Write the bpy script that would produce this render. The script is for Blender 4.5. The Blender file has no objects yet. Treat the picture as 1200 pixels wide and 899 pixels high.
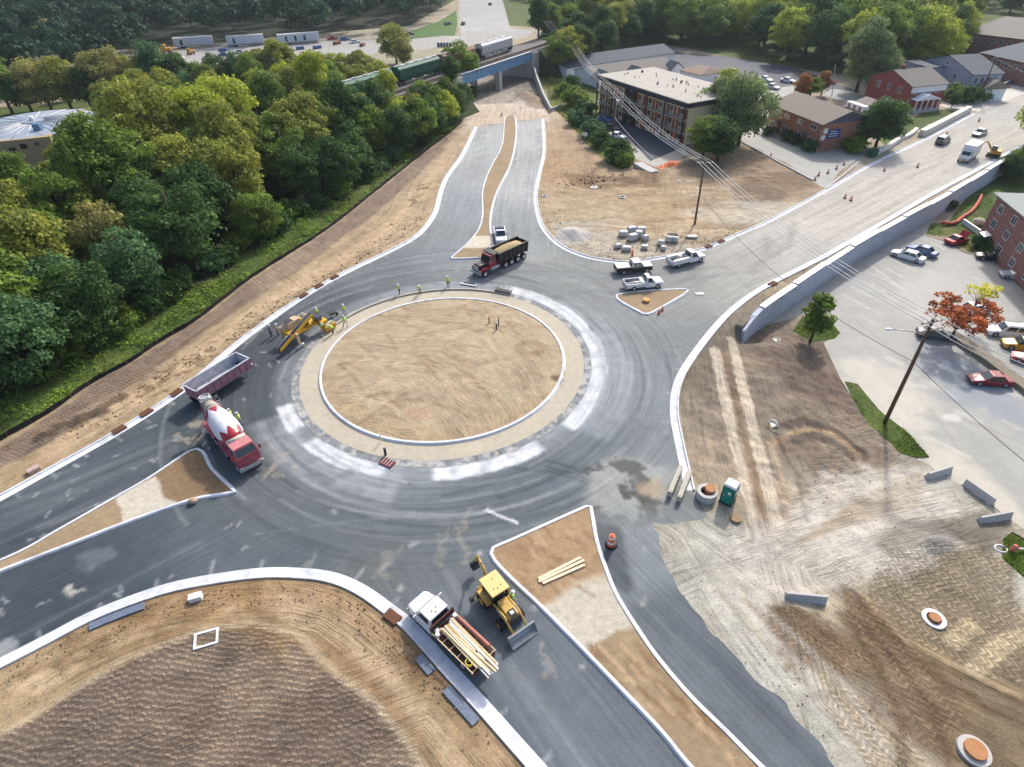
import bpy, bmesh, math, random
import numpy as np
from mathutils import Vector, Matrix
from mathutils.geometry import delaunay_2d_cdt
random.seed(7); rng = np.random.default_rng(11)
R = math.radians
sc = bpy.context.scene
COL = sc.collection

# ------------------------------------------------------------------ camera
CAMH = 43.0; TH = R(38.3); RO = R(-1.4); FP = 693.0
_f = np.array([0, math.cos(TH), -math.sin(TH)]); _r = np.array([1.0, 0, 0]); _u = np.cross(_r, _f)
CR = math.cos(RO) * _r + math.sin(RO) * _u; CU = -math.sin(RO) * _r + math.cos(RO) * _u
cam = bpy.data.objects.new('camera', bpy.data.cameras.new('camera')); COL.objects.link(cam)
cam.matrix_world = Matrix(((CR[0], CU[0], -_f[0], 0), (CR[1], CU[1], -_f[1], 0), (CR[2], CU[2], -_f[2], CAMH), (0, 0, 0, 1)))
cam.data.sensor_width = 36; cam.data.lens = FP / 1200 * 36; cam.data.clip_start = 0.5; cam.data.clip_end = 9000
sc.camera = cam

# ------------------------------------------------------------------ sky, sun, exposure
SUN_AZ = R(26); SUN_EL = R(38)            # azimuth measured from +Y towards +X
w = bpy.data.worlds.new('World'); sc.world = w; w.use_nodes = True
nt = w.node_tree; bg = nt.nodes['Background']
sky = nt.nodes.new('ShaderNodeTexSky'); sky.sky_type = 'NISHITA'; sky.sun_disc = False
sky.sun_elevation = SUN_EL; sky.sun_rotation = SUN_AZ; sky.air_density = 1.0; sky.dust_density = 4.0; sky.ozone_density = 1.0
nt.links.new(sky.outputs[0], bg.inputs[0]); bg.inputs[1].default_value = 0.15
sl = bpy.data.lights.new('sun', 'SUN'); sl.energy = 2.55; sl.angle = R(3.0); sl.color = (1, 0.97, 0.925)
so = bpy.data.objects.new('sun', sl); COL.objects.link(so)
sd = Vector((-math.sin(SUN_AZ) * math.cos(SUN_EL), -math.cos(SUN_AZ) * math.cos(SUN_EL), -math.sin(SUN_EL)))
so.rotation_euler = sd.to_track_quat('-Z', 'Y').to_euler(); so.location = (0, 0, 200)
sc.view_settings.view_transform = 'Standard'; sc.view_settings.look = 'None'
sc.view_settings.gamma = 1; sc.view_settings.use_curve_mapping = False
sc.view_settings.exposure = 0.63
sc.cycles.max_bounces = 4; sc.cycles.diffuse_bounces = 3; sc.cycles.transparent_max_bounces = 6
sc.cycles.use_denoising = True

# ------------------------------------------------------------------ picture point <-> ground
def W(px, py, z=0.0):
    x = (px - 600) / FP; y = -(py - 449.5) / FP
    d = x * CR + y * CU + _f
    t = (z - CAMH) / d[2]
    return np.array([d[0] * t, d[1] * t, z])
def proj(p):
    q = np.array(p, float) - np.array([0, 0, CAMH]); d = q @ _f
    return 600 + FP * (q @ CR) / d, 449.5 - FP * (q @ CU) / d
def catmull(P, n=6, closed=False):
    P = [np.array(p, float) for p in P]; out = []
    m = len(P); rngi = range(m if closed else m - 1)
    for i in rngi:
        p1, p2 = P[i], P[(i + 1) % m]
        p0 = P[(i - 1) % m] if (closed or i > 0) else 2 * p1 - p2
        p3 = P[(i + 2) % m] if (closed or i < m - 2) else 2 * p2 - p1
        for k in range(n):
            t = k / n
            out.append(0.5 * (2 * p1 + (p2 - p0) * t + (2 * p0 - 5 * p1 + 4 * p2 - p3) * t * t + (3 * p1 - p0 - 3 * p2 + p3) * t ** 3))
    if not closed: out.append(P[-1])
    return np.array(out)
def resample(P, step, closed=False):
    P = np.array(P, float)
    if closed: P = np.vstack([P, P[:1]])
    s = np.r_[0, np.cumsum(np.linalg.norm(np.diff(P, axis=0), axis=1))]
    n = max(2, int(round(s[-1] / step))); q = np.linspace(0, s[-1], n + 1)
    out = np.stack([np.interp(q, s, P[:, k]) for k in range(P.shape[1])], 1)
    return out[:-1] if closed else out
def offset(P, d, closed=False):
    P = np.array(P, float)[:, :2]
    if closed: T = np.roll(P, -1, 0) - np.roll(P, 1, 0)
    else: T = np.gradient(P, axis=0)
    T /= np.linalg.norm(T, axis=1)[:, None] + 1e-9
    N = np.c_[-T[:, 1], T[:, 0]]
    return P + N * d
def inpoly(P, poly):
    x, y = P[:, 0], P[:, 1]; r = np.zeros(len(P), bool); n = len(poly)
    for i in range(n):
        x0, y0 = poly[i][:2]; x1, y1 = poly[(i + 1) % n][:2]
        if y0 == y1: continue
        c = ((y0 > y) != (y1 > y)); r ^= c & (x < (x1 - x0) * (y - y0) / (y1 - y0) + x0)
    return r
def dline(P, L, closed=False):
    D = np.full(len(P), 1e9); n = len(L)
    for i in range(n if closed else n - 1):
        a = np.array(L[i][:2]); b = np.array(L[(i + 1) % n][:2]); ab = b - a
        t = np.clip(((P - a) @ ab) / (ab @ ab + 1e-12), 0, 1)
        D = np.minimum(D, np.hypot(*(P - a - t[:, None] * ab).T))
    return D
def dpoly(P, poly):
    d = dline(P, poly, True); d[inpoly(P, poly)] = 0
    return d
def vnoise(P, s, seed=0):
    Q = np.asarray(P)[:, :2] * s + seed * 17.31; i = np.floor(Q).astype(np.int64); f = Q - i; f = f * f * (3 - 2 * f)
    def h(a, b):
        n = (a * 374761393 + b * 668265263 + seed * 1442695) & 0xffffffff
        n = ((n ^ (n >> 13)) * 1274126177) & 0xffffffff
        return ((n ^ (n >> 16)) & 0xffff) / 65535.0
    a = h(i[:, 0], i[:, 1]); b = h(i[:, 0] + 1, i[:, 1]); c = h(i[:, 0], i[:, 1] + 1); d = h(i[:, 0] + 1, i[:, 1] + 1)
    return (a * (1 - f[:, 0]) + b * f[:, 0]) * (1 - f[:, 1]) + (c * (1 - f[:, 0]) + d * f[:, 0]) * f[:, 1]
def fbm(P, s, seed=0, o=3):
    return sum(vnoise(P, s * 2 ** k, seed + k) * 0.5 ** k for k in range(o)) / sum(0.5 ** k for k in range(o))

# ------------------------------------------------------------------ terrain heights: flat site, car park 3.3 m lower behind the retaining wall
LOTZ = -3.3
WALLPX = [(874, 383), (895, 362), (940, 331), (982, 303), (1012, 284), (1060, 257), (1110, 230), (1165, 197), (1240, 152)]
WALL = resample(catmull([W(a, b, 0.3)[:2] for a, b in WALLPX], 6), 1.5)
wall_in = offset(WALL, 0.42); wall_out = offset(WALL, 0.08)
_S = [(1300, 120), (1300, -40), (-800, -60), (-900, 1200), (1250, 1200), (1100, 1010), (985, 899), (900, 812), (850, 745), (800, 660), (835, 600), (820, 520), (812, 450), (835, 410), (862, 378)]
UP = [W(a, max(b, -40), 0)[:2] for a, b in _S[1:]] + list(wall_in)
_L = [(1420, 180), (1500, 760), (1330, 720), (1215, 640), (1180, 605), (1110, 560), (1085, 548), (1060, 532), (1030, 497), (1000, 455), (975, 420), (950, 402), (920, 392)]
LOW = list(wall_out) + [W(a, b, LOTZ)[:2] for a, b in _L]
def H(P):
    P = np.atleast_2d(np.asarray(P, float))[:, :2]; z = np.zeros(len(P))
    m = (P[:, 0] > 5) & (P[:, 1] < 230)
    if m.any():
        Q = P[m]; a = dpoly(Q, UP); b = dpoly(Q, LOW); t = a / (a + b + 1e-6); t = t * t * (3 - 2 * t)
        z[m] = LOTZ * t
    return z
def H1(x, y): return float(H([(x, y)])[0])
_gc = {}
def G(px, py):
    """point of the ground seen at photo pixel"""
    k = (px, py)
    if k in _gc: return _gc[k].copy()
    if px < 700: r = W(px, py, 0)
    else:
        zs = np.linspace(0.2, LOTZ - 0.3, 36); Ps = np.array([W(px, py, z) for z in zs])
        h = H(Ps); d = Ps[:, 2] - h; i = np.argmax(d <= 0)
        if i == 0: r = Ps[0]
        else:
            t = d[i - 1] / (d[i - 1] - d[i]); r = Ps[i - 1] * (1 - t) + Ps[i] * t
        r[2] = H1(r[0], r[1])
    _gc[k] = r
    return r.copy()
def GP(L): return [G(a, b)[:2] for a, b in L]

# ------------------------------------------------------------------ colours and materials
def lin(c):
    c = c / 255.0
    return c / 12.92 if c <= 0.04045 else ((c + 0.055) / 1.055) ** 2.4
def S(r, g, b, k=0.72): return np.array([lin(r) * k, lin(g) * k, lin(b) * k])
_m = {}
def mat(name, col=None, rough=0.75, metal=0.0, noise=0.18, scale=3.0, bump=0.0, spec=0.3, trans=0.0, emit=0):
    if name in _m: return _m[name]
    m = bpy.data.materials.new(name); m.use_nodes = True; _m[name] = m
    t = m.node_tree; b = t.nodes['Principled BSDF']
    b.inputs['Roughness'].default_value = rough; b.inputs['Metallic'].default_value = metal
    b.inputs['Specular IOR Level'].default_value = spec
    tc = t.nodes.new('ShaderNodeTexCoord'); n = t.nodes.new('ShaderNodeTexNoise'); n.inputs['Scale'].default_value = scale
    n.inputs['Detail'].default_value = 5; n.inputs['Roughness'].default_value = 0.65
    t.links.new(tc.outputs['Object'], n.inputs['Vector'])
    mr = t.nodes.new('ShaderNodeMapRange'); mr.inputs[1].default_value = 0.25; mr.inputs[2].default_value = 0.75
    mr.inputs[3].default_value = 1 - noise; mr.inputs[4].default_value = 1 + noise
    t.links.new(n.outputs['Fac'], mr.inputs[0])
    vm = t.nodes.new('ShaderNodeVectorMath'); vm.operation = 'SCALE'; vm.inputs[0].default_value = tuple(col)
    t.links.new(mr.outputs[0], vm.inputs['Scale']); t.links.new(vm.outputs[0], b.inputs['Base Color'])
    if bump:
        bp = t.nodes.new('ShaderNodeBump'); bp.inputs['Strength'].default_value = 0.6; bp.inputs['Distance'].default_value = bump
        t.links.new(n.outputs['Fac'], bp.inputs['Height']); t.links.new(bp.outputs[0], b.inputs['Normal'])
    return m
def brickmat(name, c1, c2, mortar, sc_=1.0, bw=0.4, bh=0.15, ms=0.015):
    """brick / block courses mapped on vertical faces from object space"""
    if name in _m: return _m[name]
    m = mat(name, c1, 0.85); t = m.node_tree; b = t.nodes['Principled BSDF']
    tc = t.nodes.new('ShaderNodeTexCoord'); sx = t.nodes.new('ShaderNodeSeparateXYZ'); t.links.new(tc.outputs['Object'], sx.inputs[0])
    ad = t.nodes.new('ShaderNodeMath'); ad.operation = 'ADD'; t.links.new(sx.outputs[0], ad.inputs[0]); t.links.new(sx.outputs[1], ad.inputs[1])
    cb = t.nodes.new('ShaderNodeCombineXYZ'); t.links.new(ad.outputs[0], cb.inputs[0]); t.links.new(sx.outputs[2], cb.inputs[1])
    br = t.nodes.new('ShaderNodeTexBrick'); br.inputs['Scale'].default_value = sc_
    br.inputs['Color1'].default_value = (*c1, 1); br.inputs['Color2'].default_value = (*c2, 1); br.inputs['Mortar'].default_value = (*mortar, 1)
    br.inputs['Mortar Size'].default_value = ms; br.inputs['Brick Width'].default_value = bw; br.inputs['Row Height'].default_value = bh
    t.links.new(cb.outputs[0], br.inputs['Vector'])
    n = t.nodes.new('ShaderNodeTexNoise'); n.inputs['Scale'].default_value = 1.3; n.inputs['Detail'].default_value = 4; t.links.new(tc.outputs['Object'], n.inputs['Vector'])
    mr = t.nodes.new('ShaderNodeMapRange'); mr.inputs[3].default_value = 0.7; mr.inputs[4].default_value = 1.3; t.links.new(n.outputs['Fac'], mr.inputs[0])
    vm = t.nodes.new('ShaderNodeVectorMath'); vm.operation = 'SCALE'; t.links.new(br.outputs['Color'], vm.inputs[0]); t.links.new(mr.outputs[0], vm.inputs['Scale'])
    t.links.new(vm.outputs[0], b.inputs['Base Color'])
    bp = t.nodes.new('ShaderNodeBump'); bp.inputs['Distance'].default_value = 0.02; t.links.new(br.outputs['Fac'], bp.inputs['Height']); bp.invert = True
    t.links.new(bp.outputs[0], b.inputs['Normal'])
    return m
WHITE = mat('white_paint', (0.72, 0.72, 0.73), 0.35, noise=0.06, spec=0.5)
BLACK = mat('black_paint', (0.018, 0.018, 0.022), 0.3, noise=0.2, spec=0.5)
DARK = mat('dark_steel', (0.035, 0.036, 0.04), 0.6, noise=0.3)
TYRE = mat('tyre_rubber', (0.028, 0.027, 0.027), 0.9, noise=0.3)
RIM = mat('wheel_rim', (0.45, 0.45, 0.46), 0.4, 0.6)
GLASS = mat('vehicle_glass', (0.02, 0.035, 0.045), 0.08, noise=0.05, spec=0.9)
WGLASS = mat('window_glass', (0.03, 0.04, 0.05), 0.12, noise=0.2, spec=0.8)
CONC = mat('pale_concrete', S(205, 203, 200), 0.85, noise=0.10, scale=2.5, bump=0.01)
KERBM = mat('new_kerb_concrete', (0.57, 0.585, 0.63), 0.8, noise=0.16, scale=1.2, bump=0.01)
KERBV = [mat('kerb_concrete_bay_a', (0.62, 0.635, 0.68), 0.8, noise=0.14, scale=1.5, bump=0.01), mat('kerb_concrete_bay_b', (0.53, 0.545, 0.58), 0.8, noise=0.3, scale=.9, bump=0.01), mat('kerb_joint', (0.2, 0.2, 0.2), 0.9)]
YEL = mat('machine_yellow', (0.52, 0.28, 0.035), 0.5, noise=0.2)
RED = mat('red_paint', (0.33, 0.02, 0.035), 0.35, noise=0.12, spec=0.5)
WOODP = mat('pole_timber', S(120, 95, 75), 0.9, noise=0.25)
LUMB = mat('lumber', S(232, 208, 165, 0.85), 0.8, noise=0.14)
ORANGE = mat('safety_orange', (0.62, 0.15, 0.07), 0.6, noise=0.15)
METAL = mat('galvanised_metal', (0.42, 0.43, 0.44), 0.45, 0.5, noise=0.15)
LAMPG = mat('lens_white', (0.6, 0.6, 0.58), 0.2, noise=0.05)
LAMPR = mat('lens_red', (0.4, 0.02, 0.02), 0.2, noise=0.05)

# ------------------------------------------------------------------ object helpers
def tag(o, label=None, cat=None, group=None, kind=None):
    if label: o['label'] = label
    if cat: o['category'] = cat
    if group: o['group'] = group
    if kind: o['kind'] = kind
    return o
def thing(name, label, cat, loc=(0, 0, 0), rz=0, group=None):
    o = bpy.data.objects.new(name, None); COL.objects.link(o); o.location = loc; o.rotation_euler = (0, 0, rz)
    o.empty_display_size = 0.3
    return tag(o, label, cat, group)
def dup(root, loc=None, rz=None, label=None, group=None, parent=None, scale=None):
    c = root.copy(); COL.objects.link(c)
    if parent is not None: c.parent = parent; c.matrix_parent_inverse = root.matrix_parent_inverse
    if loc is not None: c.location = loc
    if rz is not None: c.rotation_euler = (0, 0, rz)
    if scale is not None: c.scale = scale
    if label: c['label'] = label
    if group: c['group'] = group
    for ch in list(root.children): dup(ch, parent=c)
    return c
class MB:
    def __init__(s): s.bm = bmesh.new(); s.mats = []; s.sm = []
    def mi(s, m):
        if m not in s.mats: s.mats.append(m)
        return s.mats.index(m)
    def _fin(s, vs, m, M=None, smooth=False):
        if M is not None: bmesh.ops.transform(s.bm, matrix=M, verts=vs)
        fs = {f for v in vs for f in v.link_faces}; k = s.mi(m)
        for f in fs: f.material_index = k; f.smooth = smooth
        return vs
    def box(s, c, d, m, rz=0, bev=0.0, taper=None, rx=0, ry=0):
        """box centred at c of size d; taper scales the top face"""
        r = bmesh.ops.create_cube(s.bm, size=1); vs = r['verts']
        for v in vs:
            if taper and v.co.z > 0: v.co.x *= taper[0]; v.co.y *= taper[1]
            v.co.x *= d[0]; v.co.y *= d[1]; v.co.z *= d[2]
        if bev:
            es = list({e for v in vs for e in v.link_edges})
            r = bmesh.ops.bevel(s.bm, geom=es, offset=bev, segments=2, affect='EDGES', profile=0.5)
            vs = list({v for f in r['faces'] for v in f.verts} | {v for v in vs if v.is_valid})
        M = Matrix.Translation(c) @ Matrix.Rotation(rz, 4, 'Z') @ Matrix.Rotation(ry, 4, 'Y') @ Matrix.Rotation(rx, 4, 'X')
        return s._fin(vs, m, M)
    def cyl(s, a, b, r0, m, r1=None, n=14, smooth=True, caps=True):
        a = Vector(a); b = Vector(b); r1 = r0 if r1 is None else r1; L = (b - a).length
        r = bmesh.ops.create_cone(s.bm, cap_ends=caps, segments=n, radius1=r0, radius2=r1, depth=L)
        q = (b - a).to_track_quat('Z', 'Y').to_matrix().to_4x4()
        vs = s._fin(r['verts'], m, Matrix.Translation((a + b) / 2) @ q, smooth)
        for f in {f for v in vs for f in v.link_faces}:
            if len(f.verts) > 4: f.smooth = False
        return vs
    def tube(s, P, r, m, n=6):
        P = [Vector(p) for p in P]; rings = []
        for i, p in enumerate(P):
            t = (P[min(i + 1, len(P) - 1)] - P[max(i - 1, 0)]).normalized(); q = t.to_track_quat('Z', 'Y')
            rr = r[i] if isinstance(r, (list, tuple)) else r
            rings.append([s.bm.verts.new(p + q @ Vector((rr * math.cos(k * 2 * math.pi / n), rr * math.sin(k * 2 * math.pi / n), 0))) for k in range(n)])
        s.rings(rings, m, True)
    def rings(s, rings, m, smooth=False, caps=True, closed=True):
        k = s.mi(m)
        for a, b in zip(rings, rings[1:]):
            n = len(a)
            for i in range(n if closed else n - 1):
                try: f = s.bm.faces.new((a[i], a[(i + 1) % n], b[(i + 1) % n], b[i]))
                except ValueError: continue
                f.material_index = k; f.smooth = smooth
        if caps and closed:
            for rg, rv in ((rings[0], True), (rings[-1], False)):
                try: f = s.bm.faces.new(rg[::-1] if rv else rg); f.material_index = k
                except ValueError: pass
    def loft(s, secs, m, smooth=False, caps=True):
        s.rings([[s.bm.verts.new(p) for p in sec] for sec in secs], m, smooth, caps)
    def prism(s, pts, axis, a, b, m, bev=0.0):
        """extrude a 2D outline; axis 'y': pts are (x,z), from y=a to y=b; axis 'z': pts (x,y); axis 'x': pts (y,z)"""
        f3 = {'y': lambda p, t: (p[0], t, p[1]), 'z': lambda p, t: (p[0], p[1], t), 'x': lambda p, t: (t, p[0], p[1])}[axis]
        A = [s.bm.verts.new(f3(p, a)) for p in pts]; B = [s.bm.verts.new(f3(p, b)) for p in pts]
        s.rings([A, B], m)
        if bev:
            es = list({e for v in A + B for e in v.link_edges})
            bmesh.ops.bevel(s.bm, geom=es, offset=bev, segments=2, affect='EDGES', profile=0.5)
    def quad(s, P, m):
        f = s.bm.faces.new([s.bm.verts.new(p) for p in P]); f.material_index = s.mi(m); return f
    def ell(s, c, r, m, sub=2, rz=0):
        v = bmesh.ops.create_icosphere(s.bm, subdivisions=sub, radius=1)['verts']
        return s._fin(v, m, Matrix.Translation(c) @ Matrix.Rotation(rz, 4, 'Z') @ Matrix.Diagonal((*r, 1)), True)
    def build(s, name, parent=None, loc=None, rz=None, normals=True):
        if normals: bmesh.ops.recalc_face_normals(s.bm, faces=s.bm.faces)
        me = bpy.data.meshes.new(name); s.bm.to_mesh(me); s.bm.free()
        for m in s.mats: me.materials.append(m)
        o = bpy.data.objects.new(name, me); COL.objects.link(o)
        if parent is not None: o.parent = parent
        if loc is not None: o.location = loc
        if rz is not None: o.rotation_euler = (0, 0, rz)
        return o
def part(name, parent, fn, *a, **k):
    b = MB(); fn(b, *a, **k); return b.build(name, parent)
def heading(a, b): return math.atan2(b[1] - a[1], b[0] - a[0])
def place(rear, front, z=None):
    """loc and heading from the photo pixels of rear and front ground contact"""
    a, b = G(*rear), G(*front); c = (a + b) / 2
    return (c[0], c[1], H1(c[0], c[1]) if z is None else z), heading(a, b)
# ------------------------------------------------------------------ outlines read off the photograph (pixels)
NWK = [(-420, 800), (-150, 664), (0, 582), (60, 549), (140, 504), (215, 455), (262, 415), (300, 385), (355, 347), (400, 321), (460, 292), (490, 274), (508, 250), (515, 225), (524, 205), (540, 183), (557, 149)]
NEK = [(637, 139), (639, 175), (633, 205), (629, 228), (630, 243), (637, 266), (655, 286), (682, 299), (710, 305), (735, 307), (760, 304), (815, 294), (840, 285), (870, 272), (900, 259), (967, 223), (1020, 193), (1095, 157), (1140, 133)]
SEK = [(812, 575), (800, 522), (793, 482), (797, 450), (812, 422), (840, 385), (865, 360), (900, 336), (972, 299), (1055, 251), (1098, 226), (1170, 187), (1240, 148)]
SWK = [(-320, 960), (-120, 842), (0, 782), (60, 751), (110, 725), (175, 700), (225, 687), (300, 676), (350, 676), (387, 681), (420, 695), (455, 720), (475, 736), (497, 760), (519, 785), (550, 819), (575, 847), (603, 879), (665, 950), (730, 1030)]
SMED = [(577, 642), (600, 632), (640, 614), (685, 594), (692, 592), (695, 605), (701, 637), (714, 675), (725, 700), (750, 740), (775, 775), (812, 818), (850, 855), (892, 897), (960, 960), (1040, 1030), (1040, 1060), (950, 1060), (865, 960), (805, 897), (775, 860), (725, 807), (682, 762), (637, 716), (600, 681), (580, 660), (574, 649)]
WMED = [(-420, 790), (-200, 730), (0, 657), (70, 620), (135, 583), (175, 560), (217, 532), (230, 526), (240, 531), (249, 549), (274, 574), (271, 579), (225, 587), (150, 613), (75, 642), (0, 671), (-200, 750), (-420, 830)]
NMED = [(591, 140), (588, 170), (573, 200), (565, 225), (565, 252), (560, 270), (546, 287), (529, 302), (531, 304), (562, 303), (579, 301), (578, 285), (575, 268), (576, 250), (583, 225), (599, 192), (605, 160), (604, 138), (597, 136)]
EMED = [(722, 346), (800, 339), (804, 344), (790, 353), (765, 367), (758, 369), (750, 367)]
SILT = [(-420, 745), (-150, 602), (0, 517), (62, 482), (107, 450), (150, 427), (190, 400), (232, 375), (300, 323), (380, 272), (440, 225), (490, 185), (535, 150), (545, 136)]
CI = np.array([-8.9, 59.8]); CIP = None
_ell = [(375.8, 445), (380, 423.3), (390, 405), (406.7, 388.3), (430, 373.7), (463.3, 360.8), (490, 354.2), (523.3, 350.8), (536.7, 349.7), (570, 352.5), (603.3, 361.7), (626.7, 372.5), (643.3, 385), (655, 400), (660.8, 416.7), (661.7, 430), (656.7, 443.3), (643.3, 465), (620, 485.8), (590, 501.7), (556.7, 512.5), (530, 518.3), (506.7, 520), (473.3, 517.5), (446.7, 511.7), (415, 500), (395, 485), (383.3, 468.3)]
_g = np.array([W(a, b, 0.1)[:2] for a, b in _ell]); _A = np.c_[2 * _g, np.ones(len(_g))]; _s = np.linalg.lstsq(_A, (_g ** 2).sum(1), rcond=None)[0]
CI = _s[:2]; RI = math.sqrt(_s[2] + CI @ CI)
def radof(px, py): return float(np.hypot(*(W(px, py, 0)[:2] - CI)))
RAP = 0.5 * (radof(354, 437) + radof(493, 541))          # outer edge of the paved apron
RRG = RAP + 0.9                                           # rough strip outside it
print('island', CI, RI, RAP, 'apron r at right', radof(684, 423), radof(676, 423))
def circ(r, n=120): return [CI + r * np.array([math.cos(a), math.sin(a)]) for a in np.linspace(0, 2 * math.pi, n, endpoint=False)]
wl = lambda L, n=5, cl=False: resample(catmull([W(a, b, 0)[:2] for a, b in L], n, cl), 0.8, cl)
nwk, nek, sek, swk = wl(NWK), wl(NEK), wl(SEK), wl(SWK)
smed, wmed, nmed, emed = [wl(x, 4, True) for x in (SMED, WMED, NMED, EMED)]
SEEDGE = [(822, 590), (829, 603), (825, 610), (800, 613), (762, 614), (770, 632), (790, 682), (812, 717), (850, 757), (900, 806), (932, 843), (987, 899), (1080, 985), (1150, 1060)]
see = np.array(GP(SEEDGE)); see = resample(see, 0.5); see = see + (np.c_[vnoise(see, 0.9, 3), vnoise(see, 0.9, 5)] - 0.5) * 0.7
asphalt = list(nwk) + list(nek) + [W(1330, 60)[:2], W(1380, 90)[:2]] + list(sek[::-1]) + list(see) + [W(900, 1160)[:2]] + list(swk[::-1]) + [W(-500, 980)[:2]]
T = lambda L: [tuple(p) for p in GP(L)]
LOTPX = [(985, 445), (1000, 470), (1030, 500), (1050, 518), (1072, 537), (1090, 546), (1100, 556), (1140, 575), (1180, 607), (1240, 650), (1500, 800), (1500, 330), (1300, 330), (1204, 345), (1160, 306), (1122, 296), (1108, 276), (1080, 278)]
lot = T(LOTPX[:13]) + T([(1500, 800), (1600, 330), (1260, 345), (1204, 330), (1165, 305), (1130, 296), (1108, 283), (1085, 276)]) + [tuple(p) for p in wall_out[5:int(len(wall_out) * 0.52)][::-1]] + T([(952, 366), (972, 380), (978, 392), (965, 402)])
def ellp(cx, cy, rx, ry, n=24): return [(cx + rx * math.cos(a), cy + ry * math.sin(a)) for a in np.linspace(0, 2 * math.pi, n, endpoint=False)]
regs = []   # (name, polygon, dz) later entries win
def reg(name, poly, dz=0.0): regs.append((name, [np.array(p[:2]) for p in poly], dz))
reg('ground', [W(-900, 1200)[:2], W(-900, 1200)[:2] + np.array([1, 0])] + [W(1250, 1200)[:2]])       # placeholder, everything not claimed
reg('grass', list(wl(SILT, 4)) + T([(560, 112), (540, 108), (480, 105), (400, 110), (250, 112), (190, 120), (0, 175), (-500, 260), (-700, 700)]))
reg('grass', T([(-200, 140), (0, 126), (120, 116), (170, 120), (150, 128), (100, 138), (60, 150), (-200, 170)]))
reg('grass', T([(480, 46), (478, 38), (515, 25), (535, 12), (533, -10), (536, 28), (533, 42), (500, 47)]))
reg('grass', T([(589, -20), (588, 5), (597, 30), (620, 32), (660, 14), (690, 12), (690, -20)]))
reg('grass', T([(-400, 95), (200, 55), (480, 30), (534, 0), (534, -40), (-700, -55), (-900, 60)]))
reg('grass', T([(640, 40), (660, 78), (780, 52), (850, 66), (960, 85), (1100, 100), (1300, 60), (1300, -50), (640, -50)]))
reg('grass', T([(628, 82), (640, 80), (662, 78), (705, 92), (705, 128), (738, 165), (745, 178), (742, 195), (728, 199), (712, 192), (690, 172), (660, 138), (645, 126), (640, 105)]))
reg('road', T([(540, 42), (534, -60), (600, -60), (589, 0), (598, 33), (625, 36), (618, 44), (560, 52), (500, 58), (440, 62), (400, 72), (300, 84), (200, 92), (170, 84), (195, 62), (240, 55), (380, 48), (480, 46), (520, 42)]))
reg('path', T([(-200, 150), (0, 137), (60, 132), (120, 124), (160, 118), (190, 113), (190, 117), (150, 124), (100, 133), (60, 139), (0, 145), (-200, 160)]))
reg('parking_lot', T([(702, 129), (716, 127), (800, 168), (806, 180), (792, 190), (768, 196), (745, 186), (738, 166), (712, 140)]))
reg('asphalt_bay', T([(703, 128), (716, 127), (797, 174), (762, 189), (735, 160), (708, 140)]))
reg('asphalt_bay', T([(757, 54), (800, 62), (850, 66), (935, 80), (985, 100), (1010, 108), (995, 118), (960, 104), (932, 100), (905, 106), (850, 97), (840, 88), (800, 80), (790, 72)]))
reg('parking_lot', T([(852, 100), (905, 104), (932, 100), (940, 106), (905, 124), (900, 150), (965, 178), (1005, 168), (1015, 185), (1000, 190), (985, 200), (968, 222), (951, 212), (920, 190), (890, 178), (868, 164), (862, 130)]))
reg('parking_lot', T([(975, 104), (1035, 112), (1000, 122), (962, 112)]))
reg('grass', T([(1070, 140), (1085, 128), (1125, 130), (1118, 136), (1088, 146), (1078, 153), (1050, 162), (1040, 158)]))
reg('grass', T([(1030, 165), (1045, 150), (1070, 155), (1060, 163), (1038, 172)]))
reg('sidewalk', T([(1098, 122), (1135, 118), (1180, 95), (1300, 45), (1300, 30), (1330, 40), (1200, 112), (1150, 132), (1130, 128), (1110, 128)]))
reg('sidewalk', T([(1075, 153), (1130, 133), (1140, 134), (1085, 160)]))
reg('road', asphalt)
reg('parking_lot', lot)
reg('grass', T([(929, 388), (940, 372), (960, 365), (976, 380), (985, 390), (978, 397), (952, 402)]))
reg('grass', T([(990, 447), (1005, 450), (1030, 480), (1038, 487), (1062, 505), (1089, 536), (1073, 537), (1055, 532), (1044, 520), (1020, 500), (1000, 470)]))
reg('grass', T([(1175, 632), (1186, 624), (1215, 640), (1215, 690), (1193, 672), (1174, 655)]))
reg('grass', T([(1085, 275), (1090, 262), (1110, 262), (1130, 235), (1150, 215), (1300, 130), (1320, 220), (1200, 250), (1153, 283), (1162, 296), (1136, 296), (1118, 284), (1108, 276)]))
apr = circ(RAP); dia = circ(RI - 0.15)
reg('shoulder', circ(RRG)); reg('truck_apron', apr, 0.0); reg('central_island', dia, 0.12)
reg('median', smed, 0.12); reg('median', wmed, 0.12); reg('median', nmed, 0.12); reg('median', emed, 0.12)

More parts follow.
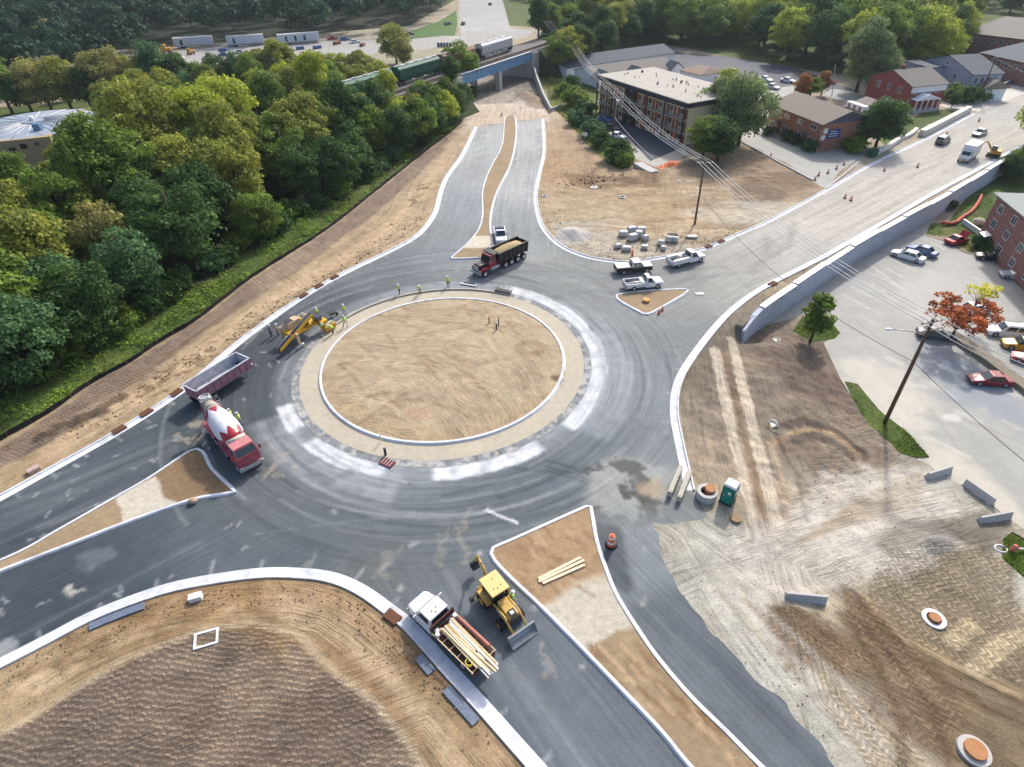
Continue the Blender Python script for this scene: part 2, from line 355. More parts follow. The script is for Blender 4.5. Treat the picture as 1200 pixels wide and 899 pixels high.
# ------------------------------------------------------------------ one constrained triangulation for the whole ground
def gridpts():
    out = []
    def seg(y0, y1, st, marg):
        ys = np.arange(y0, y1, st)
        for y in ys:
            dep = y * math.cos(TH) + CAMH * math.sin(TH); hw = 600 / FP * dep * marg + 4
            xs = np.arange(-hw, hw, st); out.append(np.c_[xs, np.full(len(xs), y)])
    seg(12, 72, 0.23, 1.03); seg(72, 100, 0.42, 1.03); seg(100, 132, 0.62, 1.03); seg(132, 225, 1.3, 1.03); seg(225, 620, 4.5, 1.1)
    P = np.vstack(out); P = P + (rng.random(P.shape) - 0.5) * 0.1
    C = []
    for st, ext in ((6, 260), (60, 2400)):
        a = np.arange(-ext, ext + 1, st); X, Y = np.meshgrid(a, a + (100 if st == 6 else 300)); Q = np.c_[X.ravel(), Y.ravel()]
        dep = Q[:, 1] * math.cos(TH) + CAMH * math.sin(TH); hw = 600 / FP * dep * 1.03 + 5
        ins = (np.abs(Q[:, 0]) < hw) & (Q[:, 1] > 11) & (Q[:, 1] < 620)
        if st == 60: ins |= (np.abs(Q[:, 0]) < 262) & (np.abs(Q[:, 1] - 100) < 262)
        C.append(Q[~ins])
    return np.vstack([P] + C)
gp = gridpts(); verts = [Vector(p) for p in gp]; edges = []
for nm, poly, dz in regs[1:]:
    b = len(verts); verts += [Vector(p) for p in poly]; n = len(poly)
    edges += [(b + i, b + (i + 1) % n) for i in range(n)]
for L in (wall_in, wall_out):
    b = len(verts); verts += [Vector(p) for p in L]; edges += [(b + i, b + i + 1) for i in range(len(L) - 1)]
cv, ce, cf, _, _, _ = delaunay_2d_cdt(verts, edges, [], 0, 1e-4, False)
GV = np.array([(v.x, v.y) for v in cv]); GF = np.array([tuple(f) for f in cf])
cen = GV[GF].mean(1); rid = np.zeros(len(GF), int)
for k, (nm, poly, dz) in enumerate(regs):
    if k == 0: continue
    pa = np.array(poly); lo, hi = pa.min(0), pa.max(0)
    m = (cen[:, 0] > lo[0]) & (cen[:, 0] < hi[0]) & (cen[:, 1] > lo[1]) & (cen[:, 1] < hi[1])
    idx = np.where(m)[0]; rid[idx[inpoly(cen[idx], poly)]] = k
GZ = H(GV); print('ground verts', len(GV))
def pxof(P, Z=None):
    q = np.c_[P, np.zeros(len(P)) if Z is None else Z] - np.array([0, 0, CAMH]); d = q @ _f; d = np.where(d < 1, 1, d)
    return 600 + FP * (q @ CR) / d, 449.5 - FP * (q @ CU) / d
# ------------------------------------------------------------------ ground colours (what the dirt, dust, stains and new asphalt are like there)
def idw(P, ctl, k=0.72, p=3.0, desat=0.0):
    w = np.zeros(len(P)); c = np.zeros((len(P), 3))
    for px, py, rgb in ctl:
        q = G(px, py)[:2]; d = np.hypot(*(P - q).T) + 1.0; ww = d ** -p; w += ww; c += ww[:, None] * S(*rgb, k)
    c = c / w[:, None]; g = c.mean(1)[:, None]
    return c + (g - c) * desat
def blend(C, m, col, a):
    C += (np.asarray(col) - C) * (np.clip(m, 0, 1) * a)[:, None]
def warp(P, amp=0.6, s=0.5, seed=0):
    return P + (np.c_[fbm(P, s, seed), fbm(P, s, seed + 9)] - 0.5) * 2 * amp
def ppoly(C, P, px, rgb, feather=0.5, a=1.0, amp=0.6, s=0.5, k=0.72, world=False, patch=0.0):
    poly = px if world else GP(px); pa = np.array(poly); lo, hi = pa.min(0) - feather - amp, pa.max(0) + feather + amp
    i = np.where((P[:, 0] > lo[0]) & (P[:, 0] < hi[0]) & (P[:, 1] > lo[1]) & (P[:, 1] < hi[1]))[0]
    if not len(i): return
    Q = warp(P[i], amp, s, 3); d = dpoly(Q, poly); m = np.clip(1 - d / feather, 0, 1); m = m * m * (3 - 2 * m)
    if patch: m = m * np.clip((fbm(P[i], 0.5, 21) - patch) * 6, 0, 1)
    c = C[i]; blend(c, m, S(*rgb, k) if not isinstance(rgb, float) else 0, a); C[i] = c
def pline(C, P, L, wid, rgb, a=1.0, soft=0.5, world=False, amp=0.1, k=0.72):
    L = np.array(L if world else GP(L)); lo, hi = L.min(0) - wid - soft, L.max(0) + wid + soft
    i = np.where((P[:, 0] > lo[0]) & (P[:, 0] < hi[0]) & (P[:, 1] > lo[1]) & (P[:, 1] < hi[1]))[0]
    if not len(i): return
    d = dline(warp(P[i], amp, 1.2, 5), L); m = np.clip(1 - (d - wid / 2) / soft, 0, 1); c = C[i]; blend(c, m, S(*rgb, k), a); C[i] = c
def pring(C, P, r0, r1, a0, a1, rgb, a=1.0, soft=0.4, af=0.08):
    d = P - CI; r = np.hypot(*d.T) + (fbm(P, 0.8, 31) - 0.5) * 0.5; t = np.degrees(np.arctan2(d[:, 1], d[:, 0])) % 360
    m = np.clip((r - r0) / soft + 1, 0, 1) * np.clip((r1 - r) / soft + 1, 0, 1) * np.clip(.72 + (fbm(P, .9, 37, 4) - .35) * 1.3, 0, 1)
    if a1 > a0: m *= np.clip((t - a0) / 2 + 0.5, 0, 1) * np.clip((a1 - t) / 2 + 0.5, 0, 1)
    else: m *= 1 - np.clip((t - a1) / 2 + 0.5, 0, 1) * np.clip((a0 - t) / 2 + 0.5, 0, 1)
    blend(C, m, S(*rgb), a)
def angof(px, py): d = W(px, py, 0)[:2] - CI; return math.degrees(math.atan2(d[1], d[0])) % 360

ROADC = [(60, 560, (100, 109, 116)), (100, 640, (83, 92, 101)), (20, 640, (81, 90, 99)), (-200, 700, (81, 90, 99)), (150, 690, (81, 92, 101)), (-150, 850, (81, 92, 101)), (60, 710, (80, 90, 99)), (250, 640, (103, 113, 121)), (300, 590, (113, 119, 121)), (330, 480, (94, 103, 109)), (310, 420, (87, 95, 101)),
         (300, 500, (87, 95, 101)), (380, 360, (102, 110, 114)), (450, 320, (122, 128, 130)), (400, 610, (116, 124, 129)), (470, 650, (118, 126, 130)), (560, 590, (116, 125, 131)), (480, 560, (140, 148, 153)), (350, 650, (100, 110, 116)), (430, 680, (121, 124, 123)),
         (640, 560, (114, 124, 131)), (700, 520, (128, 137, 143)), (740, 480, (146, 153, 157)), (700, 420, (155, 160, 162)), (740, 400, (148, 153, 154)), (780, 420, (146, 152, 153)), (680, 350, (140, 144, 145)), (640, 320, (142, 146, 146)), (520, 300, (148, 154, 156)), (540, 240, (163, 168, 170)), (560, 170, (191, 194, 191)), (610, 220, (196, 197, 194)), (620, 160, (198, 198, 194)),
         (620, 300, (174, 178, 177)), (780, 320, (150, 152, 149)), (830, 330, (168, 167, 160)), (860, 310, (178, 174, 166)), (900, 290, (198, 193, 183)), (950, 260, (208, 200, 188)), (1050, 220, (208, 200, 188)), (1120, 180, (208, 200, 188)), (1250, 100, (208, 200, 188)), (760, 540, (150, 156, 158)), (740, 600, (136, 142, 143)), (740, 650, (121, 129, 133)),
         (790, 740, (121, 128, 134)), (880, 840, (121, 128, 134)), (1000, 980, (121, 128, 134)), (600, 790, (120, 129, 138)), (540, 720, (120, 129, 138)), (660, 850, (120, 129, 138)), (760, 950, (121, 128, 134)), (570, 30, (198, 194, 190)), (560, 0, (190, 188, 186)), (500, 50, (192, 188, 180)), (300, 75, (196, 190, 182)), (600, 60, (200, 192, 180))]
GRC = [(20, 545, (188, 160, 126)), (100, 500, (194, 166, 133)), (160, 470, (196, 168, 134)), (230, 425, (196, 168, 134)), (300, 370, (196, 169, 136)), (380, 320, (196, 168, 134)), (470, 265, (198, 170, 138)), (500, 230, (198, 172, 140)), (530, 180, (204, 176, 148)), (560, 140, (214, 190, 166)), (600, 118, (226, 206, 184)), (575, 125, (220, 198, 172)), (570, 105, (176, 160, 142)), (600, 95, (170, 160, 150)),
       (150, 445, (168, 145, 122)), (-200, 640, (180, 155, 125)),
       (60, 800, (188, 160, 124)), (200, 740, (184, 152, 114)), (300, 715, (190, 156, 116)), (400, 740, (180, 146, 108)), (480, 790, (168, 136, 102)), (560, 870, (172, 142, 108)), (440, 760, (186, 154, 116)), (500, 860, (184, 158, 124)), (-200, 950, (186, 158, 122)), (600, 960, (176, 146, 112)),
       (650, 170, (196, 164, 132)), (665, 200, (192, 158, 124)), (720, 230, (198, 170, 136)), (780, 250, (198, 168, 134)), (850, 240, (182, 152, 122)), (900, 210, (170, 142, 116)), (850, 205, (166, 140, 116)), (760, 215, (180, 150, 120)), (700, 260, (206, 184, 156)), (660, 260, (196, 172, 142)), (760, 280, (200, 176, 146)), (870, 245, (200, 186, 164)),
       (840, 440, (139, 124, 108)), (880, 420, (130, 116, 103)), (920, 430, (123, 110, 100)), (960, 450, (127, 114, 104)), (850, 520, (156, 140, 123)), (900, 520, (148, 132, 115)), (960, 530, (141, 124, 108)), (1010, 540, (147, 130, 114)), (900, 590, (170, 144, 116)), (830, 560, (186, 166, 142)), (1000, 500, (134, 120, 108)), (880, 375, (150, 137, 121)), (920, 330, (176, 158, 134)),
       (850, 640, (206, 200, 190)), (960, 610, (212, 206, 196)), (1050, 580, (212, 204, 192)), (1100, 590, (210, 203, 192)), (1000, 650, (208, 202, 192)), (860, 700, (208, 202, 192)), (900, 780, (204, 198, 188)), (960, 850, (202, 196, 184)), (1030, 890, (196, 188, 174)), (1090, 640, (176, 164, 142)), (1130, 620, (170, 158, 140)), (1170, 625, (200, 188, 168)),
       (1110, 700, (152, 136, 110)), (1150, 740, (150, 132, 108)), (1060, 740, (140, 118, 92)), (1000, 760, (130, 106, 80)), (1100, 820, (142, 118, 88)), (1180, 850, (132, 116, 92)), (1150, 880, (126, 108, 84)), (960, 720, (186, 170, 146)), (1300, 760, (140, 122, 98)), (1250, 950, (136, 118, 92)), (1180, 800, (130, 116, 96)), (1190, 690, (210, 203, 190)), (1000, 1000, (190, 176, 154)), (470, 40, (180, 170, 150)), (300, 60, (190, 184, 172)), (540, 70, (190, 168, 140)), (510, 72, (176, 170, 150)), (1090, 150, (190, 172, 150)), (1040, 180, (196, 184, 166)), (1180, 80, (190, 180, 160)), (560, 45, (196, 176, 150))]
ARMS = [((230, 556), (0, 664)), ((562, 300), (598, 138)), ((800, 343), (1100, 192)), ((640, 640), (900, 930))]
def road_attrs(P):
    best = np.full(len(P), 1e9); A = np.zeros(len(P)); B = np.zeros(len(P))
    for k, (a, b) in enumerate(ARMS):
        a = W(*a)[:2]; b = W(*b)[:2]; u = (b - a) / np.linalg.norm(b - a); n = np.array([-u[1], u[0]]); q = P - a
        al = q @ u; ac = q @ n; d = np.abs(ac) + np.clip(-al, 0, None) * 3; m = d < best
        best[m] = d[m]; A[m] = al[m] + 100 * k; B[m] = ac[m] + 40 * k
    r = np.hypot(*(P - CI).T); wp = np.clip((34 - r) / 8, 0, 1)
    return A, B, wp
def paint_road(P):
    C = idw(P, ROADC, 0.60, 3.0, .12) * np.array([.985, 1.0, 1.01])
    C *= (0.9 + 0.22 * fbm(P, 0.12, 2))[:, None]
    # pale cement dust round the apron, thickest where the kerb machine's ring was saw-cut
    for r0, r1, al in ((RRG, RRG + 3.2, 0.28), (RRG, RRG + 1.7, 0.35)): pring(C, P, r0, r1, angof(640, 370), angof(350, 470), (212, 216, 220), 0.0)
    a = angof
    pring(C, P, RRG + .1, RRG + 1.3, 0, 359.9, (205, 210, 214), 0.22, 1.2)
    pring(C, P, RRG - .1, RRG + 1.45, a(660, 500) % 360 - 360 if False else a(657, 496), a(590, 345), (232, 234, 238), 0.0)
    for x0, y0, x1, y1, al in ((352, 470, 355, 500, .85), (372, 512, 455, 545, .92), (508, 550, 625, 515, .92)):
        pring(C, P, RRG + .15, RRG + 1.75, a(x0, y0), a(x1, y1), (236, 238, 242), al, .25)
    pring(C, P, RRG + .15, RRG + 1.75, a(655, 495), 359.99, (234, 236, 240), .9, .3); pring(C, P, RRG + .15, RRG + 1.75, 0, a(592, 345), (234, 236, 240), .9, .3)
    pring(C, P, RRG + 1.2, RRG + 4.5, a(655, 490), 359.99, (196, 202, 208), .28, 1.5); pring(C, P, RRG + 1.2, RRG + 4.0, 0, a(640, 360), (196, 202, 208), .28, 1.5)
    pring(C, P, RRG + 1.2, RRG + 4.2, a(345, 480), a(470, 560), (206, 211, 216), .35, 1.5)
    r = random.Random(5)
    # tyre arcs
    for i in range(70):
        rr = r.uniform(RRG + 1, RRG + 13); a0 = r.uniform(0, 360); L = r.uniform(25, 110); sh = r.uniform(-3, 3), r.uniform(-3, 3); dk = r.random() < 0.6
        pts = [CI + sh + rr * np.array([math.cos(R(t)), math.sin(R(t))]) for t in np.linspace(a0, a0 + L, 14)]
        pline(C, P, pts, 0.12, (70, 78, 84) if dk else (178, 182, 184), r.uniform(.12, .38), 0.25, True)
    for k, (p0, p1) in enumerate(ARMS):
        p0 = W(*p0)[:2]; p1 = W(*p1)[:2]; u = (p1 - p0) / np.linalg.norm(p1 - p0); n = np.array([-u[1], u[0]]); L = np.linalg.norm(p1 - p0)
        for i in range(26):
            o = r.uniform(-11, 11); s0 = r.uniform(-8, L * .8); s1 = s0 + r.uniform(8, 30); b = r.uniform(-1, 1)
            pts = [p0 + u * (s0 + (s1 - s0) * t) + n * (o + b * t * t) for t in np.linspace(0, 1, 8)]
            lt = r.random() < (.35 if k in (0, 3) else .5)
            pline(C, P, pts, r.uniform(.1, .5), (168, 172, 172) if lt else (66, 76, 84), r.uniform(.08, .25), r.uniform(.2, .6), True)
    # light seams
    pline(C, P, [(300, 626), (400, 612), (520, 600), (600, 590)], .05, (150, 156, 160), .3, .12)
    pline(C, P, [(700, 545), (670, 553), (630, 552), (590, 547)], .1, (84, 90, 94), .5, .25)
    for d in (0, 7, 12): pline(C, P, [(640, 540 + d), (672, 548 + d), (700, 560 + d), (722, 580 + d), (735, 600)], .12, (76, 82, 86), .65, .2)
    pline(C, P, [(735, 500), (720, 520), (695, 545), (650, 575)], .5, (120, 128, 134), .4, .8)
    # chalky joints and splashes along the kerbs
    def ticks(line, step, ln, sgn, al=.7, st=6):
        for i in range(st, len(line) - 3, step):
            t = line[i + 1] - line[i - 1]; t /= np.linalg.norm(t); n = np.array([-t[1], t[0]]) * sgn
            pline(C, P, [line[i] + n * .4, line[i] + n * (ln * r.uniform(.5, 1.2))], .04, (205, 209, 214), al * r.uniform(.4, .9), .2, True, .03)
    ticks(nwk, 4, 1.8, -1, .5); ticks(swk, 5, 2.0, 1, .5); ticks(sek, 6, 1.7, 1, .35)
    for i in range(40):                                             # white splashes of concrete slurry
        x = r.uniform(5, 330); y = 600 - x * .57 + r.uniform(-12, 60)
        if r.random() < .35: x, y = r.uniform(0, 300), 0; y = 775 - x * .33 + r.uniform(-75, 0)
        q = G(x, y)[:2]; s = r.uniform(.02, .07)
        pline(C, P, [q, q + np.array([r.uniform(-.8, .8), r.uniform(0, .8)])], s, (206, 209, 210), r.uniform(.3, .6), .14, True, .12)
    for i in range(26):
        x, y = r.uniform(380, 760), r.uniform(560, 800); q = G(x, y)[:2]
        pline(C, P, [q, q + np.array([r.uniform(-.6, .6), r.uniform(-.6, .6)])], r.uniform(.05, .2), (200, 202, 200), r.uniform(.25, .6), .25, True, .3)
    # dirt spilled on the road
    for L, wd, al in (([(222, 502), (232, 493), (238, 497)], .9, .8), ([(208, 512), (218, 515), (230, 519), (238, 508)], .7, .8), ([(305, 560), (318, 546), (334, 532)], .5, .6), ([(318, 548), (328, 558)], .5, .5),
                      ([(525, 620), (518, 640), (515, 660)], .7, .35), ([(548, 600), (538, 635), (545, 655)], 1.0, .4), ([(632, 755), (640, 775), (645, 788)], .5, .5), ([(355, 672), (362, 655)], .5, .35), ([(470, 640), (440, 668), (445, 680)], .6, .3), ([(338, 546), (350, 545)], .5, .6)):
        pline(C, P, L, wd * .35, (190, 180, 158), al * .7, .3, False, 1.0)
    ppoly(C, P, ellp(113, 653, 9, 5), (140, 148, 152), 1.2, .4, .9, 1.2); ppoly(C, P, ellp(85, 695, 7, 3), (200, 200, 192), .4, .7, .9, 1.5)
    ppoly(C, P, ellp(5, 765, 8, 12), (195, 198, 198), .8, .5, .9, 1.3)
    # patched, wet and dusty corner by the unfinished join
    ppoly(C, P, [(700, 560), (722, 545), (750, 548), (800, 560), (812, 575), (822, 590), (828, 604), (824, 610), (770, 613), (735, 612), (700, 612), (696, 600)], (170, 172, 168), 1.5, .75, .9)
    for L, wd in (([(722, 546), (742, 549), (752, 560), (756, 585), (764, 600)], 1.1), ([(735, 572), (745, 585), (772, 588)], .8), ([(700, 610), (730, 612), (765, 611)], .6), ([(730, 572), (738, 578)], .6), ([(700, 600), (712, 612)], 1.2), ([(685, 550), (704, 546)], .5), ([(765, 610), (782, 612)], .7)):
        pline(C, P, L, wd, (92, 92, 88), .85, .4, False, .9)
    ppoly(C, P, ellp(764, 572, 9, 8), (176, 160, 136), .8, .8, .7); ppoly(C, P, [(790, 577), (818, 577), (828, 600), (822, 608), (775, 606)], (122, 126, 126), 1.0, .75, .6)
    ppoly(C, P, [(695, 612), (765, 614), (785, 670), (715, 690)], (150, 157, 160), 2.5, .55, .8); ppoly(C, P, [(690, 612), (722, 620), (735, 690), (712, 672)], (72, 78, 84), .8, .7, .3)
    # sandy dust carried down the far arm
    ppoly(C, P, [(820, 300), (905, 262), (1000, 215), (1100, 165), (1200, 100), (1300, 90), (1250, 140), (1080, 232), (960, 300), (880, 340), (840, 352)], (196, 192, 182), 3, .35, 2, .12)
    for i in range(34):
        t0 = r.uniform(0, .9); o = r.uniform(-.46, .46); pts = []
        for t in np.linspace(t0, t0 + r.uniform(.15, .5), 7):
            q = W(845, 318)[:2] * (1 - t) + W(1150, 165)[:2] * t; n = np.array([-.62, .78]); pts.append(q + n * o * 15)
        pline(C, P, pts, r.uniform(.15, .5), (214, 204, 186) if r.random() < .5 else (150, 144, 134), r.uniform(.15, .4), .4, True)
    for L in ([(905, 300), (925, 285), (930, 262)], [(880, 320), (900, 296), (898, 280)]): pline(C, P, L, .5, (120, 120, 116), .4, .8, False, .8)
    ppoly(C, P, [(640, 300), (720, 318), (850, 318), (900, 290), (860, 345), (780, 380), (700, 370), (640, 330)], (158, 160, 156), 4, .35, 2)
    for L in ([(555, 320), (640, 318), (760, 322), (850, 312)], [(620, 322), (700, 326), (790, 330), (860, 320)], [(640, 350), (700, 340), (720, 345)]): pline(C, P, L, .3, (120, 126, 128), .35, .5)
    pline(C, P, [(570, 598), (590, 606), (606, 612)], .12, (228, 230, 232), .9, .15)
    return np.clip(C, .004, .9)
TREADS = [  # polygon px, lane direction px pair, strength, colour
    ([(-250, 1010), (-60, 915), (0, 868), (60, 832), (130, 788), (180, 765), (235, 745), (300, 735), (345, 752), (380, 790), (415, 810), (450, 845), (478, 880), (500, 920), (540, 1010), (300, 1200)], ((262, 899), (300, 800)), 1.0, (126, 112, 101)),
    ([(545, 140), (535, 152), (490, 187), (440, 228), (380, 275), (300, 327), (232, 379), (150, 431), (107, 454), (40, 505), (-150, 610), (-150, 632), (60, 515), (140, 462), (190, 425), (260, 375), (350, 317), (420, 265), (465, 228), (500, 195), (525, 168)], ((150, 440), (380, 290)), .5, (142, 124, 110)),
    ([(1018, 690), (1050, 652), (1100, 640), (1150, 642), (1185, 665), (1190, 700), (1210, 760), (1240, 830), (1190, 800), (1120, 775), (1060, 750), (1025, 725)], ((1030, 690), (1170, 760)), 1.0, (150, 136, 112)),
    ([(985, 690), (1010, 700), (1050, 740), (1090, 790), (1120, 830), (1110, 870), (1080, 880), (1070, 840), (1040, 780), (1000, 730)], ((1000, 700), (1095, 860)), .8, (138, 116, 90)),
    ([(960, 790), (985, 800), (1030, 840), (1080, 899), (1120, 960), (1060, 960), (1010, 880), (975, 830)], ((970, 800), (1040, 880)), .7, (188, 172, 146)),
    ([(900, 712), (925, 708), (965, 735), (1010, 770), (1040, 800), (1020, 790), (985, 790), (950, 775), (905, 740)], ((905, 720), (1000, 780)), .6, (138, 116, 90)),
    ([(985, 650), (1003, 660), (1012, 690), (998, 700), (975, 670)], ((985, 655), (1000, 700)), .5, (180, 166, 142)),
]
def paint_ground(P):
    C = idw(P, GRC, 0.68, 3.5, .06) * np.array([.965, 1.0, .96]); n = len(P)
    C *= (0.86 + 0.28 * fbm(P, 0.25, 6))[:, None]
    tr = np.zeros(n); tu = np.zeros(n); tv = np.zeros(n); tz = np.zeros(n)
    for ti, (px, (a, b), st, rgb) in enumerate(TREADS):
        poly = GP(px); a = G(*a)[:2]; b = G(*b)[:2]; u = (b - a) / np.linalg.norm(b - a); nn = np.array([-u[1], u[0]])
        Q = warp(P, .7, .35, 8); d = dpoly(Q, poly); m = np.clip(1 - d / .5, 0, 1); s = m > .02
        bend = (fbm(P, .05, 15) - .5) * 3; tz[s] = .15 if ti < 2 else 1.0
        tu[s] = (P[s] - a) @ nn + bend[s]; tv[s] = (P[s] - a) @ u + bend[s]; tr[s] = m[s] * st
        if ti >= 2: tu[s] *= .5; tv[s] *= .8
        blend(C, m, S(*rgb, .7), .85)
    f = fbm(P, .18, 40); blend(C, np.clip((f - .55) * 5, 0, 1), S(212, 188, 156, .7), .22); f = fbm(P, .3, 44); blend(C, np.clip((f - .58) * 6, 0, 1), S(120, 98, 78, .7), .22)
    # haul road, ruts and ridges
    pl = lambda *a, **k: pline(C, P, *a, **k)
    pl([(60, 530), (140, 480), (215, 428), (290, 372), (380, 315), (450, 272), (490, 235), (520, 190)], 1.6, (214, 186, 150), .65, .9)
    pl([(-20, 540), (60, 498), (150, 448), (240, 385)], .3, (128, 106, 84), .6, .4); pl([(150, 452), (220, 400), (300, 345)], .25, (140, 116, 92), .5, .4)
    pl([(52, 512), (75, 500), (105, 490), (120, 484)], 1.2, (96, 82, 66), .9, .7, False, .8); pl([(125, 475), (140, 468)], 1.0, (104, 86, 66), .8, .6, False, .8)
    for (x0, y0, x1, y1) in ((160, 462, 300, 366), (165, 468, 310, 372), (480, 240, 500, 215)):
        for q in range(26):
            t = random.random(); x, y = x0 + (x1 - x0) * t + random.uniform(-6, 6), y0 + (y1 - y0) * t + random.uniform(-3, 5); pl([(x, y), (x + random.uniform(3, 9), y - random.uniform(0, 3))], .15, (118, 94, 70), .6, .3)
    for q in range(60):
        x = random.uniform(0, 470); y = 815 - .42 * x + random.uniform(-20, 16) if x < 250 else 700 + (x - 250) * .2 + random.uniform(-5, 40)
        pl([(x, y), (x + random.uniform(10, 50), y + (-random.uniform(2, 20) if x < 230 else random.uniform(4, 34)))], random.uniform(.1, .35), random.choice([(140, 112, 80), (206, 180, 142), (150, 124, 94), (216, 192, 158)]), random.uniform(.25, .6), .4)
    for k in range(6):
        o = k * 9; pl([(330, 700 + o), (400, 728 + o), (450, 775 + o), (510, 850 + o), (560, 930 + o)], .25, random.choice([(158, 130, 98), (204, 180, 146)]), .45, .5)
    pl([(0, 862), (60, 826), (150, 772), (235, 740), (300, 730), (350, 745), (395, 790), (440, 825), (490, 890), (540, 990)], .25, (208, 190, 160), .6, .3)
    ppoly(C, P, [(160, 700), (240, 690), (300, 682), (300, 700), (230, 715), (180, 725), (150, 728)], (150, 118, 80), 1.2, .5, 1); ppoly(C, P, ellp(105, 755, 22, 10), (160, 130, 96), 1.2, .6, 1)
    ppoly(C, P, [(470, 745), (500, 780), (530, 825), (515, 815), (480, 775)], (130, 102, 74), 1.5, .5, 1)
    # pale haul tracks up the slope right of the ring
    for L, wd in (([(838, 410), (846, 450), (858, 500), (872, 560), (885, 612)], 1.1), ([(858, 400), (868, 445), (882, 500), (897, 560), (912, 625)], 1.1)):
        pl(L, wd, (212, 198, 176), .95, .22, False, .2)
    for L in ([(848, 415), (857, 450), (870, 505), (885, 570), (895, 620)],): pl(L, .6, (146, 120, 96), .6, .4)
    for q in range(46):
        x, y = random.uniform(900, 1040), random.uniform(410, 590); a = math.atan2(y - 560, x - 920) + math.pi / 2 + random.uniform(-.3, .3); l = random.uniform(15, 45)
        pl([(x, y), (x + l * .5 * math.cos(a), y + l * .5 * math.sin(a) - 2), (x + l * math.cos(a), y + l * math.sin(a))], random.uniform(.12, .4), random.choice([(112, 90, 74), (184, 156, 126), (120, 98, 80)]), random.uniform(.3, .6), .35)
    pl([(918, 500), (940, 494), (975, 503), (1000, 522), (1012, 535)], .6, (84, 74, 68), .75, .5, False, .3); pl([(930, 515), (955, 510), (980, 520), (998, 535)], .8, (90, 80, 72), .65, .5, False, .3); pl([(925, 508), (950, 502), (980, 510), (1005, 530)], .3, (190, 160, 124), .7, .3)
    pl([(903, 520), (915, 560), (925, 600), (922, 625)], .3, (200, 176, 148), .5, .3); pl([(912, 515), (935, 560), (945, 610)], .25, (104, 84, 68), .6, .3)
    ppoly(C, P, [(905, 395), (960, 395), (985, 430), (990, 480), (960, 470), (930, 440), (900, 420)], (124, 104, 92), 3, .5, 1.5)
    ppoly(C, P, [(975, 560), (1060, 555), (1090, 562), (1110, 580), (1140, 590), (1160, 607), (1120, 625), (1060, 650), (1000, 668), (960, 690), (900, 700), (860, 650), (880, 630), (920, 618)], (216, 209, 198), 2, .6, 1.5)
    for k in range(10): pl([(930 + k * 6, 640 - k * 4), (1010, 610 - k * 3), (1080, 590 - k * 4)], .15, (176, 160, 136), .4, .35)
    pl([(1040, 700 - 60), (1065, 625), (1100, 618), (1135, 622)], 1.2, (134, 128, 116), .7, 1); ppoly(C, P, [(1110, 615), (1165, 608), (1178, 618), (1162, 640), (1130, 632)], (124, 116, 102), 1.2, .75, .8)
    ppoly(C, P, ellp(1098, 640, 12, 7), (118, 118, 116), .8, .8, .4)
    ppoly(C, P, [(902, 712), (925, 710), (960, 722), (966, 735), (990, 760), (985, 785), (960, 770), (930, 790), (905, 745)], (120, 102, 80), .25, .75, 1.2, .8)
    ppoly(C, P, [(1020, 780), (1060, 760), (1110, 780), (1130, 840), (1120, 900), (1070, 870), (1045, 820), (1030, 835)], (126, 108, 86), .35, .6, 1.3, .7)
    for L, c in (([(990, 690), (1020, 725), (1065, 770), (1120, 810), (1200, 850)], (102, 82, 60)), ([(1030, 735), (1080, 775), (1150, 800), (1210, 830)], (108, 88, 64)), ([(1010, 700), (1060, 745), (1120, 780), (1200, 815)], (176, 154, 122)), ([(1000, 720), (1045, 770), (1090, 830), (1110, 880)], (98, 78, 56)), ([(985, 720), (1020, 770), (1050, 830), (1060, 900)], (104, 84, 60))): pl(L, .4, c, .65, .4, False, .5)
    for L in ([(1115, 752), (1138, 732)], [(1140, 785), (1180, 752), (1200, 745)]): pl(L, 1.0, (198, 180, 148), .85, .3)
    for k in range(5): pl([(830 + k * 14, 690 + k * 4), (870 + k * 14, 740), (930 + k * 14, 800), (1000 + k * 10, 880)], .25, random.choice([(176, 162, 140), (216, 209, 198)]), .4, .4)
    # north site
    ppoly(C, P, ellp(672, 276, 20, 9), (206, 213, 226), .7, 1.0, .6); ppoly(C, P, [(650, 262), (700, 262), (740, 280), (830, 290), (790, 300), (700, 302), (655, 284)], (196, 186, 168), 1.2, .7, 1)
    ppoly(C, P, [(800, 250), (860, 236), (960, 240), (900, 258), (850, 262)], (206, 196, 176), 1.5, .7, 1); ppoly(C, P, [(862, 222), (900, 205), (940, 205), (952, 216), (905, 235), (870, 236)], (120, 100, 82), 1.5, .65, 1.4)
    ppoly(C, P, [(665, 205), (712, 208), (745, 212), (760, 200), (775, 205), (770, 218), (700, 222), (668, 216)], (134, 106, 80), 1, .7, 1)
    for q in range(60):
        x, y = random.uniform(650, 880), random.uniform(210, 285); pl([(x, y), (x + random.uniform(15, 60), y + random.uniform(-5, 3))], random.uniform(.15, .5), random.choice([(150, 118, 86), (224, 200, 166), (214, 188, 150), (132, 104, 78)]), random.uniform(.25, .55), .5)
    ppoly(C, P, [(556, 150), (546, 132), (550, 112), (600, 104), (632, 120), (641, 140)], (226, 214, 198), 1.5, .75, 1.5)
    ppoly(C, P, [(548, 100), (582, 94), (625, 88), (640, 98), (630, 118), (560, 122), (548, 112)], (122, 116, 108), 1.5, .55, 1.5); ppoly(C, P, [(602, 112), (640, 108), (650, 128), (628, 128)], (146, 120, 92), 1, .7, 1.4)
    ppoly(C, P, [(556, 128), (590, 124), (610, 126), (640, 136), (636, 141), (556, 149)], (208, 184, 160), 1, .6, .8)
    return np.clip(C, .004, .9), tr, tu, tv, tz
def paint_simple(P, rgb, k=.72, var=.2, s=.3, seed=3):
    C = np.tile(S(*rgb, k), (len(P), 1)); C *= (1 - var / 2 + var * fbm(P, s, seed))[:, None]; return C
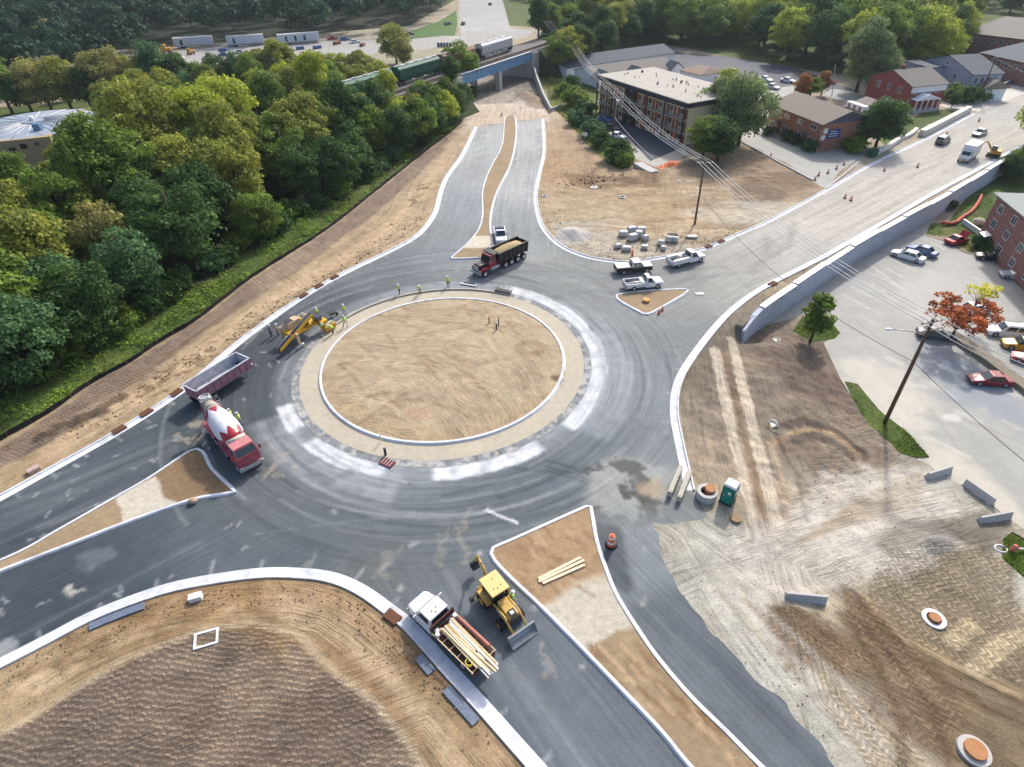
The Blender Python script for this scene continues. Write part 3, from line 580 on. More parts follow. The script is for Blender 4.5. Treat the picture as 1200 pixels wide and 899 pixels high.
def paint_island(P):
    C = paint_simple(P, (194, 176, 147), .68, .18, .3); r = random.Random(9)
    for q in range(150):
        x, y = r.uniform(380, 660), r.uniform(352, 520); a = r.choice([0, .3, -.3, .8]) + r.uniform(-.25, .25); l = r.uniform(15, 60)
        pline(C, P, [(x, y), (x + l * .5 * math.cos(a), y + .5 * l * math.sin(a) - 2), (x + l * math.cos(a), y + l * math.sin(a))], r.uniform(.08, .3), r.choice([(160, 132, 100), (220, 198, 166), (150, 122, 92), (210, 184, 150)]), r.uniform(.2, .5), .3)
    for k in range(4): pline(C, P, [(622 + 9 * math.cos(t) * (1 + k * .3), 410 + 5 * math.sin(t) * (1 + k * .3)) for t in np.linspace(0, 6.2, 12)], .12, (160, 134, 108), .5, .25)
    ppoly(C, P, ellp(490, 487, 12, 4), (206, 160, 140), .6, .5); ppoly(C, P, ellp(655, 445, 8, 3), (110, 88, 66), .4, .8, .4)
    ppoly(C, P, [(380, 440), (400, 480), (470, 515), (560, 510), (640, 470), (600, 500), (500, 512), (420, 490)], (190, 160, 122), 2, .4, 1)
    return C
def paint_median(P):
    C = paint_simple(P, (174, 152, 122), .66, .3, .5)
    ppoly(C, P, [(190, 545), (230, 526), (250, 545), (274, 572), (225, 580), (200, 590), (186, 570)], (146, 120, 90), .8, .85, .5)
    ppoly(C, P, [(135, 582), (183, 561), (187, 568), (192, 585), (204, 590), (148, 614), (145, 600)], (214, 206, 188), .25, .97, .3)
    ppoly(C, P, [(525, 281), (549, 281), (590, 278), (590, 290), (545, 290)], (222, 212, 192), .3, 0.0, .1)
    ppoly(C, P, [(540, 278), (600, 277), (600, 290), (540, 291)], (224, 214, 194), .25, .95, .2)
    ppoly(C, P, [(636, 712), (665, 688), (690, 678), (716, 672), (740, 735), (715, 742), (682, 762)], (206, 198, 180), .25, .97, .3)
    ppoly(C, P, [(577, 645), (600, 640), (690, 600), (700, 650), (714, 670), (680, 680), (640, 700), (610, 680)], (176, 148, 114), 1, .8, .5)
    ppoly(C, P, [(590, 650), (620, 640), (640, 640), (620, 655)], (150, 120, 90), .8, .5, .6)
    r = random.Random(4)
    for q in range(90):
        t = r.random(); x, y = 690 + 190 * t + r.uniform(-20, 60), 750 + 140 * t + r.uniform(-5, 20); l = r.uniform(10, 40)
        pline(C, P, [(x, y), (x + l * .72, y + l * .75)], r.uniform(.05, .2), r.choice([(146, 116, 84), (206, 178, 142), (134, 106, 76)]), r.uniform(.3, .6), .18)
    for q in range(40):
        x, y = r.uniform(590, 700), r.uniform(610, 690); pline(C, P, [(x, y), (x + r.uniform(3, 20), y + r.uniform(3, 16))], r.uniform(.05, .15), r.choice([(140, 112, 82), (204, 178, 144)]), r.uniform(.3, .6), .18)
    return C
def paint_lot(P):
    C = paint_simple(P, (198, 197, 190), .57, .18, .2)
    far = P[:, 1] > 105
    ppoly(C, P, [(1080, 400), (1095, 395), (1120, 420), (1150, 440), (1180, 465), (1200, 480), (1190, 500), (1150, 470), (1130, 475), (1100, 440), (1080, 425)], (156, 164, 172), 1.5, .75, 1.5)
    for k in range(9):
        a = np.array([988 + k * 11, 345 - k * 8.6]); pline(C, P, [tuple(a), tuple(a + (30, 16))], .1, (228, 222, 200), .75, .12)
    for L in ([(960, 340), (1100, 455), (1200, 540)], [(1000, 500), (1100, 480), (1200, 520)], [(1000, 420), (1060, 440), (1150, 560)]): pline(C, P, L, .12, (160, 156, 148), .4, .3)
    ppoly(C, P, [(1000, 430), (1060, 440), (1080, 480), (1050, 500), (1010, 470)], (222, 214, 198), 3, .6, 2); ppoly(C, P, [(1085, 520), (1130, 545), (1200, 620), (1150, 600), (1090, 550)], (222, 212, 192), 2, .6, 1.5)
    ppoly(C, P, [(960, 345), (1050, 285), (1082, 280), (1000, 345), (960, 370)], (178, 176, 172), 1, .5, 1)
    ppoly(C, P, ellp(1115, 490, 9, 4), (232, 226, 214), .4, .6, .4); ppoly(C, P, [(1050, 350), (1130, 300), (1180, 330), (1190, 370), (1120, 400)], (204, 200, 192), 3, .5, 1)
    for q in range(70):
        x, y = random.uniform(980, 1200), random.uniform(300, 590); l = random.uniform(10, 50)
        pline(C, P, [(x, y), (x + l, y + l * random.uniform(.2, .8))], random.uniform(.08, .4), random.choice([(176, 174, 168), (220, 214, 202), (190, 186, 178)]), random.uniform(.2, .5), .4)
    ppoly(C, P, [(738, 163), (762, 188), (800, 172), (806, 180), (768, 196), (745, 190)], (196, 190, 178), .5, .8, .3)
    return C
def paint_grass(P):
    C = paint_simple(P, (84, 104, 44), .60, .5, .25)
    f = fbm(P, .35, 60); blend(C, np.clip((f - .52) * 6, 0, 1), S(124, 140, 62, .6), .5); f = fbm(P, .2, 66); blend(C, np.clip((f - .6) * 6, 0, 1), S(120, 104, 66, .6), .45)
    # bare woodland floor under the trees
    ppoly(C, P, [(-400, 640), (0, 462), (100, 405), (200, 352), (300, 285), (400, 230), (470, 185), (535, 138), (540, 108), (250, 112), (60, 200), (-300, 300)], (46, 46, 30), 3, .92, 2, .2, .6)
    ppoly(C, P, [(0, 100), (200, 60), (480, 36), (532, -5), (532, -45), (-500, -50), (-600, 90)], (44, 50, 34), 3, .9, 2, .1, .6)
    ppoly(C, P, [(480, 46), (478, 38), (515, 25), (535, 12), (533, -10), (536, 28), (533, 42), (500, 47)], (92, 132, 66), 1, .8, .6, .3, .6)
    ppoly(C, P, [(1118, 284), (1108, 264), (1162, 296), (1136, 296)], (150, 140, 92), 1, .5, 1, .5, .6); ppoly(C, P, [(645, 120), (690, 165), (710, 190), (700, 190), (660, 150)], (150, 150, 96), 1.5, .5, 1, .5, .6)
    return C
# ------------------------------------------------------------------ ground materials
def N_(t, k, **kw):
    n = t.nodes.new(k)
    for a, b in kw.items(): setattr(n, a, b)
    return n
def math_(t, op, a, b=None):
    n = N_(t, 'ShaderNodeMath', operation=op)
    for i, v in enumerate((a, b)):
        if v is None: continue
        if isinstance(v, (int, float)): n.inputs[i].default_value = v
        else: t.links.new(v, n.inputs[i])
    return n.outputs[0]
def gmat(name, rough=.9, var=.16, scale=1.2, bump=.04, fine=.10, kind='dirt', streak=.0):
    m = bpy.data.materials.new(name); m.use_nodes = True; t = m.node_tree; b = t.nodes['Principled BSDF']; b.inputs['Specular IOR Level'].default_value = .25
    at = N_(t, 'ShaderNodeAttribute', attribute_name='Col'); geo = N_(t, 'ShaderNodeNewGeometry'); pos = geo.outputs['Position']
    def noise(sc_, det=5, rough_=.6, vec=None):
        n = N_(t, 'ShaderNodeTexNoise'); n.inputs['Scale'].default_value = sc_; n.inputs['Detail'].default_value = det; n.inputs['Roughness'].default_value = rough_
        t.links.new(vec or pos, n.inputs['Vector']); return n.outputs['Fac']
    def mrange(v, lo, hi, a=.3, c=.7):
        n = N_(t, 'ShaderNodeMapRange'); n.inputs[1].default_value = a; n.inputs[2].default_value = c; n.inputs[3].default_value = lo; n.inputs[4].default_value = hi
        t.links.new(v, n.inputs[0]); return n.outputs[0]
    n1 = noise(scale, 6, .65); n2 = noise(scale * 9, 3, .7)
    f = math_(t, 'MULTIPLY', mrange(n1, 1 - var, 1 + var), mrange(n2, 1 - fine, 1 + fine)); hgt = math_(t, 'ADD', n1, math_(t, 'MULTIPLY', n2, .35)); bd = bump
    if streak:
        dcb = N_(t, 'ShaderNodeCombineXYZ'); t.links.new(N_(t, 'ShaderNodeAttribute', attribute_name='da').outputs['Fac'], dcb.inputs[0]); t.links.new(N_(t, 'ShaderNodeAttribute', attribute_name='db').outputs['Fac'], dcb.inputs[1])
        for sx_, sy_, rt, sd_ in ((.06, .9, 0, 1.0), (.16, 2.2, 0, 7.0), (.05, .5, .12, 13.0)):
            mp = N_(t, 'ShaderNodeMapping'); mp.inputs['Scale'].default_value = (sx_, sy_, 1); mp.inputs['Rotation'].default_value = (0, 0, rt); mp.inputs['Location'].default_value = (sd_, 0, 0); t.links.new(dcb.outputs[0], mp.inputs[0])
            n = N_(t, 'ShaderNodeTexNoise'); n.inputs['Scale'].default_value = .9; n.inputs['Detail'].default_value = 5; n.inputs['Roughness'].default_value = .62; n.inputs['Distortion'].default_value = .5; t.links.new(mp.outputs[0], n.inputs['Vector'])
            rd = math_(t, 'ABSOLUTE', math_(t, 'SUBTRACT', n.outputs['Fac'], .5)); ln_ = mrange(rd, 1, 0, .0, .045); msk = mrange(noise(.12 + .02 * sd_, 2), 0, 1, .40, .60)
            ln_ = math_(t, 'MULTIPLY', ln_, msk); f = math_(t, 'MULTIPLY', f, math_(t, 'SUBTRACT', 1.0, math_(t, 'MULTIPLY', ln_, streak))); hgt = math_(t, 'SUBTRACT', hgt, math_(t, 'MULTIPLY', ln_, .4))
        n4 = noise(5.5, 6, .75); n5 = N_(t, 'ShaderNodeTexNoise'); n5.inputs['Scale'].default_value = 1.0; n5.inputs['Detail'].default_value = 5; mp5 = N_(t, 'ShaderNodeMapping'); mp5.inputs['Scale'].default_value = (.09, 1.3, 1); t.links.new(dcb.outputs[0], mp5.inputs[0]); t.links.new(mp5.outputs[0], n5.inputs['Vector']); f = math_(t, 'MULTIPLY', math_(t, 'MULTIPLY', f, mrange(n5.outputs['Fac'], .93, 1.07)), mrange(n4, .78, 1.18, .32, .68)); hgt = math_(t, 'ADD', hgt, math_(t, 'MULTIPLY', n4, .5))
    if kind == 'road':
        sx = N_(t, 'ShaderNodeSeparateXYZ'); t.links.new(pos, sx.inputs[0]); x = math_(t, 'SUBTRACT', sx.outputs[0], float(CI[0])); y = math_(t, 'SUBTRACT', sx.outputs[1], float(CI[1]))
        r = math_(t, 'SQRT', math_(t, 'ADD', math_(t, 'MULTIPLY', x, x), math_(t, 'MULTIPLY', y, y))); an = math_(t, 'ARCTAN2', y, x)
        cb = N_(t, 'ShaderNodeCombineXYZ'); t.links.new(math_(t, 'MULTIPLY', r, 2.4), cb.inputs[0]); t.links.new(math_(t, 'MULTIPLY', an, 2.0), cb.inputs[1]); npol = noise(1.0, 6, .7, cb.outputs[0])
        sa = N_(t, 'ShaderNodeAttribute', attribute_name='sA'); sb = N_(t, 'ShaderNodeAttribute', attribute_name='sB'); wp = N_(t, 'ShaderNodeAttribute', attribute_name='wP')
        cb2 = N_(t, 'ShaderNodeCombineXYZ'); t.links.new(math_(t, 'MULTIPLY', sa.outputs['Fac'], .07), cb2.inputs[0]); t.links.new(math_(t, 'MULTIPLY', sb.outputs['Fac'], 2.6), cb2.inputs[1]); nlin = noise(1.0, 6, .7, cb2.outputs[0])
        mx = N_(t, 'ShaderNodeMix', data_type='FLOAT'); t.links.new(wp.outputs['Fac'], mx.inputs[0]); t.links.new(nlin, mx.inputs[2]); t.links.new(npol, mx.inputs[3])
        f = math_(t, 'MULTIPLY', f, mrange(mx.outputs[0], .80, 1.24))
        b.inputs['Specular IOR Level'].default_value = .12; rough = .85
    if kind == 'dirt':
        tr = N_(t, 'ShaderNodeAttribute', attribute_name='tread').outputs['Fac']; tu = N_(t, 'ShaderNodeAttribute', attribute_name='tu').outputs['Fac']; tv = N_(t, 'ShaderNodeAttribute', attribute_name='tv').outputs['Fac']
        ln = math_(t, 'DIVIDE', math_(t, 'ADD', tu, math_(t, 'MULTIPLY', noise(.5, 2), .3)), .52); fl = math_(t, 'FLOOR', ln); fr = math_(t, 'SUBTRACT', ln, fl)
        wn = N_(t, 'ShaderNodeTexWhiteNoise', noise_dimensions='1D'); t.links.new(fl, wn.inputs['W'])
        zig = math_(t, 'MULTIPLY', math_(t, 'MULTIPLY', math_(t, 'ABSOLUTE', math_(t, 'SUBTRACT', fr, .5)), .7), N_(t, 'ShaderNodeAttribute', attribute_name='tz').outputs['Fac'])
        ph = math_(t, 'ADD', math_(t, 'ADD', tv, zig), math_(t, 'ADD', math_(t, 'MULTIPLY', wn.outputs['Value'], .2), math_(t, 'ADD', math_(t, 'MULTIPLY', noise(.2, 2), .9), math_(t, 'MULTIPLY', noise(2.2, 3), .22))))
        wv = math_(t, 'SINE', math_(t, 'MULTIPLY', ph, 2 * math.pi / .43)); wv = math_(t, 'ADD', math_(t, 'MULTIPLY', wv, .5), .5)
        gap = mrange(math_(t, 'ABSOLUTE', math_(t, 'SUBTRACT', fr, .5)), 1, .25, .32, .48); wv = math_(t, 'MULTIPLY', math_(t, 'POWER', wv, 1.6), gap)
        wv = math_(t, 'MULTIPLY', wv, mrange(noise(1.3, 6, .7), .0, 1.3)); wt = math_(t, 'MULTIPLY', wv, tr)
        f = math_(t, 'MULTIPLY', f, math_(t, 'ADD', math_(t, 'SUBTRACT', 1.0, math_(t, 'MULTIPLY', tr, .26)), math_(t, 'MULTIPLY', wt, .75)))
        hgt = math_(t, 'ADD', hgt, math_(t, 'MULTIPLY', wt, .75))
    vm = N_(t, 'ShaderNodeVectorMath', operation='SCALE'); t.links.new(at.outputs['Color'], vm.inputs[0]); t.links.new(f, vm.inputs['Scale']); t.links.new(vm.outputs[0], b.inputs['Base Color'])
    bp = N_(t, 'ShaderNodeBump'); bp.inputs['Strength'].default_value = .8; bp.inputs['Distance'].default_value = bd; t.links.new(hgt, bp.inputs['Height']); t.links.new(bp.outputs[0], b.inputs['Normal'])
    b.inputs['Roughness'].default_value = rough
    return m
def along(P, lines):
    """distance to the nearest haul line (each line runs on past its ends) and a slow coordinate along"""
    best = np.full(len(P), 1e9)
    for L in lines:
        L = np.array(L)[:, :2]
        for i in range(len(L) - 1):
            a, b = L[i], L[i + 1]; ab = b - a; ln = np.linalg.norm(ab); t = ((P - a) @ ab) / (ln * ln)
            lo = -1e9 if i == 0 else 0; hi = 1e9 if i == len(L) - 2 else 1; tc = np.clip(t, lo, hi)
            best = np.minimum(best, np.hypot(*(P - a - tc[:, None] * ab).T))
    return (P[:, 0] + P[:, 1] * .6) * .9, best
GUIDES = [resample(L, 3.5) for L in (nwk, nek, swk)] + [np.array(GP(q)) for q in ([(790, 600), (860, 720), (940, 820), (1020, 900)], [(900, 690), (1000, 760), (1180, 850)], [(840, 410), (858, 500), (885, 600)], [(700, 235), (800, 255), (930, 235)], [(900, 640), (1000, 610), (1120, 585)])]
def dirt_attrs(P):
    A, B = along(P, GUIDES); return {'da': A, 'db': B}
def isl_attrs(P):
    c = CI + np.array([-9.0, -16.0]); d = P - c; r = np.hypot(*d.T); return {'da': np.arctan2(d[:, 1], d[:, 0]) * 22 + 3 * np.sin(P[:, 0] * .2), 'db': r + 2.2 * (fbm(P, .12, 71) - .5) * 2}
def region_mesh(name, sel, dz, painter, material, attrs=None):
    F = GF[sel]
    if not len(F): return
    u, inv = np.unique(F, return_inverse=True); F2 = inv.reshape(F.shape); P = GV[u]; Z = GZ[u] + (dz(P) if callable(dz) else dz)
    me = bpy.data.meshes.new(name); me.vertices.add(len(P)); me.vertices.foreach_set('co', np.c_[P, Z].astype(np.float32).ravel())
    me.loops.add(F2.size); me.loops.foreach_set('vertex_index', F2.ravel().astype(np.int32)); me.polygons.add(len(F2))
    me.polygons.foreach_set('loop_start', (np.arange(len(F2)) * 3).astype(np.int32)); me.polygons.foreach_set('loop_total', np.full(len(F2), 3, np.int32)); me.update(calc_edges=True); me.validate()
    r = painter(P); ex = {}
    if isinstance(r, tuple): r, ex = r[0], dict(zip(('tread', 'tu', 'tv', 'tz'), r[1:]))
    if attrs: ex.update(attrs(P))
    a = me.attributes.new('Col', 'FLOAT_COLOR', 'POINT'); a.data.foreach_set('color', np.c_[r, np.ones(len(r))].astype(np.float32).ravel())
    for k, v in ex.items(): me.attributes.new(k, 'FLOAT', 'POINT').data.foreach_set('value', v.astype(np.float32))
    me.materials.append(material); me.polygons.foreach_set('use_smooth', np.ones(len(F2), bool))
    o = bpy.data.objects.new(name, me); COL.objects.link(o); tag(o, kind='structure'); return o
dirt_m = gmat('dirt', .95, .2, .8, .10, .16, streak=.17)
names = [r[0] for r in regs]
def selof(nm): return np.isin(rid, [k for k, x in enumerate(names) if x == nm])
def rough_z(P): # small lumps and a few ridges of loose soil
    return (fbm(P, .5, 70) - .5) * .16 + (fbm(P, 1.6, 72) - .5) * .05
def ground_z(P):
    e = np.minimum.reduce([dline(P, nwk), dline(P, nek), dline(P, sek), dline(P, swk), dline(P, see), dline(P, WALL)]); w_ = np.clip((e - .6) / 1.5, 0, 1)
    z = rough_z(P) * w_ + .06 * w_
    r = np.where(True, z, z)
    d = dline(P, np.array(GP([(55, 510), (80, 497), (118, 484)]))); z += .7 * np.exp(-(d / .9) ** 2) * fbm(P, .8, 75)
    sl_ = np.array(GP([(822, 430), (900, 385), (985, 450), (1040, 540), (900, 600), (830, 540)])); z += np.clip(1 - dpoly(P, sl_) / 3, 0, 1) * ((fbm(P, .45, 170) - .5) * .5 + (fbm(P, 1.4, 172) - .5) * .2)
    q = G(672, 275)[:2]; d = np.hypot(*(P - q).T); z += 1.1 * np.clip(1 - d / 3.2, 0, 1) ** 1.3
    for a, b, h_, s_ in ((742, 212, .9, 2.2), (760, 206, .8, 2.5), (622, 118, 1.2, 3), (610, 112, 1.0, 2.5), (714, 218, .4, 1.2), (880, 205, .8, 4), (905, 225, .7, 3)):
        q = G(a, b)[:2]; d = np.hypot(*(P - q).T); z += h_ * np.exp(-(d / s_) ** 2) * (.5 + fbm(P, .7, 77))
    return z
region_mesh('ground', selof('ground'), ground_z, paint_ground, dirt_m, dirt_attrs)
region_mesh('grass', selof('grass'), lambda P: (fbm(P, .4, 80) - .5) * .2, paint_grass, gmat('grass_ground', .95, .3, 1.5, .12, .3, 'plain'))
asph = gmat('asphalt', .75, .10, .7, .012, .13, 'road')
region_mesh('road', selof('road'), 0.0, paint_road, asph, lambda P: dict(zip(('sA', 'sB', 'wP'), road_attrs(P))))
region_mesh('parking_lot', selof('parking_lot'), 0.0, paint_lot, gmat('worn_concrete', .85, .08, .5, .01, .09, 'plain'))
region_mesh('parking_lot_asphalt', selof('asphalt_bay'), 0.0, lambda P: paint_simple(P, (82, 88, 102), .62, .15, .2), gmat('lot_asphalt', .8, .1, .8, .01, .06, 'plain'))
region_mesh('path', selof('path'), 0.0, lambda P: paint_simple(P, (196, 194, 188), .72, .1), gmat('path_concrete', .85, .08, .8, .01, .05, 'plain'))
region_mesh('sidewalk', selof('sidewalk'), 0.0, lambda P: paint_simple(P, (214, 208, 198), .72, .1), gmat('sidewalk_concrete', .85, .08, .8, .01, .05, 'plain'))
def isl_z(P):
    r = np.hypot(*(P - CI).T); return .12 + .35 * np.clip(1 - (r / RI) ** 2, 0, 1) + rough_z(P) * .35 * np.clip((RI - r) / 2, 0, 1)
region_mesh('central_island', selof('central_island'), isl_z, paint_island, gmat('island_dirt', .95, .15, .9, .08, .14, 'plain', .13), isl_attrs)
med_m = gmat('median_dirt', .95, .16, 1.6, .06, .2, 'plain')
region_mesh('median', selof('median'), .11, paint_median, med_m)
region_mesh('truck_apron', selof('truck_apron'), .0, lambda P: paint_simple(P, (198, 188, 168), .72, .16, .5), gmat('apron_concrete', .85, .10, 1.5, .01, .06, 'plain'))
def paint_sh(P):
    C = paint_simple(P, (150, 154, 157), .66, .3, 1.2); f = fbm(P, 1.6, 50); blend(C, np.clip((f - .5) * 8, 0, 1), S(206, 204, 198), .7); f = fbm(P, 2.2, 55); blend(C, np.clip((f - .58) * 8, 0, 1), S(84, 88, 92), .5); return C
region_mesh('shoulder', selof('shoulder'), .002, paint_sh, gmat('rough_base', .9, .2, 2.5, .04, .2, 'plain'))

# ------------------------------------------------------------------ kerbs
def sweep(name, L, prof, m, closed=False, z=None, parent=None, label=None, jitter=0.0):
    """prof: outline of (offset to the left, height)"""
    b = MB(); Ls = [offset(L, o, closed) for o, _ in prof]; n = len(L)
    zz = np.zeros(n) if z is None else z
    rg = [[b.bm.verts.new((Ls[k][i][0], Ls[k][i][1], zz[i] + prof[k][1])) for k in range(len(prof))] for i in range(n)]
    if closed: rg.append(rg[0])
    b.rings(rg, m, False, not closed)
    if m is KERBM:
        ks = [b.mi(x) for x in KERBV]; b.bm.faces.ensure_lookup_table(); np_ = len(prof); rr = random.Random(len(L)); bay = [rr.randrange(3) for _ in range(len(rg) // 4 + 2)]
        for fi, f in enumerate(b.bm.faces):
            sgi = fi // np_
            f.material_index = (0, ks[0], ks[1])[bay[min(sgi // 4, len(bay) - 1)]]
    return tag(b.build(name, parent), kind='structure')
def kerb(L, side=1, closed=False, gut=.62, head=.2, h=.15):
    s = side; pr = [(-s * gut, -.1), (-s * gut, .022), (0, .012), (s * .03, h - .02), (s * .06, h), (s * head, h), (s * (head + .02), -.1)]
    return sweep('kerb', L, pr, KERBM, closed)
kerb(nwk, 1, gut=.75); kerb(nek, 1, gut=.6); kerb(sek, -1, gut=.75); kerb(swk, -1, gut=.85)
for L in (smed, wmed, nmed, emed):
    a = sum(L[i][0] * L[(i + 1) % len(L)][1] - L[(i + 1) % len(L)][0] * L[i][1] for i in range(len(L)))
    s = 1 if a > 0 else -1
    pr = [(-s * .12, -.1), (-s * .12, .03), (-s * .03, .15), (0, .175), (s * .24, .175), (s * .26, -.05)]
    sweep('median_kerb', L, pr, KERBM, True)
ring = np.array(circ(RI, 150)); sweep('island_kerb', ring, [(-.24, -.1), (-.24, .02), (-.12, .2), (-.09, .22), (.16, .22), (.18, -.05)], KERBM, True)
# freshly slipformed kerb along the outer edge of the apron
a0, a1 = angof(379, 395), angof(598, 345)
arc = np.array([CI + (RAP + .35) * np.array([math.cos(R(t)), math.sin(R(t))]) for t in np.arange(a0, a1, -.8)])
KERBF = mat('fresh_concrete', S(188, 182, 168), .8, noise=.12, scale=2, bump=.01)
sweep('fresh_kerb', arc, [(.28, -.1), (.28, .03), (.12, .06), (.08, .2), (-.22, .2), (-.24, -.05)], KERBF)
# ------------------------------------------------------------------ vehicles (local frame: +X forward, origin on the ground)
def paint(name, c, rough=.3): return mat('paint_' + name, c, rough, noise=.06, scale=1.5, spec=.5)
def wheels(t, xs, y, r, w=.24, rim=RIM, dualx=()):
    for x in xs:
        for s in (-1, 1):
            b = MB(); ww = w * (1.8 if x in dualx else 1)
            b.cyl((x, s * (y - ww), r), (x, s * y, r), r, TYRE, n=18); wh = b.build('wheel', t)
            b = MB(); b.cyl((x, s * (y - .02), r), (x, s * (y + .012), r), r * .62, rim, r * .55, n=14); b.cyl((x, s * (y + .01), r), (x, s * (y + .04), r), r * .2, rim, n=8); b.build('rim', wh)
def lights(t, xf, yf, zf, xr, yr, zr, sz=(.06, .34, .14), rz=(.05, .16, .3)):
    for s in (-1, 1):
        b = MB(); b.box((xf, s * yf, zf), sz, LAMPG, bev=.015); b.build('headlight', t)
        b = MB(); b.box((xr, s * yr, zr), rz, LAMPR, bev=.015); b.build('taillight', t)
def body_loft(b, st, m, n=3):
    """st: stations (x, half width, z bottom, z top); rounded shoulders"""
    secs = []
    for x, hw, z0, z1 in st:
        r = min(.16, hw * .3, (z1 - z0) * .3); P = [(hw, z0), (hw * 1.0, z0 + (z1 - z0) * .45), (hw * .985, z1 - r), (hw - r * .35, z1 - r * .3), (hw - r * 1.2, z1)]
        P = P + [(-y, z) for y, z in P[::-1]]; secs.append([(x, y, z) for y, z in P])
    b.loft(secs, m, smooth=False)
def cabin(t, base, top, zb, zt, hwb, hwt, m, glass=GLASS, sidesplit=True, rear=True, name='cab'):
    """tapered cabin with pillars: base=(x rear, x front) at zb, top=(x rear, x front) at zt"""
    xb0, xb1 = base; xt0, xt1 = top
    B = [Vector(p) for p in ((xb0, -hwb, zb), (xb1, -hwb, zb), (xb1, hwb, zb), (xb0, hwb, zb))]
    T_ = [Vector(p) for p in ((xt0, -hwt, zt), (xt1, -hwt, zt), (xt1, hwt, zt), (xt0, hwt, zt))]
    b = MB(); b.loft([[p for p in B], [p for p in T_]], m)
    es = list(b.bm.edges); bmesh.ops.bevel(b.bm, geom=es, offset=.05, segments=2, affect='EDGES', profile=.5); c = b.build(name, t)
    def pane(nm, q, m0, m1, n0=.1, n1=.88, th=.012):
        a, bq, cq, d = q; f = lambda u, v: (a * (1 - u) + bq * u) * (1 - v) + (d * (1 - u) + cq * u) * v
        P = [f(m0, n0), f(m1, n0), f(m1, n1), f(m0, n1)]; nn = (P[1] - P[0]).cross(P[3] - P[0]).normalized()
        bb = MB(); bb.loft([[p - nn * .01 for p in P], [p + nn * th for p in P]], glass); bb.build(nm, t)
    pane('windshield', (B[1], B[2], T_[2], T_[1]), .07, .93, .08, .92)
    if rear: pane('rear_window', (B[3], B[0], T_[0], T_[3]), .09, .91, .15, .9)
    for q in ((B[0], B[1], T_[1], T_[0]), (B[2], B[3], T_[3], T_[2])):
        if sidesplit: pane('side_window', q, .09, .48); pane('side_window', q, .53, .90)
        else: pane('side_window', q, .16, .84)
    return c
def sedan(name, label, loc, rz, pm, L=4.8, W_=1.82, Hh=1.44, group=None, kind='sedan', roof=None, hood_open=False):
    t = thing(name, label, 'car', loc, rz, group); h = L / 2; hw = W_ / 2
    b = MB(); zb = .88 if kind == 'sedan' else 1.02
    body_loft(b, [(-h, hw * .8, .35, zb - .12), (-h + .12, hw * .95, .24, zb - .02), (-h + .9, hw, .2, zb), (h - 1.5, hw, .2, zb), (h - 1.2, hw, .2, zb - .03), (h - .25, hw * .93, .22, zb - .2), (h, hw * .78, .32, zb - .32)], pm); body = b.build('body', t)
    if kind == 'sedan': cabin(t, (-h + .75, h - 1.35), (-h + 1.45, h - 2.2), zb - .03, Hh, hw * .93, hw * .74, roof or pm)
    elif kind == 'wagon': cabin(t, (-h + .25, h - 1.3), (-h + .65, h - 2.1), zb - .03, Hh, hw * .93, hw * .76, roof or pm)
    else: cabin(t, (-h + .12, h - 1.35), (-h + .3, h - 1.95), zb - .03, Hh, hw * .95, hw * .84, roof or pm)
    wheels(t, (-h + .95, h - .9), hw + .01, .34 if kind != 'suv' else .39, .2)
    lights(t, h - .06, hw * .66, zb - .3, -h + .04, hw * .72, zb - .22, rz=(.06, .3, .14))
    b = MB(); b.box((h - .02, 0, .42), (.08, W_ * .8, .16), DARK, bev=.02); b.build('front_bumper', t)
    b = MB(); b.box((-h + .02, 0, .42), (.08, W_ * .8, .18), DARK, bev=.02); b.build('rear_bumper', t)
    for s in (-1, 1): b = MB(); b.box((h - 1.75, s * (hw + .06), zb + .05), (.12, .16, .12), pm, bev=.03); b.build('mirror', t)
    if hood_open: b = MB(); b.box((h - .75, 0, 1.35), (.05, W_ * .85, 1.1), pm, bev=.02, ry=.5); b.build('hood', t); b = MB(); b.box((h - .75, 0, zb - .08), (.95, W_ * .72, .1), BLACK); b.build('engine_bay', t)
    if kind == 'suv':
        for s in (-1, 1): b = MB(); b.box((-.4, s * hw * .7, Hh + .05), (L * .45, .04, .04), DARK); b.build('roof_rack', t)
    return t
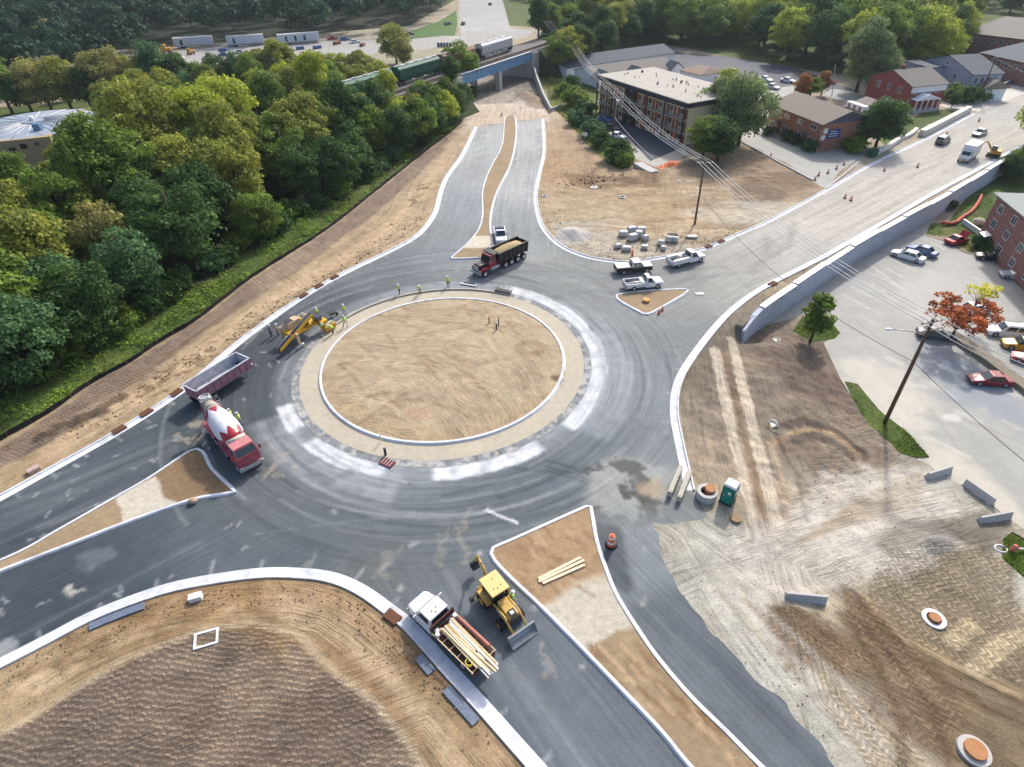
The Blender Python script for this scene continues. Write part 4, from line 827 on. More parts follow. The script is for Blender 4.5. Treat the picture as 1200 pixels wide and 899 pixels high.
def pickup(name, label, loc, rz, pm, L=5.7, W_=1.95, Hh=1.85, bedmat=None, cover=None, load=None, extcab=False, group=None, roof=None, utility=False):
    t = thing(name, label, 'pickup truck', loc, rz, group); h = L / 2; hw = W_ / 2; bm_ = bedmat or pm; zb = 1.12; cab0 = .25 if not extcab else -.35
    b = MB(); body_loft(b, [(cab0 - .15, hw, .4, zb), (h - 1.55, hw, .4, zb), (h - 1.2, hw, .42, zb - .02), (h - .2, hw * .95, .42, zb - .1), (h, hw * .82, .48, zb - .22)], pm); b.build('body', t)
    cabin(t, (cab0 - .12, h - 1.3), (cab0 + .02, h - 2.0), zb - .03, Hh, hw * .94, hw * .8, roof or pm, sidesplit=extcab)
    x0, x1 = -h, cab0 - .22; b = MB(); L_ = x1 - x0; cx = (x0 + x1) / 2
    b.box((cx, 0, .72), (L_, W_ * .9, .06), DARK)
    for s in (-1, 1): b.box((cx, s * (hw - .07), .86), (L_, .14, .62), bm_, bev=.03)
    b.box((x1 - .04, 0, .88), (.07, W_ * .84, .56), bm_); b.build('bed', t)
    b = MB(); b.box((x0 + .04, 0, .88), (.07, W_ * .84, .56), bm_, bev=.015); b.build('tailgate', t)
    if cover: b = MB(); b.box((cx, 0, 1.2), (L_ - .05, W_ - .08, .06), cover, bev=.02); b.build('bed_cover', t)
    if load == 'pipe':
        b = MB(); b.cyl((x0 + .2, -.35, 1.12), (x1 - .1, -.35, 1.12), .16, WHITE, n=12); b.cyl((x0 + .3, .3, .95), (x1 - .3, .3, .95), .2, DARK, n=12); b.build('cargo', t)
        b = MB(); b.box((x1 - .35, 0, 1.1), (.5, W_ * .86, .35), WHITE, bev=.03); b.build('toolbox', t)
    if utility:
        for s in (-1, 1): b = MB(); b.box((cx, s * (hw - .12), 1.0), (L_, .42, .75), bm_, bev=.04); b.build('side_box', t)
        b = MB(); b.cyl((cx - .5, 0, 1.2), (cx + .5, 0, 1.2), .42, mat('tank_cream', S(214, 205, 190), .6), n=16); b.box((cx + .1, 0, 1.25), (.5, .5, .5), METAL, bev=.04); b.build('tank', t)
    wheels(t, (-h + 1.15, h - .95), hw + .01, .4, .26)
    lights(t, h - .05, hw * .7, .82, x0 + .01, hw - .08, .95)
    b = MB(); b.box((h, 0, .55), (.12, W_ * .92, .2), METAL, bev=.03); b.build('front_bumper', t); b = MB(); b.box((x0 - .06, 0, .52), (.14, W_ * .9, .18), METAL, bev=.03); b.build('rear_bumper', t)
    for s in (-1, 1): b = MB(); b.box((h - 1.85, s * (hw + .12), zb + .14), (.1, .22, .2), DARK, bev=.02); b.build('mirror', t)
    return t
PW = paint('white', (.74, .74, .76)); PBK = paint('black', (.012, .012, .015)); PBL = paint('blue', (.05, .11, .26)); PRD = paint('dark_red', (.22, .018, .035)); PSL = paint('silver', (.4, .42, .44), .35); PGY = paint('graphite', (.09, .09, .1)); PYE = paint('yellow', (.62, .36, .03)); PRR = paint('bright_red', (.42, .02, .03))
def P_(rear, front): return place(rear, front)
l, a = P_((719, 320), (764, 316)); pickup('pickup_truck', 'black pickup with white bed cover, white hood and white cab roof beside the kerb', l, a, PBK, cover=mat('bed_cover_white', S(222, 218, 210), .7), extcab=True, roof=PW)
l, a = P_((731, 339), (775, 334)); pickup('pickup_truck', 'white pickup with open bed parked along the small triangular median', l, a, PW, load='pipe')
l, a = P_((783, 313), (823, 303)); pickup('pickup_truck', 'dusty white service truck with a cream tank on its back', l, a, PW, L=6.2, utility=True, Hh=1.95)
l, a = P_((584, 268), (589, 293)); pickup('pickup_truck', 'white pickup facing the ring next to the narrow median', l, a, PW, L=5.4)
hoodw = MB(); hoodw.box((1.95, 0, 1.11), (1.5, 1.7, .04), PW, bev=.015); hoodw.build('hood', bpy.data.objects['pickup_truck'])
# car park
def pk(rear, front): return place(rear, front)
LOTCARS = [
    (sedan, 'white sedan parked beside a blue sedan at the foot of the retaining wall', (1083, 309), (1043, 297), PW, dict(L=5.2)),
    (sedan, 'blue sedan with white front parked behind the white sedan near the retaining wall', (1097, 303), (1062, 291), PBL, {}),
    (sedan, 'red car with its hood raised at the edge of the grass', (1110, 287), (1130, 282), PRR, dict(hood_open=True, L=4.4)),
    (sedan, 'black sedan parked beside the brick apartment wall', (1179, 306), (1145, 302), PBK, {}),
    (sedan, 'silver sedan at the right edge in front of the apartment', (1207, 328), (1174, 324), PSL, {}),
    (sedan, 'black car half hidden below the red autumn tree', (1074, 392), (1118, 398), PGY, {}),
    (sedan, 'white car peeping out behind the red autumn tree', (1120, 367), (1160, 364), PW, {}),
    (sedan, 'white sport utility car in the right hand row', (1203, 395), (1152, 390), PW, dict(kind='suv', Hh=1.75, L=4.9)),
    (sedan, 'yellow car with black roof next to the white sport utility car', (1222, 412), (1172, 405), PYE, dict(kind='suv', Hh=1.6, roof=PBK)),
    (sedan, 'red car at the right edge beyond the yellow car', (1232, 432), (1187, 420), PRR, {}),
    (sedan, 'dark red sedan alone below the yellow car on the bare lot', (1183, 450), (1133, 447), PRD, {})]
for fn, lab, rr, ff, pm, kw in LOTCARS:
    l, a = pk(rr, ff); fn('parked_car', lab, l, a, pm, group='cars in the lower car park', **kw)
l, a = pk((1096, 172), (1112, 164)); sedan('sport_utility_car', 'dark sport utility car on the sandy road beside the left kerb', l, a, PGY, kind='suv', Hh=1.8, L=4.9, roof=paint('pale_roof', (.3, .33, .36)))
l, a = pk((1155, 155), (1139, 162)); sedan('sedan_car', 'silver sedan coming down the sandy road behind the box truck', l, a, PSL)
# motel front bay, rear lot, far yards
for lab, rr, ff, pm in (('pale blue car under the utility pole in the motel front bay, farthest of three', (700, 141), (718, 144), PBL), ('grey car between two others in the motel front bay', (708, 151), (724, 153), PGY), ('white car nearest the bushes in the motel front bay', (713, 160), (734, 164), PW)):
    l, a = pk(rr, ff); sedan('parked_car', lab, l, a, pm, group='cars in the motel front bay')
REAR = [((832, 93), (842, 97), PW, 'white car beside the small white garage'), ((853, 88), (866, 84), PSL, 'silver car on the dark lot just right of the white garage'), ((888, 93), (906, 97), PW, 'white car in the back row of the rear lot, left one'), ((913, 95), (933, 98), PW, 'white car in the back row of the rear lot, right one'), ((896, 102), (914, 106), PSL, 'silver car in the middle of the rear lot'), ((884, 105), (899, 109), PW, 'white car in the front row of the rear lot'), ((880, 134), (895, 139), PW, 'white car beside the brick office behind the willow'), ((962, 99), (978, 98), PRR, 'red car in the rear lot behind the orange tree'), ((1014, 93), (1030, 95), PW, 'white van like car behind the grey green tree')]
for rr, ff, pm, lab in REAR:
    l, a = pk(rr, ff); sedan('parked_car', lab, l, a, pm, kind='suv' if 'van' in lab else 'sedan', Hh=1.8 if 'van' in lab else 1.45, group='cars in the rear lot')
FARC = [((386, 47), (394, 46), PRR, 'red car in the far yard right of the long trailer'), ((398, 48), (411, 47), PBL, 'blue car in the far yard beside the red car'), ((474, 46), (484, 44), PW, 'white car at the mouth of the far wood'), ((476, 42), (484, 41), PBK, 'black car behind the white car at the far wood'), ((540, 31), (546, 27), PGY, 'dark car on the left side of the far road'), ((573, 7), (576, 5), PGY, 'dark car high up on the far road'), ((276, 63), (288, 62), PSL, 'silver car in the far yard between the trailers'), ((258, 66), (268, 65), PBL, 'blue car in the far yard by the machines'), ((520, 30), (530, 28), PGY, 'grey car half under the far trees'), ((412, 51), (420, 50), PW, 'white car in the far yard near the yellow tree')]
for rr, ff, pm, lab in FARC:
    l, a = pk(rr, ff); sedan('parked_car', lab, l, a, pm, group='cars beyond the railway')

def dump_truck():
    l, a = P_((613, 299), (557, 325)); t = thing('dump_truck', 'black and red dump truck loaded with soil rounding the ring', 'dump truck', l, a)
    BP = paint('truck_black', (.012, .012, .014), .35)
    b = MB(); b.box((-.6, 0, .95), (8.6, .9, .3), DARK); b.build('chassis', t)
    b = MB(); b.box((3.9, 0, 1.45), (1.9, 1.5, 1.0), BP, bev=.12, taper=(.9, .85)); b.build('hood', t)
    b = MB(); b.box((4.88, 0, 1.4), (.06, 1.0, .8), METAL, bev=.02); b.build('grille', t)
    b = MB(); b.box((5.0, 0, .75), (.2, 2.4, .35), METAL, bev=.04); b.build('front_bumper', t)
    for s in (-1, 1):
        b = MB(); b.prism([(3.3, 1.05), (3.45, 1.4), (4.0, 1.5), (4.6, 1.35), (4.85, 1.0), (4.6, 1.0), (4.4, 1.15), (3.8, 1.15), (3.5, 1.0)], 'y', s * .72, s * 1.2, RED, .03); b.build('fender', t)
    b = MB(); b.box((2.35, 0, 1.5), (1.45, 2.1, 1.1), RED, bev=.06); b.build('cab_base', t)
    cabin(t, (1.62, 3.08), (1.7, 2.75), 2.0, 2.85, 1.05, .92, RED, sidesplit=False)
    b = MB(); b.box((2.15, 0, 2.9), (1.2, 1.9, .1), mat('cab_roof_pink', S(215, 130, 135), .5), bev=.04); b.build('cab_roof', t)
    # dump body: floor, sides with ribs, sloped headboard, canopy
    y = 1.25; x0, x1 = -5.0, 1.4; b = MB()
    b.box(((x0 + x1) / 2, 0, 1.35), (x1 - x0, 2.4, .12), BP)
    for s in (-1, 1):
        b.prism([(x0, 1.3), (x0 - .15, 2.9), (x1, 2.9), (x1, 1.3)], 'y', s * y, s * (y - .08), BP)
        b.box(((x0 + x1) / 2, s * (y + .0), 2.9), (x1 - x0 + .2, .16, .14), BP, bev=.02)
    b.prism([(x1, 1.3), (x1 + .12, 3.1), (x1 + .04, 3.1), (x1 - .1, 1.3)], 'y', -y, y, BP); b.build('dump_body', t)
    b = MB()
    for s in (-1, 1):
        for k in range(7): b.box((x0 + .4 + k * .95, s * (y + .05), 2.1), (.1, .1, 1.5), BP)
    b.build('body_ribs', t)
    b = MB(); b.box((x0 - .05, 0, 2.1), (.1, 2.3, 1.5), BP, bev=.02); b.build('tailgate', t)
    b = MB(); b.box((1.85, 0, 3.12), (1.1, 2.5, .1), BP, bev=.03, ry=.06); b.build('cab_guard', t)
    b = MB(); r = random.Random(3); N = 14; rows = []
    for i in range(N + 1):
        u = i / N; row = []
        for j in range(9):
            v = j / 8; z = 2.35 + .7 * math.sin(math.pi * u) ** .7 * math.sin(math.pi * v) ** .6 + r.uniform(-.04, .04); row.append(b.bm.verts.new((x0 + .15 + (x1 - x0 - .3) * u, -1.14 + 2.28 * v, z)))
        rows.append(row)
    b.rings(rows, mat('soil_load', S(196, 172, 130), .95, noise=.25, scale=4, bump=.05), True, False, False); b.build('soil_load', t)
    for s in (-1, 1): b = MB(); b.cyl((1.3, s * 1.0, 1.4), (1.3, s * 1.0, 3.5), .07, METAL, n=8); b.build('exhaust', t)
    for s in (-1, 1): b = MB(); b.cyl((1.2, s * 1.0, .85), (2.9, s * 1.0, .85), .3, METAL, n=14); b.build('fuel_tank', t)
    for s in (-1, 1): b = MB(); b.box((3.1, s * 1.3, 2.2), (.08, .2, .4), METAL, bev=.02); b.build('mirror', t)
    wheels(t, (-4.2, -2.85, -1.5, -.2, 4.1), 1.2, .52, .28, mat('pale_rim', (.6, .6, .6), .5), (-4.2, -2.85, -1.5)); lights(t, 4.95, .95, 1.15, -5.1, 1.0, 1.1)
dump_truck()

def mixer():
    l, a = P_((252, 496), (302, 557)); t = thing('mixer_truck', 'red and white concrete mixer truck with a leaf patterned drum', 'mixer truck', l, a)
    MR = mat('mixer_red_dusty', (.36, .085, .11), .55, noise=.3, scale=1.2); DW = mat('drum_white', (.70, .69, .72), .45, noise=.08)
    b = MB(); b.box((-.3, 0, .95), (9.0, .95, .3), MR); b.build('chassis', t)
    b = MB(); b.box((3.55, 0, 1.5), (1.9, 2.35, 1.5), MR, bev=.1); b.build('cab_base', t)
    cabin(t, (2.7, 4.45), (2.9, 4.05), 2.2, 3.0, 1.15, 1.02, MR, sidesplit=False)
    b = MB(); b.box((3.4, 0, 3.04), (1.2, 2.0, .08), mat('faded_red', S(214, 138, 142), .6), bev=.03); b.build('cab_roof', t)
    b = MB(); b.box((4.62, 0, .8), (.25, 2.45, .4), METAL, bev=.05); b.build('front_bumper', t)
    for s in (-1, 1):
        b = MB(); b.box((.9, s * 1.1, 1.3), (3.0, .5, .12), MR, bev=.04); b.build('fender', t); b = MB(); b.box((-2.9, s * 1.1, 1.35), (3.3, .5, .12), MR, bev=.04); b.build('fender', t)
    # drum: axis tilted up to the rear, revolved profile, markings by face
    ax0 = Vector((2.35, 0, 2.25)); ax1 = Vector((-4.5, 0, 3.25)); prof = [(0, .3), (.01, .75), (.08, 1.05), (.22, 1.24), (.38, 1.28), (.55, 1.2), (.72, 1.0), (.86, .78), (1, .62)]
    u = (ax1 - ax0).normalized(); q = u.to_track_quat('Z', 'Y'); n = 96; b = MB(); rg = []; L = (ax1 - ax0).length; secs = []
    ts = np.linspace(0, 1, 110); rr_ = np.interp(ts, [p[0] for p in prof], [p[1] for p in prof])
    for tt, r in zip(ts, rr_): secs.append([b.bm.verts.new(ax0 + u * (L * tt) + q @ Vector((r * math.cos(k * 2 * math.pi / n), r * math.sin(k * 2 * math.pi / n), 0))) for k in range(n)])
    b.rings(secs, DW, True); ri = b.mi(RED); gi = b.mi(mat('drum_collar_dust', S(182, 172, 158), .8, noise=.15)); b.bm.faces.ensure_lookup_table(); b.bm.normal_update()
    for f in b.bm.faces:
        c = f.calc_center_median(); v = c - ax0; tt = v.dot(u) / L; w_ = q.inverted() @ (v - u * v.dot(u)); k = math.atan2(w_.y, w_.x) / (2 * math.pi) % 1
        saw = abs((k * 8) % 1 - .5) * 2; saw2 = abs((k * 6) % 1 - .5) * 2
        if tt < .12 + .13 * saw: f.material_index = ri
        elif tt > .78: f.material_index = gi
        elif tt > .60 + .18 * saw2: f.material_index = ri
    b.build('drum', t, normals=True)
    b = MB(); rg = [ax0 + u * (L * .84) + q @ Vector((.86 * math.cos(k * math.pi / 12), .86 * math.sin(k * math.pi / 12), 0)) for k in range(25)]; b.tube(rg, .06, METAL); b.build('drum_ring', t)
    b = MB(); b.prism([(-4.2, 2.9), (-5.3, 3.7), (-5.3, 4.0), (-4.3, 4.0)], 'y', -.6, .6, METAL, .02); b.build('hopper', t)
    b = MB(); rg = [(-4.9 + .45 * math.cos(k), .5 * math.sin(k), 4.05) for k in np.linspace(0, 2 * math.pi, 20)]; b.tube(rg, .06, METAL); b.build('hopper_rim', t)
    b = MB(); b.prism([(-5.1, 2.6), (-6.0, 1.3), (-5.85, 1.2), (-4.95, 2.5)], 'y', -.25, .25, METAL, .02); b.build('chute', t)
    b = MB()
    for s in (-1, 1): b.tube([(-3.9, s * .8, 1.1), (-4.2, s * .75, 3.4)], .07, MR); b.tube([(-4.9, s * .8, 1.0), (-4.3, s * .7, 3.6)], .06, MR)
    for k in range(7): b.box((-4.95 + k * .08, .95, 1.0 + k * .36), (.1, .5, .04), METAL)
    b.tube([(-5.0, 1.2, .9), (-4.4, 1.2, 3.5)], .03, METAL); b.tube([(-5.0, .72, .9), (-4.4, .72, 3.5)], .03, METAL); b.build('ladder', t)
    b = MB(); b.cyl((1.9, .75, 1.5), (1.9, .75, 3.3), .09, METAL); b.build('exhaust', t); b = MB(); b.cyl((2.45, -1, 2.9), (2.45, .9, 2.9), .3, mat('tank_cream', S(214, 205, 190), .6)); b.build('water_tank', t)
    for s in (-1, 1): b = MB(); b.box((4.35, s * 1.38, 2.4), (.08, .22, .5), RED, bev=.02); b.build('mirror', t)
    wheels(t, (-4.0, -2.8, -1.6, .9, 3.7), 1.2, .52, .28, mat('pale_rim', (.6, .6, .6), .5), (-4.0, -2.8, -1.6)); lights(t, 4.7, .95, 1.1, -4.75, 1.0, 1.0)
mixer()

def trailer():
    l, a = P_((239, 470), (284, 441)); t = thing('dump_trailer', 'open dump trailer with white inside and faded purple sides by the left kerb', 'trailer', l, a)
    PU = mat('faded_purple', S(168, 124, 142), .7, noise=.3, scale=2); WH = mat('scuffed_white_steel', S(205, 208, 218), .6, noise=.25, scale=1.5); L = 7.0; y = 1.25
    b = MB(); b.box((0, 0, 1.2), (L, 2.3, .1), WH)
    b.box((L / 2 - .3, .0, 1.27), (.5, 2.2, .1), mat('blue_grey_strip', S(80, 104, 148), .7, noise=.3, scale=2)); b.build('floor_plate', t)  # blue-grey strip across the front end of the white floor
    b = MB()
    for s in (-1, 1): b.prism([(-L / 2, 1.15), (-L / 2 - .1, 2.5), (L / 2 + .15, 2.5), (L / 2, 1.15)], 'y', s * y, s * (y - .1), PU); 
    b.prism([(L / 2, 1.15), (L / 2 + .15, 2.5), (L / 2 + .05, 2.5), (L / 2 - .1, 1.15)], 'y', -y, y, PU); b.build('side_panel', t)
    b = MB()
    for s in (-1, 1): b.box((0, s * (y - .03), 2.54), (L + .3, .18, .08), WH); b.box((0, s * (y - .112), 1.85), (L - .2, .02, 1.25), WH)
    b.box((L / 2 + .1, 0, 2.54), (.18, 2.5, .08), WH); b.box((-L / 2 - .1, 0, 2.54), (.14, 2.5, .08), WH); b.box((L / 2 - .06, 0, 1.85), (.02, 2.28, 1.25), WH); b.build('rim_rail', t)
    b = MB(); b.box((-L / 2 - .06, 0, 1.8), (.09, 2.4, 1.35), PU, bev=.02); b.build('tailgate', t)
    b = MB()
    for k in range(9):
        for s in (-1, 1): b.box((-L / 2 + .3 + k * .88, s * (y + .04), 1.85), (.1, .08, 1.3), PU)
    b.build('side_ribs', t)
    b = MB()
    rr = random.Random(8)
    for i in range(14): b.ell((rr.uniform(-3.4, .6), rr.uniform(-.7, .7), 1.28), (rr.uniform(.2, .6), rr.uniform(.2, .5), rr.uniform(.04, .14)), mat('light_rubble', S(200, 196, 188), .9, noise=.2), 1)
    b.build('leftover_rubble', t); b = MB(); b.box((0, 0, .9), (L, .9, .3), DARK); b.tube([(L / 2, 0, .8), (L / 2 + 1.0, 0, .75)], .08, METAL); b.build('chassis', t)
    wheels(t, (-3.0, -1.8), 1.2, .5, .5); b = MB(); b.box((L / 2 - .4, .6, .45), (.12, .12, .9), METAL); b.box((L / 2 - .4, -.6, .45), (.12, .12, .9), METAL); b.build('landing_leg', t)
trailer()

def lumber_truck():
    l, a = P_((559, 777), (497, 717)); t = thing('flatbed_truck', 'white flatbed truck stacked with long timber boards beside the kerb', 'flatbed truck', l, a)
    RB = mat('rust_brown_steel', S(88, 58, 52), .7); b = MB(); b.box((-.5, 0, .72), (6.4, .8, .24), DARK); b.build('chassis', t)
    b = MB(); body_loft(b, [(.75, 1.05, .5, 1.5), (2.4, 1.05, .5, 1.5), (2.7, 1.04, .5, 1.47), (3.4, .98, .52, 1.36), (3.75, .85, .6, 1.2)], PW); b.build('body', t)
    cabin(t, (.8, 2.7), (.92, 2.15), 1.47, 2.2, 1.0, .88, PW, sidesplit=False)
    for k, (x, y) in enumerate(((1.5, -.2), (1.45, .25), (1.2, .05))): b = MB(); b.cyl((x, y, 2.2), (x, y, 2.27), .06, mat('amber_lens', (.6, .25, .05), .3), n=8); b.build('marker_light', t)
    b = MB(); b.box((-1.65, 0, 1.02), (4.5, 2.2, .1), RB); 
    for k in range(6): b.box((-3.7 + k * .8, 0, 1.1), (.08, 2.25, .06), LUMB)
    b.build('flatbed', t)
    b = MB(); b.box((.62, 0, 1.9), (.12, 2.3, .12), RB)
    for s in (-1, 1): b.box((.62, s * 1.08, 1.5), (.14, .14, 1.0), RB); b.box((-1.65, s * 1.14, 1.35), (4.5, .06, .08), LUMB)
    for s in (-1, 1):
        for k in range(5): b.box((-3.75 + k * 1.05, s * 1.14, 1.2), (.08, .06, .3), LUMB)
    b.box((.62, 0, 1.6), (.05, 2.1, .5), RB); b.build('headboard', t)
    r = random.Random(6)
    for i in range(19):
        b = MB(); L = r.uniform(3.6, 5.4); y = -.55 + (i % 10) * .125 + r.uniform(-.04, .04); z = 1.42 + .10 * (i // 10); a_ = r.uniform(-.05, .05)
        pal = r.random() < .45; m = mat('pale_board', S(226, 222, 214, .85), .8, noise=.1) if pal else (LUMB if r.random() < .7 else mat('tan_board', S(205, 170, 120, .85), .8, noise=.15))
        b.box((.35 - L / 2 - r.uniform(0, .4), y, z), (L, .12, .06 if i % 3 else .09), m, rz=a_); b.build('board', t)
    b = MB(); b.box((-1.8, -.98, 1.5), (3.3, .26, .5), mat('faded_pink_steel', S(196, 130, 112), .7, noise=.15), bev=.08); b.build('side_box', t)
    for x, y, c in ((.35, .75, WHITE), (.1, .95, WHITE), (.3, -.95, WHITE), (-3.0, -.2, METAL)):
        b = MB(); b.cyl((x, y, 1.1), (x, y, 1.55), .18, c, .16, n=12); b.build('bucket', t)
    b = MB(); rg = [(-3.1 + .28 * math.cos(k), .75 + .28 * math.sin(k), 1.15 + .02 * k) for k in np.linspace(0, 18, 50)]; b.tube(rg, .035, mat('hose_yellow', (.62, .55, .06), .6)); b.build('hose_coil', t)
    b = MB(); b.cyl((-3.3, .35, 1.5), (-4.9, .30, 1.45), .04, METAL); b.build('steel_pipe', t)
    wheels(t, (-2.6, 2.75), 1.04, .42, .25, dualx=(-2.6,)); lights(t, 3.68, .72, .95, -3.9, .9, .85); b = MB(); b.box((3.8, 0, .62), (.14, 2.0, .22), METAL, bev=.03); b.build('front_bumper', t)
    for s in (-1, 1): b = MB(); b.box((2.3, s * 1.28, 1.75), (.1, .3, .22), PW, bev=.03); b.build('mirror', t)
lumber_truck()

def backhoe():
    l, a = P_((566, 687), (606, 739)); t = thing('backhoe_loader', 'yellow backhoe loader with its front bucket lowered beside the median', 'backhoe', l, a)
    YL = mat('digger_yellow', (.56, .35, .09), .6, noise=.3, scale=2); YR = mat('sun_faded_yellow', (.72, .50, .2), .55, noise=.08)
    b = MB(); b.box((0, 0, .85), (3.9, .8, .4), DARK); b.build('chassis', t)
    b = MB(); b.prism([(.35, 1.05), (.35, 1.75), (2.0, 1.55), (2.1, 1.0)], 'y', -.42, .42, YL, .05); b.build('hood', t)
    b = MB(); b.box((1.75, 0, 1.66), (.55, .6, .06), BLACK, ry=.12); b.box((1.75, 0, 1.72), (.26, .3, .03), WHITE, ry=.12); b.build('air_vent', t)
    b = MB(); b.box((2.15, 0, 1.25), (.08, .8, .6), BLACK, bev=.02); b.build('grille', t)
    b = MB(); b.box((-.55, 0, 1.25), (1.5, 1.2, .5), BLACK); b.build('cab_base', t)
    b = MB()
    for sx in (-1.25, .2):
        for s in (-1, 1): b.box((sx, s * .66, 1.95), (.09, .09, 1.1), BLACK)
    b.build('cab_frame', t); b = MB(); b.box((-.55, 0, 1.9), (1.4, 1.28, .85), GLASS); b.build('cab_glass', t)
    b = MB(); b.box((-.6, 0, 2.56), (1.95, 1.62, .14), YR, bev=.06)
    for x, y in ((-.2, .35), (-.2, -.3), (-1.0, .1), (-.1, 0)): b.cyl((x, y, 2.62), (x, y, 2.66), .05, RED, n=8)
    b.build('cab_roof', t)
    for s in (-1, 1):
        b = MB(); b.prism([(-1.55, 1.2), (-1.45, 1.5), (-.3, 1.5), (-.05, 1.1), (-.3, 1.38), (-1.4, 1.38)], 'y', s * .62, s * 1.12, YL, .02); b.build('fender', t)
        b = MB(); b.tube([(.1, s * .62, 1.35), (1.7, s * .62, 1.5), (2.75, s * .62, .65)], .09, YL, 8); b.tube([(.6, s * .62, 1.0), (2.3, s * .62, 1.1)], .05, METAL); b.build('loader_arm', t)
    b = MB(); sec = [(2.75, .75), (2.75, .15), (2.9, .05), (3.5, .04), (3.5, .08), (2.95, .12), (2.84, .2), (2.84, .78), (3.05, .98), (2.98, 1.02)]
    b.prism(sec, 'y', -1.2, 1.2, METAL); b.prism([(2.78, .1), (3.5, .05), (3.0, .95), (2.78, .8)], 'y', 1.2, 1.17, METAL); b.prism([(2.78, .1), (3.5, .05), (3.0, .95), (2.78, .8)], 'y', -1.2, -1.17, METAL); b.build('front_bucket', t)
    b = MB(); b.box((-1.75, 0, .9), (.3, 1.7, .7), YL, bev=.03); b.build('boom_mount', t)
    b = MB(); b.tube([(-1.85, .1, 1.0), (-2.3, .15, 2.4), (-3.3, .2, 3.0)], [.16, .14, .1], YL, 8); b.build('boom', t)
    b = MB(); b.tube([(-3.1, .2, 3.1), (-3.9, .25, 1.5)], [.12, .09], YL, 8); b.cyl((-2.5, .18, 2.8), (-3.5, .22, 2.6), .05, METAL); b.build('dipper', t)
    b = MB(); b.prism([(-3.75, 1.5), (-4.2, 1.2), (-4.1, .7), (-3.6, .65), (-3.75, .8), (-3.95, 1.0)], 'y', -.1, .6, DARK, .02); b.build('rear_bucket', t)
    for s in (-1, 1): b = MB(); b.tube([(-1.8, s * .8, 1.0), (-1.9, s * 1.3, .12)], .07, YL); b.box((-1.9, s * 1.35, .06), (.4, .3, .08), DARK); b.build('stabiliser', t)
    RY = mat('rim_yellow', (.5, .3, .05), .6)
    for x, r in ((-.95, .68), (1.45, .46)):
        for s in (-1, 1):
            b = MB(); b.cyl((x, s * .62, r), (x, s * 1.1, r), r, TYRE, n=22); wh = b.build('wheel', t); b = MB(); b.cyl((x, s * 1.08, r), (x, s * 1.12, r), r * .5, RY, n=14); b.build('rim', wh)
    for s in (-1, 1): b = MB(); b.box((.25, s * .7, 2.5), (.1, .12, .12), LAMPG); b.build('work_light', t)
backhoe()

def kerb_machine():
    l, a = P_((334, 408), (372, 386)); t = thing('slipform_paver', 'yellow kerb laying machine with a long conveyor on the ring road', 'paver', l, a); Y = mat('paver_yellow', (.62, .34, .02), .5, noise=.15); WT = mat('sun_bleached_cream', S(226, 196, 160), .6)
    b = MB(); b.box((.3, .1, 1.5), (4.2, 1.7, .5), Y, bev=.05); b.build('frame', t)
    b = MB(); b.box((-.2, .9, 2.15), (1.9, 1.1, 1.1), WT, bev=.06); b.box((.9, .9, 2.0), (.7, 1.0, .7), Y, bev=.05); b.build('engine_cover', t)
    b = MB(); b.box((-.6, .9, 2.73), (.9, .9, .05), DARK); b.build('air_vent', t)
    b = MB(); b.tube([(-4.0, -.9, .9), (2.0, -.2, 2.7)], .16, DARK, 6); b.loft([[(-4.1, -1.35, .8), (-4.1, -.75, .8), (-4.1, -.75, 1.05), (-4.1, -1.35, 1.05)], [(2.2, -.5, 2.6), (2.2, .1, 2.6), (2.2, .1, 2.85), (2.2, -.5, 2.85)]], BLACK); b.build('conveyor', t)
    b = MB()
    for dy in (-.33, .33): b.loft([[(-4.1, -1.05 + dy - .04, .75), (-4.1, -1.05 + dy + .04, .75), (-4.1, -1.05 + dy + .04, 1.15), (-4.1, -1.05 + dy - .04, 1.15)], [(2.2, -.2 + dy - .04, 2.55), (2.2, -.2 + dy + .04, 2.55), (2.2, -.2 + dy + .04, 2.95), (2.2, -.2 + dy - .04, 2.95)]], Y if dy < 0 else METAL)
    b.build('conveyor_side', t)
    for x, y in ((-1.5, -1.7), (-1.7, 1.3), (2.2, 1.2)):
        b = MB(); b.box((x, y, 1.35), (.34, .34, 1.7), WT, bev=.03); lg = b.build('leg', t)
        b = MB(); b.box((x, y, .3), (1.3, .36, .55), METAL, bev=.16); b.build('crawler_track', lg)
    b = MB(); b.tube([(-1.5, -1.7, 1.7), (-.6, -.5, 1.6)], .12, Y); b.build('leg_arm', t)
    b = MB(); b.box((2.7, -.6, 1.9), (.8, .8, .9), GLASS, bev=.04); b.build('control_console', t); b = MB(); b.box((3.0, -1.0, 1.3), (1.1, .9, .7), Y, bev=.05); b.build('hopper', t)
    b = MB(); b.box((3.5, -1.5, .55), (1.7, .9, .8), Y, bev=.05); b.box((3.5, -1.5, 1.0), (1.3, .5, .25), mat('fresh_concrete', S(188, 182, 168), .8)); b.build('mould', t)
    b = MB(); b.tube([(1.2, .2, 1.8), (1.5, .6, 2.9), (1.2, 1.2, 2.9)], .08, METAL); b.tube([(.4, -.9, 1.7), (1.7, -1.0, 1.8), (1.8, -.9, 2.6)], .06, DARK); b.box((.8, -.3, 1.95), (.9, .7, .5), DARK, bev=.03); b.build('hydraulics', t)
    b = MB(); b.box((1.3, 1.9, .9), (2.6, .5, .06), METAL); b.tube([(0, 2.1, .9), (0, 2.1, 1.9), (2.5, 2.1, 1.9), (2.5, 2.1, .9)], .025, WT); b.build('platform', t)
kerb_machine()

